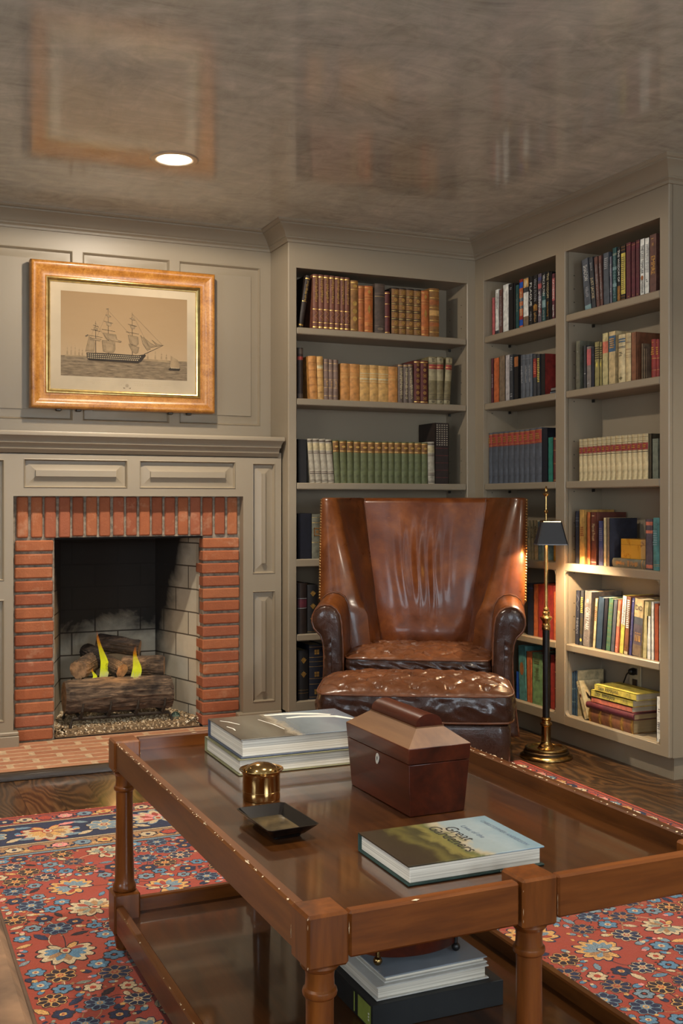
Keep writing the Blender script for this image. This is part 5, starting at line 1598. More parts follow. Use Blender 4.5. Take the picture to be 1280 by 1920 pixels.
def ornament(mb, shape, zc, size, t, h, y, m=0):
    w = t * .36

    def poly(pts):
        mb.add([(px, y, pz) for px, pz in pts], [tuple(range(len(pts)))], m)
    z = zc * h
    s = size * h
    if shape == 'diamond':
        poly([(0, z - s / 2), (w * .55, z), (0, z + s / 2), (-w * .55, z)])
    elif shape == 'oval':
        poly([(w * .8 * cos(a), z + s / 2 * sin(a)) for a in [2 * pi * k / 14 for k in range(14)]])
    elif shape == 'square':
        e = min(w, s / 2)
        k = e * .25
        for a, b, c, d in ((-e, e, -e, -e + k), (-e, e, e - k, e), (-e, -e + k, -e, e), (e - k, e, -e, e), (-e * .4, e * .4, -e * .4, e * .4)):
            poly([(a, z + c), (b, z + c), (b, z + d), (a, z + d)])
    elif shape == 'ring':
        e = min(w, s / 2)
        n = 12
        vo = [(e * cos(2 * pi * k / n), y, z + e * sin(2 * pi * k / n)) for k in range(n)]
        vi = [(e * .6 * cos(2 * pi * k / n), y, z + e * .6 * sin(2 * pi * k / n)) for k in range(n)]
        mb.add(vo + vi, [(k, (k + 1) % n, n + (k + 1) % n, n + k) for k in range(n)], m)
        poly([(-e * .25, z - e * .25), (e * .25, z - e * .25), (e * .25, z + e * .25), (-e * .25, z + e * .25)])
    elif shape == 'shield':
        poly([(0, z - s / 2), (w * .45, z - s * .2), (w * .8, z + s * .1), (w * .4, z + s * .14), (w * .5, z + s * .3), (w * .15, z + s * .3), (0, z + s / 2), (-w * .15, z + s * .3), (-w * .5, z + s * .3), (-w * .4, z + s * .14), (-w * .8, z + s * .1), (-w * .45, z - s * .2)])
    elif shape == 'cross':
        e = min(w, s / 2)
        for a in (-1, 1):
            for b in (-1, 1):
                cx, cz, q = a * e * .5, z + b * e * .5, e * .42
                poly([(cx - q, cz - q), (cx + q, cz - q), (cx + q, cz + q), (cx - q, cz + q)])
    elif shape == 'dots':
        n = max(1, int(s / .006))
        for k in range(n):
            zz = z - s / 2 + s * (k + .5) / n
            q = w * random.uniform(.25, .75)
            x = random.uniform(-.2, .2) * w
            hgt = min(.0016, s / n * .5)
            poly([(x - q, zz - hgt), (x + q, zz - hgt * .6), (x + q * .8, zz + hgt), (x - q * .9, zz + hgt)])
    elif shape == 'bars':
        n = max(2, int(s / .008))
        for k in range(n):
            zz = z - s / 2 + s * (k + .5) / n
            hgt = s / n * .26
            a, b = -w * random.uniform(.7, 1), w * random.uniform(.6, 1)
            poly([(a, zz - hgt), (b, zz - hgt), (b, zz + hgt), (a, zz + hgt)])
    elif shape == 'grid':
        n = max(2, int(s / .011))
        for k in range(n):
            zz = z - s / 2 + s * (k + .5) / n
            for j in range(5):
                x = -w + 2 * w * j / 4
                q = w * .14
                poly([(x - q, zz - .002), (x + q, zz - .002), (x + q, zz + .003), (x - q, zz + .003)])
    elif shape == 'scroll':
        n = 18
        for k in range(n):
            u0, u1 = k / n, (k + .8) / n
            f = lambda u: (w * .7 * sin(u * 11), z - s / 2 + s * u)
            (xa, za), (xb, zb) = f(u0), f(u1)
            q = .0009
            poly([(xa - q, za), (xa + q, za), (xb + q, zb), (xb - q, zb)])
    elif shape == 'people':
        for k, x in enumerate((-.6, -.1, .4, .75)):
            b = z - s / 2
            x *= w
            q = w * .14
            poly([(x - q, b), (x + q, b), (x + q * .7, b + s * .55), (x - q * .7, b + s * .55)])
            poly([(x + q * .8 * cos(a), b + s * .7 + q * 1.2 * sin(a)) for a in [2 * pi * i / 8 for i in range(8)]])


def make_book(style, t, h, D, label, group=None):
    cov, rnd, bands, texts, orns = ST[style]
    bulge = min(.006, t * .22) if rnd else .0006
    mb, cols = book_mesh(t, h, D, cov, rnd, bands, bulge)
    o = mb.build('book', [kc(c) for c in cols], smooth=40)
    tag(o, label, 'book', group)
    pg = PAGESOLD if rnd else PAGES
    MB().box(-t / 2 + .0026, t / 2 - .0026, .002, D - .004, .003, h - .004).build('page_block', pg, o, smooth=0)
    yf = -bulge - .0007
    if orns:
        oc = []
        for s in orns:
            if s[3] not in oc:
                oc.append(s[3])
        m2 = MB()
        for s in orns:
            ornament(m2, s[0], s[1], s[2], t, h, yf, oc.index(s[3]))
        m2.build('spine_ornament', [kc(c) for c in oc], o, smooth=0)
    for body, c, zc, ln in texts:
        if ln < 0:
            M = Matrix.Translation((0, yf - .0002, zc * h)) @ Matrix(((1, 0, 0, 0), (0, 0, -1, 0), (0, 1, 0, 0), (0, 0, 0, 1)))
            text_mesh('spine_title', body, t * .5, kc(c), o, M)
            continue
        size = t * .78
        want = ln * h
        approx = len(body) * size * .62
        sq = want / approx
        if sq > 1.6:
            sq = 1.6
        # reads downward: text right -> -Z, text up -> +X, faces -Y
        M = Matrix.Translation((0, yf - .0002, zc * h)) @ Matrix(((0, 1, 0, 0), (0, 0, -1, 0), (-1, 0, 0, 0), (0, 0, 0, 1)))
        text_mesh('spine_title', body, size, kc(c), o, M, squeeze=sq)
    return o


for case, idx, al, tw, hh, ang, style, label, grp in BOOKS:
    t = tw * cos(ang)
    D = min(.158 if case == 'R' else .178, max(.10, hh * .70))
    if idx == 4 and case == 'R' and style == 'doart':
        D = .16
    b = make_book(style, t, hh, D, label, grp or None)
    lift = t / 2 * abs(sin(ang)) + .0003
    if case == 'L':
        b.location = (al, BCY + .03, SHZ[idx] + lift)
        b.rotation_euler = (0, ang, 0)
    else:
        b.location = (BCX + .03, -al, SHZ[idx] + lift)
        b.rotation_euler = (Matrix.Rotation(radians(-90), 4, 'Z') @ Matrix.Rotation(ang, 4, 'Y')).to_euler()
# books lying flat or standing out of line
ST['siah'] = ('yellow', 0, [], [('SIAH ARMAJANI', 'charcoal', .66, .56), ('M II', 'oliveold', .18, .14)], [])
ST['coralflat'] = ('coral', 0, [], [], [])
ST['maroonflat'] = ('burg', 1, [(.1, .11, 'darkred', 0), (.88, .89, 'darkred', 0)], [], [])
ST['oldbrown'] = ('goldbrown', 1, [(.0, .02, 'gilt', .001), (.22, .245, 'gilt', .003), (.47, .495, 'gilt', .003), (.72, .745, 'gilt', .003), (.97, 1, 'gilt', .001), (.05, .19, 'brown', 0), (.28, .44, 'brown', 0), (.53, .69, 'brown', 0), (.78, .93, 'brown', 0)], [], [])
ST['greyflat'] = ('greyg', 1, [(.03, .036, 'gilt', 0), (.1, .11, 'gilt', 0), (.12, .126, 'gilt', 0)], [], [('bars', .5, .05, 'gilt'), ('dots', .75, .28, 'gilt'), ('dots', .33, .22, 'gilt')])
ST['tealflat'] = ('bluelabel', 0, [(.3, .32, 'paleblue', 0), (.6, .62, 'paleblue', 0)], [], [])
ST['tealcream'] = ('cream', 0, [(0, 1, 'bluelabel', 0)], [], [])
ST['creamfig'] = ('cream', 0, [(.9, .91, 'taupe', 0), (.5, .505, 'brown', 0)], [], [('shield', .62, .14, 'darkred'), ('dots', .8, .12, 'taupe')])
ST['whiteright'] = ('white', 0, [(.2, .205, 'grey', 0), (.5, .505, 'grey', 0)], [], [('bars', .36, .18, 'grey'), ('dots', .7, .1, 'grey')])
ST['greythin'] = ('grey', 0, [], [], [])
ST['slatethin'] = ('slate', 0, [], [], [('dots', .9, .1, 'white')])

LIE = Matrix(((0, 1, 0, 0), (0, 0, 1, 0), (1, 0, 0, 0), (0, 0, 0, 1)))   # spine faces the room, front cover up


def lying(style, x, y0, y1, z0, t, D, label, group=None, yaw=0.0):
    b = make_book(style, t - .0004, y1 - y0, D, label, group)
    b.location = (x, y0, z0 + t / 2)
    b.rotation_euler = (Matrix.Rotation(yaw, 4, 'Z') @ LIE).to_euler()
    return b


def upright(style, x, y, z, t, h, D, label, lean=0.0, group=None):
    b = make_book(style, t, h, D, label, group)
    b.location = (x, y, z + t / 2 * abs(sin(lean)) + .0003)
    b.rotation_euler = (Matrix.Rotation(radians(-90), 4, 'Z') @ Matrix.Rotation(lean, 4, 'Y')).to_euler()
    return b


zz = SHZ[5]
lying('oldbrown', 2.872, 3.600, 3.895, zz, .058, .135, 'thick brown book with gilt raised bands, lowest of the stack in the right bay')
lying('maroonflat', 2.866, 3.588, 3.908, zz + .0582, .026, .14, 'maroon book lying on the thick brown book in the right bay')
lying('coralflat', 2.874, 3.612, 3.885, zz + .0844, .024, .13, 'coral red book lying between the maroon and yellow books')
lying('siah', 2.872, 3.604, 3.885, zz + .1086, .030, .13, 'lower of two yellow books with a black name on the spine', 'yellow books in the stack')
lying('siah', 2.868, 3.578, 3.855, zz + .1388, .029, .13, 'upper of two yellow books with a black name, topmost of the stack', 'yellow books in the stack')
for k in range(3):
    upright('tealflat' if k < 2 else 'tealcream', 2.884, 4.0345 - k * .0145, zz, .0138, .19 + .006 * k, .14, ['leftmost', 'middle', 'rightmost'][k] + ' of three thin teal books behind the leaning cream book', group='thin teal books')
b = upright('creamfig', 2.868, 3.916, zz, .024, .168, .11, 'cream book with dark figure leaning left beside the yellow stack', -.38)
mb = MB()
mb.add([(.0134, .04 + .018 * cos(a), .10 + .024 * sin(a * 2 + .6) + .012 * sin(a)) for a in [2 * pi * k / 16 for k in range(16)]], [tuple(range(16))])
mb.add([(.0134, .05 + q[0], .085 + q[1]) for q in ((0, 0), (.006, -.002), (.012, .03), (.03, .04), (.008, .04))], [(0, 1, 2, 3, 4)])
mb.build('cover_figure', cmat(K['dark']), b, smooth=0)
upright('whiteright', 2.872, 3.440, zz, .034, .178, .15, 'white book standing at the right end beside the yellow stack')
lying('greyflat', 2.880, 3.528, 3.742, SHZ[3], .038, .13, 'grey book with gilt lettering lying under the burl box')
lying('slatethin', 2.868, 4.120, 4.188, SHZ[1], .013, .13, 'thin slate book lying under another, second shelf of middle bay')
lying('greythin', 2.872, 4.121, 4.187, SHZ[1] + .0132, .016, .125, 'thin grey-green book lying on a slate one, second shelf of middle bay')


def burl_box(label, cx, cy, z, wx, wy, h):
    t = thing('burl_box', label, 'box', (cx, cy, z), 0)
    c = min(wx, wy) * .36
    oct_ = [(-wx / 2 + c, -wy / 2), (wx / 2 - c, -wy / 2), (wx / 2, -wy / 2 + c), (wx / 2, wy / 2 - c), (wx / 2 - c, wy / 2), (-wx / 2 + c, wy / 2), (-wx / 2, wy / 2 - c), (-wx / 2, -wy / 2 + c)]
    s = lambda k, zz: [(x * k, y * k, zz) for x, y in oct_]
    MB().loft([s(.985, 0), s(1, .002), s(1, h * .70), s(.995, h * .705)], 0).build('body', BURL, t, smooth=20)
    MB().loft([s(.995, h * .715), s(1, h * .72), s(1, h * .985), s(.985, h)], 0).build('lid', BURL, t, smooth=20)
    return t


burl_box('yellow burl wood octagonal box on the grey lying book', 2.945, 3.634, SHZ[3] + .038, .118, .212, .082)
burl_box('small burl wood box behind the lamp shade, fourth shelf of middle bay', 2.955, 4.187, SHZ[3] + .0006, .11, .118, .075)

# ================================================================== PICTURE
PXC, PZ_0, PZ_1 = 1.086, 1.519, 2.186
PWD, PHT = .858, PZ_1 - PZ_0
pic = thing('framed_picture', 'large maple framed print of a three-masted warship hanging above the mantel', 'picture', (PXC, 5.055, PZ_0))
YFp = -.058      # front plane, local


def frame_loft(mb, seq, m=0):
    rings = []
    for ins, y in seq:
        rings.append([(-PWD / 2 + ins, y, ins), (PWD / 2 - ins, y, ins), (PWD / 2 - ins, y, PHT - ins), (-PWD / 2 + ins, y, PHT - ins)])
    return mb.loft(rings, m, True, False)


frame_loft(MB(), [(0, 0), (0, YFp + .012), (.003, YFp + .004), (.010, YFp), (.018, YFp + .001), (.03, YFp + .008), (.045, YFp + .017), (.058, YFp + .021), (.066, YFp + .020), (.069, YFp + .022), (.069, YFp + .03)]).build('frame', MAPLE, pic, smooth=40)
frame_loft(MB(), [(.069, YFp + .021), (.071, YFp + .017), (.075, YFp + .016), (.079, YFp + .020), (.083, YFp + .024), (.088, YFp + .026), (.090, YFp + .030), (.090, YFp + .034)]).build('gilt_slip', GILT, pic, smooth=40)
MATT = simple('foxed_print_paper', (186, 168, 140), .85, var=.06, scale=5)
ip = .086
MB().add([(-PWD / 2 + ip, YFp + .033, ip), (PWD / 2 - ip, YFp + .033, ip), (PWD / 2 - ip, YFp + .033, PHT - ip), (-PWD / 2 + ip, YFp + .033, PHT - ip)], [(0, 1, 2, 3)]).build('paper', MATT, pic, smooth=0)
# print image: sky and sea, then the ship drawn in flat ink shapes
IX0, IX1, IZ0, IZ1 = -PWD / 2 + .137, PWD / 2 - .131, .152, PHT - .128
t = NT('print_sky')
sp = t.n('ShaderNodeSeparateXYZ')
t.l(t.obj(), sp.inputs[0])
f = t.math('DIVIDE', t.math('SUBTRACT', sp.outputs['Z'], IZ0), IZ1 - IZ0)
nn = t.noise(t.mapped((6, 1, 14)), 2, 4)
f2 = t.math('ADD', f, t.math('MULTIPLY', t.math('SUBTRACT', nn, .5), .12))
SKY = t.set(color=t.ramp(f2, [(.2, (174, 147, 112)), (.5, (162, 134, 98)), (1, (146, 118, 83))]), rough=.85)
t = NT('print_sea')
nn = t.noise(t.mapped((14, 1, 90)), 1.5, 5, .65)
SEA = t.set(color=t.ramp(nn, [(.3, (86, 73, 56)), (.55, (132, 113, 88)), (.75, (156, 136, 107))]), rough=.85)
INK = [simple('ink_dark', (50, 42, 34), .85, var=.1), simple('ink_mid', (104, 88, 68), .85, var=.1), simple('ink_sail', (138, 116, 86), .85, var=.08, scale=60), simple('ink_pale', (186, 166, 132), .85, var=.05), simple('ink_far', (148, 125, 94), .85, var=.1)]
mb = MB()
yp = YFp + .0325
HZN = .238


def UV(u, v, lay=0):
    return (IX0 + (IX1 - IX0) * u, yp - .0002 * lay, IZ0 + (IZ1 - IZ0) * v)


mb.add([UV(0, HZN), UV(1, HZN), UV(1, 1), UV(0, 1)], [(0, 1, 2, 3)], 0)
mb.add([UV(0, 0, .2), UV(1, 0, .2), UV(1, HZN, .2), UV(0, HZN, .2)], [(0, 1, 2, 3)], 1)


def ink(pts, m, lay):
    mb.add([UV(u, v, lay) for u, v in pts], [tuple(range(len(pts)))], m + 2)


def stroke(u0, v0, u1, v1, w, m, lay, w1=None):
    a = Vector((u1 - u0, (v1 - v0) * .66))
    n_ = Vector((-a.y, a.x)).normalized()
    w1 = w if w1 is None else w1
    ink([(u0 + n_.x * w, v0 + n_.y * w / .66), (u0 - n_.x * w, v0 - n_.y * w / .66), (u1 - n_.x * w1, v1 - n_.y * w1 / .66), (u1 + n_.x * w1, v1 + n_.y * w1 / .66)], m, lay)


# hull
ink([(.195, .285), (.200, .215), (.215, .195), (.60, .185), (.625, .205), (.665, .285), (.655, .30), (.60, .283), (.40, .288)], 0, 2)
for r, v in enumerate((.262, .240, .218)):
    n_ = 26
    for k in range(n_):
        u = .205 + (.425 - r * .012) * k / n_
        ink([(u, v), (u + .0095, v), (u + .0095, v + .010), (u, v + .010)], 3, 3)
ink([(.2, .2), (.61, .187), (.62, .178), (.3, .176), (.2, .19)], 1, 2)
# masts: (u, base, top)
for u, tp in ((.268, .665), (.366, .82), (.555, .795)):
    stroke(u, .28, u - .002, tp, .0028, 0, 3, .0008)
    for f_, hw in ((.52, .052), (.7, .036), (.84, .022)):
        v = .28 + (tp - .28) * f_
        stroke(u - hw, v + .012, u + hw, v - .008, .0014, 0, 4)
stroke(.65, .30, .81, .425, .003, 0, 3, .001)
# sails
sails = [[(.188, .30), (.255, .30), (.262, .40), (.245, .45), (.215, .48)], [(.22, .46), (.31, .455), (.30, .43), (.225, .435)], [(.315, .44), (.325, .31), (.36, .295), (.405, .30), (.42, .34), (.418, .42), (.36, .44)],
         [(.325, .53), (.425, .515), (.435, .455), (.47, .44), (.46, .425), (.36, .45), (.34, .49)], [(.52, .52), (.60, .505), (.605, .42), (.585, .395), (.535, .42)], [(.525, .415), (.55, .33), (.58, .30), (.60, .315), (.61, .38), (.57, .395)],
         [(.62, .53), (.66, .45), (.70, .37), (.675, .345), (.64, .42)], [(.64, .51), (.70, .44), (.75, .405), (.70, .385)], [(.71, .48), (.76, .43), (.80, .42), (.755, .405)],
         [(.345, .665), (.39, .65), (.385, .615), (.355, .62)], [(.535, .645), (.578, .63), (.572, .60), (.545, .60)], [(.255, .59), (.285, .575), (.28, .555), (.258, .56)], [(.352, .75), (.38, .74), (.378, .72), (.356, .725)], [(.545, .735), (.568, .725), (.565, .705), (.548, .71)]]
for i_, s_ in enumerate(sails):
    ink(s_, 2, 5 + .15 * i_)
    c_ = (sum(p[0] for p in s_) / len(s_), sum(p[1] for p in s_) / len(s_))
    ink([(c_[0] + (p[0] - c_[0]) * .55 + .004, c_[1] + (p[1] - c_[1]) * .6 - .006) for p in s_], 4, 5.07 + .15 * i_)
for s_ in sails:
    for a, b_ in zip(s_, s_[1:] + s_[:1]):
        stroke(a[0], a[1], b_[0], b_[1], .0009, 1, 8)
for a in ((.366, .80, .555, .50), (.268, .64, .366, .42), (.555, .78, .80, .42), (.555, .78, .70, .36), (.366, .82, .27, .45), (.268, .66, .20, .30)):
    stroke(*a, .0007, 1, 4)
stroke(.35, .815, .368, .82, .005, 1, 4)
stroke(.188, .475, .21, .495, .006, 1, 4)
# far ships, small boat, gulls
for u, hh_ in ((.05, .12), (.08, .14), (.11, .13), (.14, .10), (.165, .09), (.68, .1), (.74, .13), (.79, .1), (.83, .09)):
    stroke(u, .235, u, .24 + hh_, .0016, 4, 2, .0006)
    ink([(u - .008, .25), (u + .006, .25), (u + .004, .24 + hh_ * .5), (u - .006, .24 + hh_ * .45)], 4, 1.5)
    ink([(u - .005, .25 + hh_ * .5), (u + .005, .25 + hh_ * .5), (u + .003, .24 + hh_ * .8), (u - .004, .24 + hh_ * .75)], 4, 1.5)
ink([(.03, .228), (.19, .226), (.185, .244), (.03, .246)], 4, 2)
ink([(.66, .222), (.86, .215), (.85, .24), (.66, .245)], 4, 2)
ink([(.845, .135), (.855, .118), (.935, .118), (.945, .140), (.93, .15), (.86, .15)], 0, 4)
ink([(.86, .15), (.865, .30), (.925, .25), (.94, .155)], 4, 5)
for k in range(5):
    ink([(.868 + k * .013, .145), (.877 + k * .013, .145), (.876 + k * .013, .158), (.869 + k * .013, .158)], 3, 6)
for u, v in ((.80, .83), (.83, .84), (.815, .815)):
    stroke(u, v, u + .012, v + .004, .001, 4, 2)
mb.build('print_image', [SKY, SEA] + INK, pic, smooth=0)
# emblem and faint caption strokes under the image
mb = MB()
yq = YFp + .0328
ex, ez = (IX0 + IX1) / 2 + .008, .117
for k in range(8):
    a = 2 * pi * k / 8
    mb.add([(ex + .003 * cos(a + .4), yq, ez + .003 * sin(a + .4)), (ex + .011 * cos(a), yq, ez + .011 * sin(a)), (ex + .003 * cos(a - .4), yq, ez + .003 * sin(a - .4))], [(0, 1, 2)], 0)
for s_ in (-1, 1):
    mb.add([(ex + s_ * .006, yq, ez - .012), (ex + s_ * .018, yq, ez - .008), (ex + s_ * .016, yq, ez - .014)], [(0, 1, 2)], 0)
random.seed(5)
for z_, w_ in ((.137, .20), (.127, .22), (.119, .16)):
    x = ex - w_
    while x < ex + w_:
        l_ = random.uniform(.003, .008)
        if abs(x - ex) > .022 or z_ > .13:
            mb.add([(x, yq, z_), (x + l_, yq, z_), (x + l_, yq, z_ + .0016), (x, yq, z_ + .0016)], [(0, 1, 2, 3)], 1)
        x += l_ + .003
mb.build('print_caption', [INK[1], simple('faint_caption', (176, 156, 124), .85)], pic, smooth=0)
# dark blocks in place of the small shadows under the frame
for x in (-.30, -.21, .22, .31):
    MB().box(x - .012, x + .012, -.02, .008, -.010, .002, 0, .003).build('shadow_block', PIN, pic)

# ================================================================== FLOOR LAMP
LX, LY = 2.657, 3.910
lamp = thing('floor_lamp', 'brass floor lamp with black column and small black rectangular shade, beside the armchair', 'floor lamp', (LX, LY, 0))
DARKBRASS = simple('darkened_brass_band', (66, 52, 34), .4, .8)
MB().lathe([(.001, 0), (.110, 0), (.113, .004), (.112, .010), (.104, .014), (.101, .018), (.097, .019)], 48).build('base_foot', BRASS, lamp)
MB().lathe([(.097, .018), (.096, .028), (.090, .032), (.088, .034)], 48, cap=False).build('base_band', DARKBRASS, lamp)
MB().lathe([(.089, .033), (.091, .038), (.089, .043), (.083, .045), (.074, .044), (.069, .039), (.058, .037), (.040, .039), (.034, .044), (.033, .048), (.029, .052), (.024, .058), (.0205, .064), (.0200, .070), (.0200, .132), (.0212, .135), (.0248, .138), (.0258, .143), (.0248, .148), (.019, .151), (.0175, .156), (.0200, .160), (.0216, .164), (.0200, .168), (.0160, .171), (.001, .171)], 40).build('base_stem', BRASS, lamp)
MB().lathe([(.0152, .170), (.0152, .548)], 28).build('black_column', BLACKENAMEL, lamp)
MB().lathe([(.001, .546), (.0175, .546), (.0185, .551), (.0175, .556), (.0165, .559), (.0185, .563), (.0175, .568), (.0155, .572), (.0165, .582), (.0220, .590), (.0262, .596), (.0255, .601), (.017, .606), (.0150, .612), (.0172, .617), (.0158, .622), (.0110, .627), (.0125, .633), (.0115, .638), (.0078, .642), (.0072, .65), (.0066, .90), (.0066, 1.012)], 32).build('brass_stem', BRASS, lamp)
MB().lathe([(.0045, 1.010), (.0045, 1.045), (.0075, 1.049), (.0095, 1.053), (.0075, 1.057), (.0045, 1.061), (.0042, 1.118), (.009, 1.122), (.0150, 1.126), (.0155, 1.130), (.009, 1.134), (.006, 1.138), (.0072, 1.144), (.0055, 1.150), (.0035, 1.153), (.0042, 1.158), (.001, 1.162)], 24).build('finial_rod', BRASS, lamp)
# shade: open-bottomed rectangular pyramid, black outside, gold inside, brass cap
SZ0, SZ1 = .912, 1.010
yaw = radians(-24)
R4 = Matrix.Rotation(yaw, 4, 'Z') @ Matrix.Translation((.020, 0, 0))


def rect(hx, hy, z, c=.006):
    return [(-hx + c, -hy, z), (hx - c, -hy, z), (hx, -hy + c, z), (hx, hy - c, z), (hx - c, hy, z), (-hx + c, hy, z), (-hx, hy - c, z), (-hx, -hy + c, z)]


mb = MB()
mb.loft([rect(.066, .048, SZ0), rect(.042, .030, SZ1)], 0, True, False)
mb.loft([rect(.0645, .0465, SZ0), rect(.0405, .0285, SZ1)], 1, True, False)
mb.loft([rect(.066, .048, SZ0), rect(.0645, .0465, SZ0)], 0, True, False)
mb.build('lamp_shade', [SHADECARD, GOLDLINING], lamp, smooth=20, xform=R4)
mb = MB()
mb.loft([rect(.0675, .0495, SZ0 - .002), rect(.0665, .0485, SZ0 + .003)], 0, True, False)
mb.loft([rect(.0640, .046, SZ0 - .002), rect(.0675, .0495, SZ0 - .002)], 0, True, False)
mb.build('shade_rim', simple('grey_piping', (84, 84, 88), .4, .3), lamp, smooth=20, xform=R4)
MB().loft([rect(.043, .031, SZ1 - .002), rect(.043, .031, SZ1 + .002), rect(.036, .026, SZ1 + .006)], 0).build('shade_cap', BRIGHTBRASS, lamp, smooth=20, xform=R4)
BULB = NT('warm_bulb')
BULB.b.inputs['Emission Color'].default_value = (1, .74, .42, 1)
BULB.b.inputs['Emission Strength'].default_value = 12
BULB.set(color=(255, 240, 220), rough=.3)
mb = MB()
mb.ball((.022, 0, .972), .009, 0, 14, 8, (1, 1, 1.3))
mb.build('bulb', BULB.mat, lamp, xform=R4)
MB().tube([(0, 0, .990), (.022, 0, .990), (.022, 0, .978)], .004, 8).build('bulb_socket', BRASS, lamp, xform=R4)
l = bpy.data.lights.new('lamp_bulb', 'POINT')
l.energy = LAMP_W
l.color = LAMP_RGB
l.shadow_soft_size = .012
lo = bpy.data.objects.new('lamp_bulb', l)
lo.location = (LX + .030 * cos(yaw) - .01, LY + .030 * sin(yaw), .950)
COL.objects.link(lo)
# ================================================================== ARMCHAIR
CH = thing('wing_chair', 'brown leather wing chair with nailhead trim and tufted seat, in the bookcase corner', 'armchair', (2.245, 4.270, 0), radians(-31))
CH.scale = (.96, .96, 1)
ZT = 1.112          # top of wings and back


def clampf(x, a=0.0, b=1.0):
    return max(a, min(b, x))


def hb(z):          # half width of the inside back
    return .198 + .096 * clampf((z - .42) / .68)


def yb(z):          # face of the inside back
    return .165 + .115 * clampf((z - .42) / .68) ** 1.1


def xt(z):
    return .445 + .012 * clampf((z - .6) / .5)


def yt(z):          # wing tip, sweeping forward as it goes down
    u = clampf((ZT - z) / (ZT - .62))
    return .085 - .140 * u ** .8


# inside back: padded panel with vertical slouch folds, rolling over the top
def back_fn(u, v):
    uu = u * 2 - 1
    if v < .86:
        z = .40 + (ZT - .025 - .40) * v / .86
        roll = 0.0
    else:
        z = ZT - .025
        roll = (v - .86) / .14
    y = yb(z) - .030 * (1 - uu * uu) * sin(pi * clampf((z - .36) / .95)) ** .7
    y -= .022 * exp(-((z - .50) / .07) ** 2) * (1 - uu ** 4)
    g = exp(-((z - .80) / .16) ** 2) * exp(-((uu + .02) / .40) ** 2)
    y += .0085 * g * sin(uu * 21 + .8 * sin(z * 9)) + .003 * exp(-((z - .62) / .1) ** 2) * exp(-(uu / .5) ** 2) * sin(uu * 13 + 1)
    x = uu * (hb(z) + .012)
    if roll > 0:
        a = roll * pi * .62
        y += .050 * (1 - cos(a)) * .9
        z += .027 * sin(min(a, pi / 2)) - (.02 * (a - pi / 2) if a > pi / 2 else 0)
    return (x, y, z)


MB().grid(back_fn, 90, 90).build('inside_back', LEATHERRED, CH, smooth=80)


# wings: lofted horizontal sections from the seam with the back out to the nailed tip and round to the outside
def wing(s):
    rings, seam, nails, tipedge = [], [], [], []
    zs = [.40 + (ZT - .012 - .40) * k / 40 for k in range(41)] + [ZT - .004, ZT, ZT + .0015]
    for z in zs:
        zz_ = min(z, ZT - .012)
        x0, y0 = hb(zz_), yb(zz_) + .004
        x1, y1 = xt(zz_), yt(zz_)
        if zz_ < .66:      # below the arm the wing tucks inside the arm
            k = clampf((.66 - zz_) / .2)
            x1 = x1 - .095 * k
        pts = []
        # inner wall from the seam to a soft ridge, then a broad padded band facing forward
        q = clampf((ZT - zz_) / (ZT - .66))
        wc = min(.045 + .115 * q, x1 - x0 - .03)
        rx, ry = x1 - wc, y1 + .012 + .012 * q
        for k in range(11):
            u = k / 10
            hollow = .014 * sin(pi * u)
            fold = .004 * sin(u * 9 + zz_ * 14) * exp(-((zz_ - .62) / .12) ** 2)
            pts.append(Vector((x0 + (rx - x0) * u ** .85 + hollow + fold, y0 + (ry - y0) * u)))
        for k in range(1, 9):
            u = k / 8
            pts.append(Vector((rx + (x1 + .018 - rx) * u, ry - (.022 + .012 * q) * sin(pi * u * .8) - .004 * u)))
        pts.append(Vector((x1 + .026, y1 + .010)))
        pts.append(Vector((x1 + .030, y1 + .024)))
        pts.append(Vector((x1 + .030, y1 + .040)))
        pts.append(Vector((x1 + .024, y1 + .10)))
        pts.append(Vector((x1 - .055, y0 + .095)))
        pts.append(Vector((x0 + .02, y0 + .105)))
        cen = sum(pts, Vector((0, 0))) / len(pts)
        f = 1.0
        if z > ZT - .005:
            f = .975 if z < ZT else (.92 if z < ZT + .001 else .80)
        rings.append([(s * (cen.x + (p.x - cen.x) * f), cen.y + (p.y - cen.y) * f, z) for p in pts])
        seam.append((s * x0, y0 - .003, z))
        if .64 < zz_:
            nails.append((s * (x1 + .024), y1 + .006, z))
            tipedge.append((s * (x1 - .012), y1 - .004, z))
    MB().loft(rings, 0, True, True).build('wing', LEATHER, CH, smooth=60)
    MB().tube(seam[2:42], .0038, 8).build('seam_piping', PIPING, CH)
    mb = MB()
    # nailheads follow the nose of the wing
    L, n = 0.0, []
    zprev = .665
    z = .665
    while z < ZT - .004:
        x1, y1 = xt(z), yt(z)
        mb.ball((s * (x1 + .025), y1 + .009, z), .0062, 0, 8, 6)
        z += .0125
    mb.build('nailhead_trim', NAIL, CH)


wing(-1)
wing(1)
# outside back
MB().prism([(.20, .13), (.285, .13), (.372, .90), (.385, 1.05), (.372, ZT - .018), (.35, ZT - .003), (.315, ZT - .004), (.275, 1.0), (.22, .6)], lambda a, b, d: (d, a, b), -.375, .375).build('outside_back', LEATHER, CH, bevel=.012)


# arms with rolled tops
def arm_prof(y):
    r = clampf((y + .335) / .42)
    up = .040 * r ** .9
    P = [(.318, .30), (.320, .46), (.322, .54), (.325, .585 + up * .4), (.333, .622 + up * .8), (.350, .648 + up), (.375, .663 + up), (.402, .667 + up), (.428, .660 + up), (.450, .642 + up), (.463, .615 + up * .8), (.465, .588 + up * .6), (.456, .562 + up * .4),
         (.440, .545 + up * .3), (.424, .530 + up * .2), (.414, .505), (.409, .46), (.409, .40), (.414, .32), (.424, .24), (.434, .16), (.438, .13), (.34, .13), (.325, .2)]
    return P


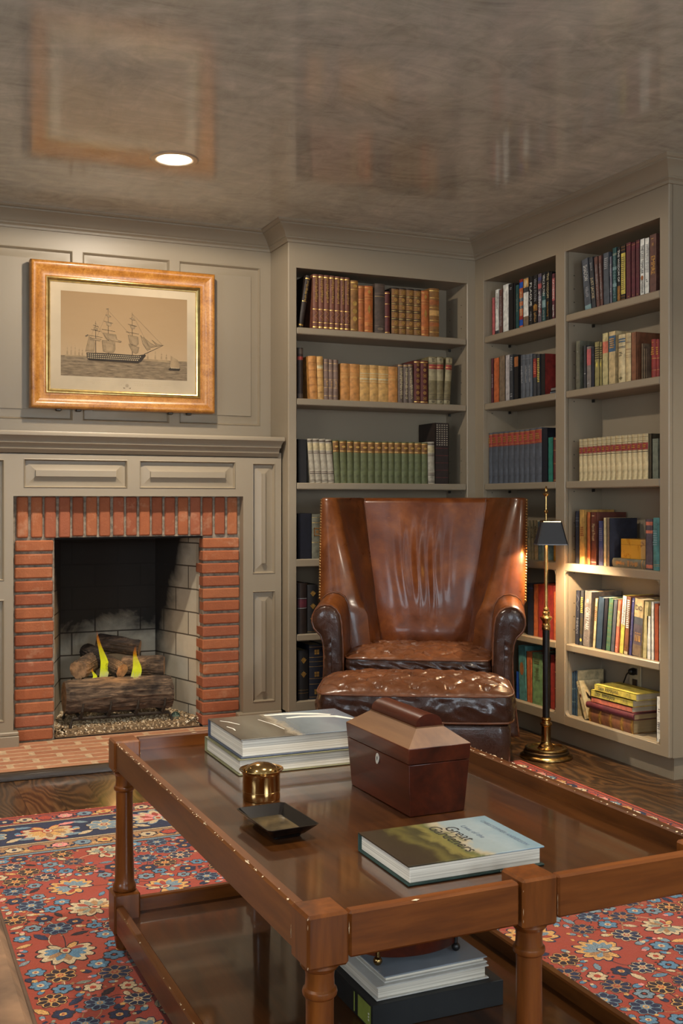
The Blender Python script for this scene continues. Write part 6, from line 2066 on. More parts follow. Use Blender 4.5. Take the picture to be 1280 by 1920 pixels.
def arm(s):
    ys = [-.335, -.330, -.30, -.25, -.2, -.15, -.1, -.05, 0, .05, .10]
    rings = []
    for i, y in enumerate(ys):
        P = arm_prof(y)
        cx = sum(p[0] for p in P) / len(P)
        cz = sum(p[1] for p in P) / len(P)
        f = .975 if i == 0 else 1
        rings.append([(s * (cx + (p[0] - cx) * f), y, cz + (p[1] - cz) * f) for p in P])
    MB().loft(rings, 0, True, True).build('arm', LEATHER, CH, smooth=60)
    # dark front facing, puffed, with folds under the scroll
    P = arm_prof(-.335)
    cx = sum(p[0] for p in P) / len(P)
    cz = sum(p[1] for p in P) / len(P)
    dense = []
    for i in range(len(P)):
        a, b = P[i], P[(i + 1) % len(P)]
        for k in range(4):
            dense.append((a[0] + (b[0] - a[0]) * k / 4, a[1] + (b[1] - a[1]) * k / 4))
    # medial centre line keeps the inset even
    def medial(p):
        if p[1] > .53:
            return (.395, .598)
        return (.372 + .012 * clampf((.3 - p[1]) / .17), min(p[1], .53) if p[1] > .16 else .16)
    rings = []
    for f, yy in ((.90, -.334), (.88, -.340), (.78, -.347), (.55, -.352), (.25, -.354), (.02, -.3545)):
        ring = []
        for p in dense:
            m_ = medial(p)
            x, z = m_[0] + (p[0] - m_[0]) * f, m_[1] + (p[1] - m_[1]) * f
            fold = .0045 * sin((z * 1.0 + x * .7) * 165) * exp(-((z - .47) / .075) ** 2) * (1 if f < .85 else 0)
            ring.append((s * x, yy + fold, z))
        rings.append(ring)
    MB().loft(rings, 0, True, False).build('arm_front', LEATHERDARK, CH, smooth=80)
    MB().tube([(s * (medial(p)[0] + (p[0] - medial(p)[0]) * .93), -.337, medial(p)[1] + (p[1] - medial(p)[1]) * .93) for p in dense[3:82]], .0042, 8).build('arm_piping', PIPING, CH)
    # line of piping where arm meets wing
    y = .0
    MB().tube([(s * (p[0] - .0005), -.085 + .01 * (p[1] - .5), p[1] + .0025) for p in arm_prof(-.085)[1:12]], .0035, 8).build('arm_seam', PIPING, CH)


arm(-1)
arm(1)
# seat platform
MB().box(-.33, .33, -.315, .22, .13, .372, 0, .01).build('seat_rail', LEATHERRED, CH)
for sx, sy in ((-1, -1), (1, -1), (-1, 1), (1, 1)):
    MB().loft([[(sx * .36 + a * .026, (-.215 if sy < 0 else .24) + b * .026, .132) for a, b in ((-1, -1), (1, -1), (1, 1), (-1, 1))], [(sx * .36 + a * .016, (-.215 if sy < 0 else .27) + b * .016, .0005) for a, b in ((-1, -1), (1, -1), (1, 1), (-1, 1))]], 0).build('leg', DARKWOOD, CH, bevel=.003)


def tufted_cushion(parent, W, D, z0, z1, puff, nx, ny, mats, depth=.022, seedv=0, round_k=.07, name='cushion'):
    """W,D half sizes; top grid with diamond tufting, side boxing with wrinkles, welts"""
    def xy(u, v):
        return W * u * (1 - round_k * abs(v) ** 6), D * v * (1 - round_k * abs(u) ** 6)

    def top(u_, v_):
        u, v = u_ * 2 - 1, v_ * 2 - 1
        x, y = xy(u, v)
        edge = (1 - abs(u) ** 5) * (1 - abs(v) ** 5)
        a = (u * nx + v * ny) / 2
        b = (u * nx - v * ny) / 2
        pil = (abs(sin(pi * a)) * abs(sin(pi * b)))
        btn = exp(-((abs(a - round(a)) ** 2 + abs(b - round(b)) ** 2) / .018))
        fade = clampf((1 - abs(u)) / .22) * clampf((1 - abs(v)) / .25)
        n_w = noise.noise(Vector((u * 5, v * 5, seedv + 2))) * .10
        crease = (1 - min(1, abs(sin(pi * (a + n_w))) * 3.0)) ** 1.6
        crease2 = (1 - min(1, abs(sin(pi * (b - n_w))) * 3.0)) ** 1.6
        wr = noise.noise(Vector((u * 9, v * 7, seedv))) * .005 + noise.noise(Vector((u * 22, v * 15, seedv + 5))) * .0026 + .0016 * sin(atan2((b - round(b)), (a - round(a))) * 9) * exp(-((a - round(a)) ** 2 + (b - round(b)) ** 2) / .05)
        z = z1 + puff * edge ** .6 - fade * (depth * btn + depth * .22 * max(crease, crease2) + depth * .18 * (1 - pil ** .5)) + wr * edge ** .4
        return (x, y, z)
    MB().grid(top, 120, 90).build(name + '_top', mats[0], parent, smooth=180)
    # boxing
    loop = []
    n = 60
    for k in range(n):
        loop.append((-1 + 2 * k / n, -1))
    for k in range(n):
        loop.append((1, -1 + 2 * k / n))
    for k in range(n):
        loop.append((1 - 2 * k / n, 1))
    for k in range(n):
        loop.append((-1, 1 - 2 * k / n))
    rings = []
    K_ = 16
    for j in range(K_ + 1):
        w = j / K_
        z = z0 + (z1 - z0) * w
        ring = []
        for i, (u, v) in enumerate(loop):
            x, y = xy(u, v)
            s = i / len(loop)
            bulge = .007 * sin(pi * w) ** .7
            wrk = noise.noise(Vector((x * 26 + 3 * w, y * 26 - 2 * w, w * 2.2 + seedv))) * .009 * sin(pi * w) ** .5
            m_ = max(abs(u), 1e-6), max(abs(v), 1e-6)
            nx_, ny_ = (0, v) if abs(v) >= abs(u) else (u, 0)
            ring.append((x + nx_ * (bulge + wrk), y + ny_ * (bulge + wrk), z))
        rings.append(ring)
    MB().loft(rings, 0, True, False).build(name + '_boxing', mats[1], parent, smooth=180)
    for zz_ in (z0, z1):
        pts = []
        for i, (u, v) in enumerate(loop):
            x, y = xy(u, v)
            pts.append((x * 1.004, y * 1.004, zz_ + .0012))
        MB().tube(pts, .0042, 8, 0, True).build(name + '_welt', mats[2], parent)
    MB().add([(-W * .95, -D * .95, z0 + .001), (W * .95, -D * .95, z0 + .001), (W * .95, D * .95, z0 + .001), (-W * .95, D * .95, z0 + .001)], [(0, 1, 2, 3)]).build(name + '_underside', mats[1], parent, smooth=0)


seat = bpy.data.objects.new('seat_cushion', None)
COL.objects.link(seat)
seat.parent = CH
seat.location = (0, -.10, 0)
tufted_cushion(seat, .322, .262, .374, .440, .032, 4.6, 3, (LEATHERLIT, LEATHERDARK, PIPING), .034, 3)

# ================================================================== OTTOMAN
OT = thing('ottoman', 'brown leather ottoman with tufted top, in front of the wing chair', 'ottoman', (1.932, 3.728, 0), radians(-28))
cushion = bpy.data.objects.new('top_cushion', None)
COL.objects.link(cushion)
cushion.parent = OT
tufted_cushion(cushion, .366, .228, .285, .382, .046, 5.4, 2.5, (LEATHERLIT, LEATHERDARK, PIPING), .036, 9)
mb = MB()
rings = []
for z, f in ((.132, .955), (.136, .965), (.20, .975), (.262, .972), (.274, .955), (.283, .93)):
    ring = []
    for i in range(80):
        q = i / 80 * 4
        k = int(q)
        w = (q - k) * 2 - 1
        u, v = [(w, -1), (1, w), (-w, 1), (-1, -w)][k]
        x, y = .366 * u * (1 - .04 * abs(v) ** 8), .228 * v * (1 - .04 * abs(u) ** 8)
        wob = 1 + .006 * noise.noise(Vector((x * 14, y * 14, z * 8)))
        ring.append((x * f * wob, y * f * wob, z))
    rings.append(ring)
mb.loft(rings, 0, True, True)
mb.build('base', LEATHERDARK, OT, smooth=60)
mb = MB()
for k in range(42):
    x = -.345 + .69 * k / 41
    mb.ball((x, -.2245, .142), .0055, 0, 8, 6)
mb.build('nailhead_trim', NAIL, OT)
for sx in (-1, 1):
    for sy in (-1, 1):
        MB().lathe([(.001, .009), (.016, .009), (.02, .02), (.027, .05), (.026, .09), (.02, .11), (.03, .125), (.03, .134), (.001, .134)], 20, (sx * .30, sy * .165, 0)).build('bun_foot', DARKWOOD, OT)

# ================================================================== COFFEE TABLE
TB = thing('coffee_table', 'two-tier walnut tray-top coffee table with turned legs, on the patterned rug', 'coffee table', (.930, 2.035, 0), radians(.9))
TW, TL = .385, .635
ZTOP, ZRIM = .483, .513
random.seed(8)
MB().box(-TW + .012, TW - .012, -TL + .012, TL - .012, .462, ZTOP, 0, 0).build('tray_board', TABLEWOOD_Y, TB, smooth=0)
PO = .032


def chips(mb, pts_fn, n, m=1):
    for k in range(n):
        p, w, q = pts_fn(random.random())
        a = random.uniform(.0012, .0045) * (3 if random.random() < .15 else 1)
        b = random.uniform(.0008, .0018)
        c = Vector(p)
        mb.add([c + w * a * random.uniform(.6, 1.2), c + q * b, c - w * a * random.uniform(.6, 1.2), c - q * b], [(0, 1, 2, 3)], m)


def rail(x0, x1, y0, y1, z0, z1, mat, chipside=None, nch=60, name='rail'):
    mb = MB()
    mb.box(x0, x1, y0, y1, z0, z1, 0, .0035)
    if chipside:
        along_y = abs(y1 - y0) > abs(x1 - x0)
        for xe in chipside:
            def fn(u, xe=xe):
                u = u ** .8
                if along_y:
                    return (xe, y0 + (y1 - y0) * u, z1 + .0004 - .001 * random.random()), Vector((0, 1, 0)), Vector((1, 0, .5))
                return (x0 + (x1 - x0) * u, xe, z1 + .0004 - .001 * random.random()), Vector((1, 0, 0)), Vector((0, 1, .5))
            chips(mb, fn, nch)
    return mb.build(name, [mat, WORN], TB)


RT = .021
ro = TW - .004
rail(-ro, -ro + RT, -TL + .066, TL - .066, .447, ZRIM, RAILWOOD_Y, (-ro + .001, -ro + .004), 46)
rail(ro - RT, ro, -TL + .066, TL - .066, .447, ZRIM, RAILWOOD_Y, (ro - RT + .002, ro - .002), 60)
ry = TL - .004
for s in (-1, 1):
    a, b = sorted((s * ry, s * (ry - RT)))
    rail(-TW + .066, -.0335, a, b, .447, ZRIM, TABLEWOOD_X, (a + .002,), 2)
    rail(.0375, TW - .066, a, b, .447, ZRIM, TABLEWOOD_X, (a + .002,), 2)


def table_leg(cx, cy, mid=False):
    mb = MB()
    mb.box(cx - PO, cx + PO, cy - PO, cy + PO, .440, .5165, 0, .004)
    mb.lathe([(.020, .441), (.026, .440), (.0285, .436), (.026, .432), (.0215, .428), (.0205, .418), (.0215, .404), (.0245, .401), (.0255, .397), (.0245, .393), (.0205, .389), (.0200, .37), (.0205, .30), (.0228, .20), (.0235, .170), (.0255, .166), (.028, .160), (.0285, .155), (.027, .150), (.022, .146)], 28, (cx, cy, 0), 0, False)
    mb.box(cx - PO, cx + PO, cy - PO, cy + PO, .050, .148, 0, .004)
    mb.lathe([(.020, .052), (.026, .049), (.027, .044), (.024, .038), (.0235, .028), (.020, .0088), (.001, .0088)], 24, (cx, cy, 0), 0, False)

    def fn(u):
        e = random.choice([(-1, -1), (1, -1), (-1, 1)])
        return (cx + e[0] * PO * .985, cy + e[1] * PO * .985, .442 + .072 * u), Vector((0, 0, 1)), Vector((1, 1, 0))
    chips(mb, fn, 9)
    return mb.build('leg', [TABLEWOOD_Z, WORN], TB, smooth=30)


for sx in (-1, 1):
    for sy in (-1, 1):
        table_leg(sx * (TW - PO), sy * (TL - PO))
table_leg(.002, -(TL - PO))
table_leg(.002, TL - PO)
# lower tier
MB().box(-TW + .012, TW - .012, -TL + .012, TL - .012, .068, .087, 0, 0).build('lower_board', TABLEWOOD_Y, TB, smooth=0)
rail(-ro, -ro + RT, -TL + .066, TL - .066, .056, .120, RAILWOOD_Y, (-ro + .002,), 20, 'lower_rail')
rail(ro - RT, ro, -TL + .066, TL - .066, .056, .120, RAILWOOD_Y, (ro - .002,), 24, 'lower_rail')
for s in (-1, 1):
    a, b = sorted((s * ry, s * (ry - RT)))
    rail(-TW + .066, -.0335, a, b, .056, .120, TABLEWOOD_X, None, 0, 'lower_rail')
    rail(.0375, TW - .066, a, b, .056, .120, TABLEWOOD_X, None, 0, 'lower_rail')

# ------------------------------------------------------------------ things on the table
ZTB = ZTOP + .0005


def flat_book(name_label, x0, x1, y0, y1, z0, t, cover, inner, pages, spine_side, group=None, yaw=0.0):
    """a closed hardback lying flat; spine on spine_side ('y1','x0')"""
    cx, cy = (x0 + x1) / 2, (y0 + y1) / 2
    o_th = thing('book', name_label, 'book', (cx, cy, z0), yaw, group)
    wx, wy = (x1 - x0) / 2, (y1 - y0) / 2
    c = .0028
    MB().box(-wx, wx, -wy, wy, t - c, t, 0, .0008).build('front_cover', cover, o_th)
    MB().box(-wx, wx, -wy, wy, 0, c, 0, .0008).build('back_cover', inner, o_th)
    q = .0055
    if spine_side == 'y1':
        MB().box(-wx, wx, wy - .003, wy + .0005, .0002, t - .0002, 0, .0008).build('spine', inner, o_th)
        MB().box(-wx + q, wx - q, -wy + q, wy - .003, c, t - c, 0, .001).build('page_block', pages, o_th)
    else:
        MB().box(-wx - .0005, -wx + .003, -wy, wy, .0002, t - .0002, 0, .0008).build('spine', inner, o_th)
        MB().box(-wx + .003, wx - q, -wy + q, wy - q, c, t - c, 0, .001).build('page_block', pages, o_th)
    return o_th


# painted-landscape jacket: dark foreground, green meadow, pale sky (along +X)
def mk_landscape():
    t = NT('landscape_jacket')
    sp = t.n('ShaderNodeSeparateXYZ')
    t.l(t.obj(), sp.inputs[0])
    u = t.math('ADD', t.math('DIVIDE', sp.outputs['X'], .256), .5)
    n1 = t.noise(t.mapped((14, 9, 1)), 1.6, 5, .6, .8)
    n2 = t.noise(t.obj(), 48, 4, .6)
    f = t.math('ADD', u, t.math('MULTIPLY', t.math('SUBTRACT', n1, .5), .34))
    c = t.ramp(f, [(.0, (44, 34, 22)), (.2, (52, 44, 26)), (.27, (96, 88, 44)), (.36, (62, 58, 34)), (.43, (126, 116, 62)), (.50, (92, 96, 56)), (.56, (172, 160, 132)), (.62, (142, 156, 158)), (.8, (150, 164, 168)), (.97, (124, 150, 162))])
    c = t.mix(t.math('MULTIPLY', n2, .25), c, (40, 36, 26))
    return t.set(color=c, rough=.3, coat=.3, coat_rough=.15)


def mk_coast():
    t = NT('coast_photo_jacket')
    sp = t.n('ShaderNodeSeparateXYZ')
    t.l(t.obj(), sp.inputs[0])
    u = t.math('ADD', t.math('DIVIDE', sp.outputs['X'], .34), .5)
    n1 = t.noise(t.mapped((8, 5, 1)), 2.0, 5, .6, 1.0)
    f = t.math('ADD', u, t.math('MULTIPLY', t.math('SUBTRACT', n1, .5), .22))
    c = t.ramp(f, [(.0, (64, 60, 50)), (.22, (104, 98, 84)), (.36, (86, 76, 62)), (.42, (164, 152, 132)), (.46, (112, 120, 124)), (.7, (136, 146, 152)), (1, (104, 114, 128))])
    return t.set(color=c, rough=.25, coat=.4, coat_rough=.12)


GREENCLOTH = simple('dark_green_cloth', (40, 62, 56), .7, var=.1)
bk = flat_book('hardback with garden landscape jacket near the table front edge', .780, 1.036, 1.529, 1.722, ZTB, .0325, mk_landscape(), GREENCLOTH, WHITEPAGES, 'y1')
INKD = simple('title_ink', (34, 30, 28), .5)
INKB = simple('author_ink', (96, 110, 128), .5)
# title reads toward -Y with its top toward +X
RT4 = Matrix(((0, 1, 0, 0), (-1, 0, 0, 0), (0, 0, 1, 0), (0, 0, 0, 1)))
text_mesh('cover_title', 'Great', .034, INKD, bk, Matrix.Translation((.030, .02, .0329)) @ RT4)
text_mesh('cover_title', 'Gardeners', .034, INKD, bk, Matrix.Translation((.004, 0, .0329)) @ RT4)
text_mesh('cover_subtitle', 'Lives of the', .016, INKB, bk, Matrix.Translation((.058, .02, .0329)) @ RT4)
text_mesh('cover_author', 'CHRISTOPHER ANDERSON', .0125, INKB, bk, Matrix.Translation((.105, -.005, .0329)) @ RT4)

SLATECOVER = simple('slate_blue_cover', (62, 72, 92), .4, var=.1)
OLIVECOVER = simple('olive_cover', (120, 116, 84), .5, var=.1)
flat_book('thick book lying under the coastal photograph book', .750, 1.100, 2.298, 2.565, ZTB, .036, OLIVECOVER, OLIVECOVER, WHITEPAGES, 'y1')
bk = flat_book('thick book with coastal photograph jacket, topmost of two behind the brass pot', .757, 1.094, 2.302, 2.560, ZTB + .0363, .043, mk_coast(), SLATECOVER, WHITEPAGES, 'y1')
WHITEINK = simple('white_brush_mark', (222, 218, 206), .45, var=.05)
mb = MB()


def brush(pts, w, z=.0432):
    P = [Vector(p) for p in pts]
    L, Rr = [], []
    for i, p in enumerate(P):
        d = (P[min(i + 1, len(P) - 1)] - P[max(i - 1, 0)]).normalized()
        n_ = Vector((-d.y, d.x))
        ww = w * (sin(pi * (i + .6) / (len(P) + .2)) ** .6)
        L.append((p.x + n_.x * ww, p.y + n_.y * ww, z))
        Rr.append((p.x - n_.x * ww, p.y - n_.y * ww, z))
    mb.loft([L, Rr], 0, False, False)


brush([(-.03, .110), (.02, .108), (.06, .098), (.10, .078), (.125, .055)], .011)
brush([(.01, .060), (.05, .062), (.09, .050), (.13, .032), (.16, -.02)], .011)
brush([(-.15, .09), (-.135, .07), (-.12, .03)], .0025)
brush([(-.155, .02), (-.148, -.01), (-.15, -.03)], .002)
brush([(-.06, .07), (-.045, .0), (-.04, -.06)], .0018)
mb.build('cover_artwork', WHITEINK, bk, smooth=0)

# tea caddy
CD = thing('tea_caddy', 'dark mahogany caddy box with rounded lid and keyhole, between the books', 'box', (1.014, 2.000, ZTB), radians(.9))
bx_, by_, tx_, ty_ = .0605, .134, .0695, .1445


def rr4(x, y, z):
    return [(-x, -y, z), (x, -y, z), (x, y, z), (-x, y, z)]


MB().loft([rr4(bx_, by_, 0), rr4(bx_ + (tx_ - bx_) * .76, by_ + (ty_ - by_) * .76, .102)], 0).build('body', MAHOG, CD, bevel=.0012)
MB().loft([rr4(bx_ + (tx_ - bx_) * .77, by_ + (ty_ - by_) * .77, .1032), rr4(tx_, ty_, .134)], 0).build('lid', MAHOG, CD, bevel=.001)
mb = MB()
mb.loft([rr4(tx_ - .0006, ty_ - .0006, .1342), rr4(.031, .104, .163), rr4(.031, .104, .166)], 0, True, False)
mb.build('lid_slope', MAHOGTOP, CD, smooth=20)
n = 14
poly = [(.029, .163)] + [(.029 * cos(pi * k / n), .170 + .019 * sin(pi * k / n)) for k in range(n + 1)] + [(-.029, .163)]
MB().prism(poly, lambda a, b, d: (a, d, b), -.100, .100).build('lid_crest', MAHOG, CD, smooth=40)
PEARL = simple('pale_escutcheon', (196, 190, 178), .35, .2, var=.05)
mb = MB()
ring = lambda r, x: [(x, r * .8 * cos(2 * pi * k / 20), r * 1.25 * sin(2 * pi * k / 20)) for k in range(20)]
mb.loft([ring(.0088, 0), ring(.0088, -.0015), ring(.0038, -.0018), ring(.0038, -.0004)], 0, True, False)
mb.add([(-.0006, .0038 * cos(2 * pi * k / 12), .0047 * sin(2 * pi * k / 12)) for k in range(12)], [tuple(range(12))], 1)
mb.build('escutcheon', [PEARL, BLACKENAMEL], CD, xform=Matrix.Translation((-.0668, -.005, .087)) @ Matrix.Rotation(radians(4), 4, 'Y'))

# brass pot with domed lid
PT = thing('brass_pot', 'small polished brass pot with domed lid, beside the black dish', 'pot', (.737, 2.108, ZTB))
MB().lathe([(.001, 0), (.0375, 0), (.0385, .002), (.0385, .016), (.0390, .0165), (.0390, .0175), (.0385, .018), (.0383, .050), (.0400, .055), (.0445, .059), (.0458, .0605), (.0450, .0618), (.0400, .0605), (.0375, .057), (.036, .052), (.001, .052)], 48).build('pot_body', BRIGHTBRASS, PT)
MB().lathe([(.0360, .0522), (.0350, .0585), (.030, .0655), (.022, .0705), (.012, .0735), (.001, .0742)], 40, cap=False).build('domed_lid', BRIGHTBRASS, PT)

# black dish
DS = thing('black_dish', 'shallow black lacquer rectangular dish on the table, in front of the brass pot', 'dish', (.692, 1.893, ZTB), radians(3))
mb = MB()


def rr8(x, y, z, c):
    return [(-x + c, -y, z), (x - c, -y, z), (x, -y + c, z), (x, y - c, z), (x - c, y, z), (-x + c, y, z), (-x, y - c, z), (-x, -y + c, z)]


mb.loft([rr8(.026, .053, 0, .004), rr8(.028, .055, .004, .004), rr8(.033, .060, .007, .004), rr8(.0495, .0815, .0245, .006), rr8(.0500, .0825, .026, .006), rr8(.0480, .0805, .026, .006), rr8(.0325, .059, .0095, .004)], 0, True, False)
mb.add(rr8(.026, .053, 0, .004), [tuple(range(7, -1, -1))], 0)
mb.build('dish', LACQUER, DS, smooth=25)
GOLDPAINT = simple('worn_gold_painting', (62, 52, 34), .22, .2, var=.5, scale=30)
MB().add(rr8(.0325, .059, .0095, .004), [tuple(range(8))]).build('painted_base', GOLDPAINT, DS, smooth=0)

# ------------------------------------------------------------------ lower tier things
ZLB = .0872
BLACKCLOTH = simple('black_cloth_cover', (26, 27, 27), .6, var=.15)
bk = flat_book('large black book with green spine label, lowest of the stack under the table', .872, 1.160, 1.858, 2.048, ZLB, .050, BLACKCLOTH, BLACKCLOTH, PAGES, 'x0')
LIME = simple('green_spine_label', (140, 150, 66), .5, var=.1)
wx = (1.160 - .872) / 2
MB().box(wx - .004, wx + .0002, -.095, .095, .001, .049, 0, 0).build('fore_cover', BLACKCLOTH, bk)
MB().box(-.1435, .1435, -.0955, -.0925, .001, .049, 0, 0).build('tail_cover', BLACKCLOTH, bk)
mb = MB()
mb.box(-wx - .0012, -wx - .0002, -.088, -.030, .005, .046, 0)
mb.box(-wx - .0012, -wx - .0002, -.014, -.010, .006, .044, 0)
mb.build('spine_label', LIME, bk, smooth=0)
mb = MB()
for k in range(3):
    mb.box(-wx - .0018, -wx - .0012, -.082, -.078, .016 + .006 * k, .019 + .006 * k, 0)
mb.build('volume_mark', WHITEINK, bk, smooth=0)
GREYCOVER = simple('grey_glossy_cover', (132, 138, 144), .25, var=.08, scale=6, coat=.3)
WHITECOVER = simple('white_glossy_cover', (196, 192, 182), .3, var=.04)
flat_book('white paperback lying on the large black book', .886, 1.136, 1.872, 2.050, ZLB + .0505, .027, WHITECOVER, WHITECOVER, WHITEPAGES, 'y1', None, .01)
flat_book('thin glossy grey magazine under the round wooden box', .906, 1.138, 1.882, 2.052, ZLB + .0778, .0125, GREYCOVER, WHITECOVER, WHITEPAGES, 'y1', None, .02)
OV = thing('oval_box', 'dark oval mahogany box on brass ball feet, on the magazines under the table', 'box', (1.006, 1.978, ZLB + .0905))
mb = MB()
mb.lathe([(.001, .016), (.98, .016), (1.0, .019), (1.0, .14), (.98, .143), (.001, .143)], 48, (0, 0, 0), 0, True, .112, .072)
mb.build('body', MAHOG, OV)
MB().lathe([(.001, .1435), (1.02, .1435), (1.03, .146), (1.03, .153), (1.0, .157), (.001, .160)], 48, (0, 0, 0), 0, True, .112, .072).build('lid', MAHOG, OV)
for sx, sy in ((-.088, -.046), (.088, -.046), (-.088, .046), (.088, .046)):
    MB().ball((sx, sy, .0092), .0092, 0, 14, 8).build('ball_foot', BRASS if sx < 0 else BLACKENAMEL, OV)
    MB().tube([(sx, sy, .012), (sx, sy, .06)], .0042, 10).build('foot_post', BRASS if sx < 0 else BLACKENAMEL, OV)

# ================================================================== RUG
RX0, RX1, RY0, RY1 = -.14, 2.507, .30, 3.872
RZ = .008
rug = thing('persian_rug', 'coral red patterned rug with navy floral border, under the coffee table', 'rug', (1.18, 2.09, 0))
BW = .44           # border width
FX0, FX1, FY0, FY1 = RX0 + BW + .02, RX1 - BW, RY0 + BW, RY1 - BW
CN = list(RUGC.keys())
CI = {k: i for i, k in enumerate(CN)}
mb = MB()
random.seed(77)
mb.box(RX0, RX1, RY0, RY1, .0005, RZ, CI['coral'])
LAY = .00022


def rp(pts, c, lay):
    lay += random.uniform(0, .22)      # no two motifs share one height
    mb.add([(x, y, RZ + LAY * lay) for x, y in pts], [tuple(range(len(pts)))], CI[c])


def ragged(cx, cy, rx, ry, rot, n=16, jag=.12, ph=0.0):
    out = []
    for k in range(n):
        a = 2 * pi * k / n
        q = 1 + jag * (1 if k % 2 else -1) * .5 + random.uniform(-jag, jag) * .5
        x, y = rx * q * cos(a), ry * q * sin(a)
        out.append((cx + x * cos(rot) - y * sin(rot), cy + x * sin(rot) + y * cos(rot)))
    return out


def petal(cx, cy, a, r0, r1, w, c, lay):
    d = (cos(a), sin(a))
    n_ = (-d[1], d[0])
    P = [(r0, 0), (r0 + (r1 - r0) * .35, w * .75), (r0 + (r1 - r0) * .72, w), (r1 * .97, w * .45), (r1, 0), (r1 * .97, -w * .45), (r0 + (r1 - r0) * .72, -w), (r0 + (r1 - r0) * .35, -w * .75)]
    rp([(cx + d[0] * u + n_[0] * v + random.uniform(-.0012, .0012), cy + d[1] * u + n_[1] * v + random.uniform(-.0012, .0012)) for u, v in P], c, lay)


def rosette(cx, cy, r, b=1, cols=('navy', 'cream', 'coral')):
    outer, edge, heart = cols
    a0 = random.random()
    for k in range(8):
        petal(cx, cy, a0 + 2 * pi * k / 8, r * .1, r * 1.14, r * .37, 'dark', b - .4 + .02 * k)
        petal(cx, cy, a0 + 2 * pi * k / 8, r * .1, r * 1.07, r * .33, edge, b + .1 + .02 * k)
        petal(cx, cy, a0 + 2 * pi * k / 8, r * .24, r, r * .25, outer, b + 1)
    rp(ragged(cx, cy, r * .36, r * .36, 0, 14, .08), edge, b + 2)
    rp(ragged(cx, cy, r * .22, r * .22, 0, 12, .08), heart, b + 3)
    rp(ragged(cx, cy, r * .12, r * .12, 0, 10, .08), edge, b + 4)


def palmette(cx, cy, r, rot, b=1, cols=None):
    fan = cols or random.choice([('steel', 'cream', 'navy'), ('blue', 'cream', 'dark'), ('steel', 'gold', 'navy'), ('sage', 'cream', 'dark')])
    a_, e_, k_ = fan
    n = 9
    for k in range(n):
        a = rot - 1.9 + 3.8 * k / (n - 1)
        rr_ = r * (1.0 - .18 * abs(k - (n - 1) / 2) / ((n - 1) / 2))
        petal(cx, cy, a, 0, rr_ * 1.16, r * .22, k_, b)
        petal(cx, cy, a, 0, rr_ * 1.08, r * .19, e_, b + 1)
        petal(cx, cy, a, 0, rr_ * .80, r * .13, a_ if k % 2 else random.choice([a_, 'coral', 'tan']), b + 2)
    for s in (-1, 1):
        petal(cx, cy, rot + s * 2.5, 0, r * .8, r * .17, k_, b)
        petal(cx, cy, rot + s * 2.5, 0, r * .72, r * .13, random.choice(['cream', 'gold']), b + 1)
    rp(ragged(cx, cy, r * .27, r * .2, rot, 14, .1), k_, b + 3)
    rp(ragged(cx, cy, r * .22, r * .16, rot, 14, .1), 'cream', b + 4)
    rp(ragged(cx, cy, r * .12, r * .09, rot, 10, .1), 'rust', b + 5)


def leaf(cx, cy, r, rot, c, edge='dark', b=1):
    P = [(-1, 0), (-.55, .34), (-.35, .30), (-.05, .46), (.1, .40), (.5, .34), (1, .04), (.5, -.28), (.1, -.38), (-.05, -.33), (-.4, -.36), (-.6, -.26)]
    f = lambda q, k: [(cx + (x * k * cos(rot) - y * k * sin(rot)) * r, cy + (x * k * sin(rot) + y * k * cos(rot)) * r) for x, y in q]
    rp(f(P, 1.14), edge, b)
    rp(f(P, 1), c, b + 1)
    if random.random() < .5:
        rp(f([(-.7, -.04), (.7, -.02), (.7, .04), (-.7, .04)], 1), random.choice(['cream', 'navy', 'sage']), b + 2)


def bud(cx, cy, r, rot, b=1):
    d = (cos(rot), sin(rot))
    rp(ragged(cx, cy, r * 1.15, r * .8, rot, 14, .1), 'dark', b)
    rp(ragged(cx, cy, r, r * .66, rot, 14, .12), random.choice(['blue', 'steel', 'cream', 'blue', 'navy']), b + 1)
    rp(ragged(cx + d[0] * r * .8, cy + d[1] * r * .8, r * .5, r * .5, rot, 10, .2), random.choice(['cream', 'gold', 'cream', 'pink']), b + 2)


def vine(x0, y0, x1, y1, amp, c='dark', w=.0014, b=.5):
    n = 14
    d = Vector((x1 - x0, y1 - y0))
    n_ = Vector((-d.y, d.x)).normalized()
    L, R_ = [], []
    for k in range(n + 1):
        u = k / n
        p = Vector((x0, y0)) + d * u + n_ * amp * sin(pi * u)
        L.append((p.x + n_.x * w, p.y + n_.y * w, RZ + LAY * b))
        R_.append((p.x - n_.x * w, p.y - n_.y * w, RZ + LAY * b))
    mb.loft([L, R_], CI[c], False, False)


placed = []


def free(x, y, r):
    for px, py, pr in placed:
        if (px - x) ** 2 + (py - y) ** 2 < (pr + r) ** 2:
            return False
    return FX0 + r * .6 < x < FX1 - r * .6 and FY0 + r * .6 < y < FY1 - r * .6


def scatter(n, r0, r1, fn, tries=60, pad=1.12):
    for _ in range(n):
        for _t in range(tries):
            r = random.uniform(r0, r1)
            x, y = random.uniform(FX0, FX1), random.uniform(FY0, FY1)
            if free(x, y, r * pad):
                placed.append((x, y, r * pad))
                fn(x, y, r)
                break


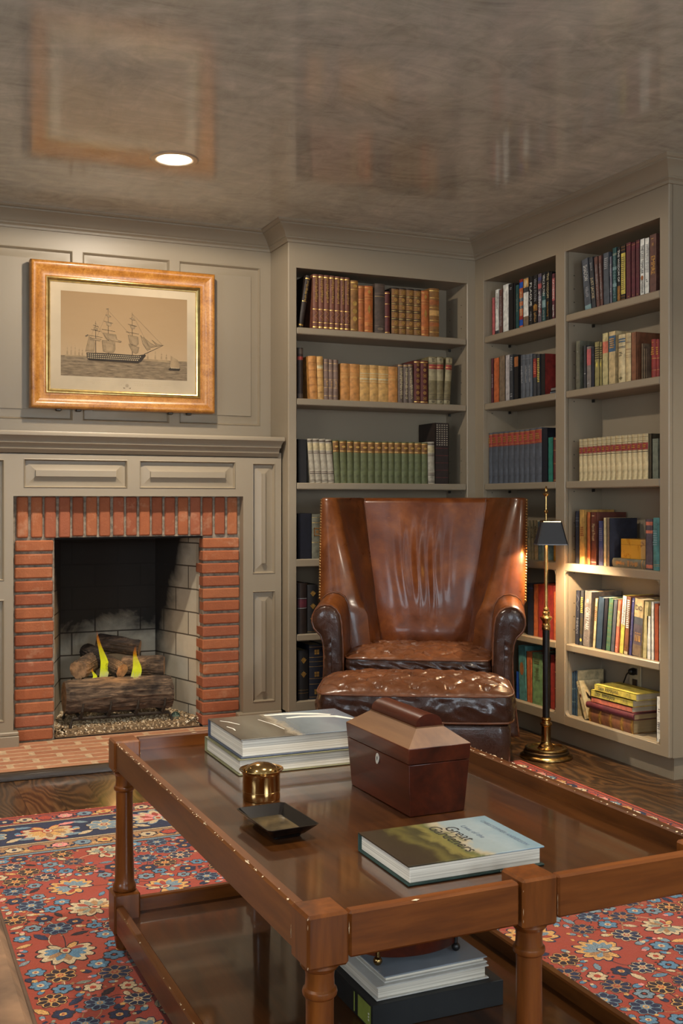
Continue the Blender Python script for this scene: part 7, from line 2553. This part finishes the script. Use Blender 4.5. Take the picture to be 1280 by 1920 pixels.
# main flowers, joined by thin vines
scatter(60, .070, .090, lambda x, y, r: palmette(x, y, r * .84, random.choice([0, pi / 2, pi, -pi / 2, .6, 2.4])), 120, 1.0)
scatter(260, .029, .037, lambda x, y, r: rosette(x, y, r, 1, random.choice([('navy', 'tan', 'rust'), ('navy', 'cream', 'coral'), ('dark', 'gold', 'rust'), ('navy', 'steel', 'gold')])), 120, 1.05)
mains = list(placed)
for i, (x, y, r) in enumerate(mains):
    ds = sorted((((x - a) ** 2 + (y - b) ** 2), a, b) for j, (a, b, c) in enumerate(mains) if j != i)[:2]
    for d_, a, b in ds:
        vine(x, y, a, b, random.uniform(-.035, .035), random.choice(['dark', 'dark', 'cream', 'rust', 'tan']))


def pink(x, y, r):
    a0 = random.random() * 6
    cols = random.choice([('blue', 'cream'), ('steel', 'dark'), ('navy', 'gold'), ('cream', 'rust'), ('blue', 'dark')])
    for k in range(6):
        petal(x, y, a0 + 2 * pi * k / 6, 0, r * 1.15, r * .46, 'dark', 1 + .02 * k)
        petal(x, y, a0 + 2 * pi * k / 6, 0, r, r * .36, cols[0], 1.4 + .02 * k)
    rp(ragged(x, y, r * .36, r * .36, 0, 12, .15), cols[1], 2.2)
    rp(ragged(x, y, r * .16, r * .16, 0, 10, .15), 'coral', 2.5)


scatter(420, .019, .026, pink, 90, 1.02)
scatter(620, .018, .030, lambda x, y, r: leaf(x, y, r, random.random() * 6.3, random.choice(['blue', 'steel', 'sage', 'cream', 'steel', 'gold', 'navy', 'blue', 'dark'])), 40, .82)
scatter(1300, .009, .015, lambda x, y, r: bud(x, y, r, random.random() * 6.3), 30, .95)
scatter(1200, .004, .008, lambda x, y, r: rp(ragged(x, y, r, r * .7, random.random() * 3, 8, .3), random.choice(['tan', 'navy', 'rust', 'sage', 'gold', 'dark', 'dark']), 1), 12, 1.0)


# border: guards and navy main band, all four sides
def ringband(i0, i1, c, lay):
    a = [(RX0 + i0, RY0 + i0), (RX1 - i0, RY0 + i0), (RX1 - i0, RY1 - i0), (RX0 + i0, RY1 - i0)]
    b_ = [(RX0 + i1, RY0 + i1), (RX1 - i1, RY0 + i1), (RX1 - i1, RY1 - i1), (RX0 + i1, RY1 - i1)]
    mb.loft([[(x, y, RZ + LAY * lay) for x, y in a], [(x, y, RZ + LAY * lay) for x, y in b_]], CI[c], True, False)


for i0, i1, c in ((0, .012, 'rust'), (.012, .018, 'dark'), (.018, .092, 'coral'), (.092, .097, 'dark'), (.097, .104, 'cream'), (.104, .109, 'dark'), (.109, .315, 'navy'), (.315, .320, 'dark'), (.320, .328, 'cream'), (.328, .333, 'dark'), (.333, .415, 'tan'), (.415, .420, 'dark'), (.420, .432, 'steel'), (.432, .440, 'dark')):
    ringband(i0, i1, c, 1)


def along_border(inset, step, fn):
    x0, x1, y0, y1 = RX0 + inset, RX1 - inset, RY0 + inset, RY1 - inset
    per = [((x0, y1), (x1, y1), -pi / 2), ((x1, y1), (x1, y0), pi), ((x1, y0), (x0, y0), pi / 2), ((x0, y0), (x0, y1), 0)]
    i = 0
    for a, b_, nrm in per:
        L = sqrt((b_[0] - a[0]) ** 2 + (b_[1] - a[1]) ** 2)
        n_ = max(1, int(L / step))
        for k in range(n_):
            u = (k + .5) / n_
            fn(a[0] + (b_[0] - a[0]) * u, a[1] + (b_[1] - a[1]) * u, nrm, i)
            i += 1


def guard(x, y, nrm, i):
    c = ['gold', 'navy', 'cream', 'rust', 'pink', 'steel'][i % 6]
    rp(ragged(x, y, .031, .028, nrm + pi / 2, 16, .2), 'navy' if i % 2 else 'dark', 2)
    rp(ragged(x, y, .026, .022, nrm + pi / 2, 16, .2), c, 3)
    rp(ragged(x, y, .010, .008, nrm, 10, .2), ['rust', 'cream', 'navy'][i % 3], 4)
    for s in (-1, 1):
        q = (x + s * .036 * cos(nrm + pi / 2) + .018 * cos(nrm), y + s * .036 * sin(nrm + pi / 2) + .018 * sin(nrm))
        rp(ragged(q[0], q[1], .012, .008, nrm + s, 10, .3), ['cream', 'navy', 'gold'][(i + s) % 3], 2)


def mainband(x, y, nrm, i):
    if i % 2 == 0:
        palmette(x, y, .092, nrm if i % 4 else nrm + pi, 2, random.choice([('coral', 'gold', 'cream'), ('pink', 'cream', 'steel'), ('gold', 'cream', 'rust'), ('steel', 'cream', 'pink')]))
    else:
        rosette(x, y, .055, 2, random.choice([('pink', 'cream', 'blue'), ('gold', 'cream', 'rust'), ('steel', 'cream', 'coral')]))
    t_ = nrm + pi / 2
    for s in (-1, 1):
        for w in (-1, 1):
            leaf(x + .072 * cos(t_) * s + .062 * w * cos(nrm), y + .072 * sin(t_) * s + .062 * w * sin(nrm), .032, t_ + random.uniform(-.7, .7), random.choice(['blue', 'cream', 'pink', 'steel', 'gold']), 'dark', 2)
        bud(x + .09 * s * cos(t_), y + .09 * s * sin(t_), .015, nrm, 2)


along_border(.055, .066, guard)
along_border(.212, .175, mainband)
along_border(.374, .07, guard)
mb.build('pile', [RUGC[k] for k in CN], rug, True, smooth=0)
# fringes at the two short ends
FRG = simple('cream_fringe', (206, 182, 148), .95, var=.15, scale=120)
for ye, s in ((RY1, 1), (RY0, -1)):
    mb = MB()
    x = RX0
    while x < RX1:
        l_ = random.uniform(.010, .024)
        dx = random.uniform(-.006, .006)
        w = random.uniform(.0022, .004)
        mb.loft([[(x - w, ye, .001), (x + w, ye, .001), (x + w, ye, .006), (x - w, ye, .006)], [(x + dx - w * .6, ye + s * l_, .0006), (x + dx + w * .6, ye + s * l_, .0006), (x + dx + w * .6, ye + s * l_, .003), (x + dx - w * .6, ye + s * l_, .003)]], 0)
        x += .0065
    f_o = mb.build('fringe', FRG, rug, True, smooth=0)

# ================================================================== SOFA at the near left edge
SF = thing('sofa', 'brown upholstered sofa with piped edge at the near left corner', 'sofa', (-.30, 1.35, 0), radians(0))
sx1 = .19
MB().box(-.95, sx1 - .012, .30, 1.96, .10, .395, 0, .02).build('seat_base', UPHOLSTERY, SF, True)
mb = MB()
rings = []
for y in (.34, .38, 1.2, 1.92, 1.955):
    k = .02 if y in (.34, 1.955) else 0
    rings.append([(-.95, y, .40), (sx1 - .03 - k, y, .40), (sx1 - .006 - k, y, .410), (sx1 - k, y, .425), (sx1 - .012 - k, y, .441 - k), (-.1, y, .455 - k), (-.95, y, .455 - k)])
MB().loft(rings, 0).build('seat_cushion', UPHOLSTERY, SF, True, smooth=50)
MB().tube([(sx1 + .002, .36, .417), (sx1 + .003, 1.0, .417), (sx1 + .002, 1.93, .417), (sx1 - .03, 1.958, .417), (-.9, 1.958, .417)], .0055, 8).build('piping', simple('brown_piping', (84, 62, 44), .8), SF, True)
for x in (-.85, .10):
    for y in (.42, 1.86):
        MB().lathe([(.001, .009), (.02, .009), (.03, .10), (.001, .10)], 16, (x, y, 0)).build('leg', DARKWOOD, SF, True)
MB().box(-1.15, -.93, .30, 1.96, .10, .86, 0, .06).build('sofa_back', UPHOLSTERY, SF, True)
ba = MB()
ba.loft([[(x, y, z) for x, z in ((.02 + .10 * r_ * cos(a), .462 + .052 * r_ * (1 + sin(a))) for a in [2 * pi * k / 20 for k in range(20)])] for y, r_ in ((.9, .5), (.92, .9), (.96, 1), (1.34, 1), (1.385, .9), (1.40, .5))], 0)
cu = ba.build('bolster_cushion', MAUVEVELVET, smooth=60)
tag(cu, 'mauve brown bolster cushion lying on the sofa seat at the lower left corner', 'cushion')
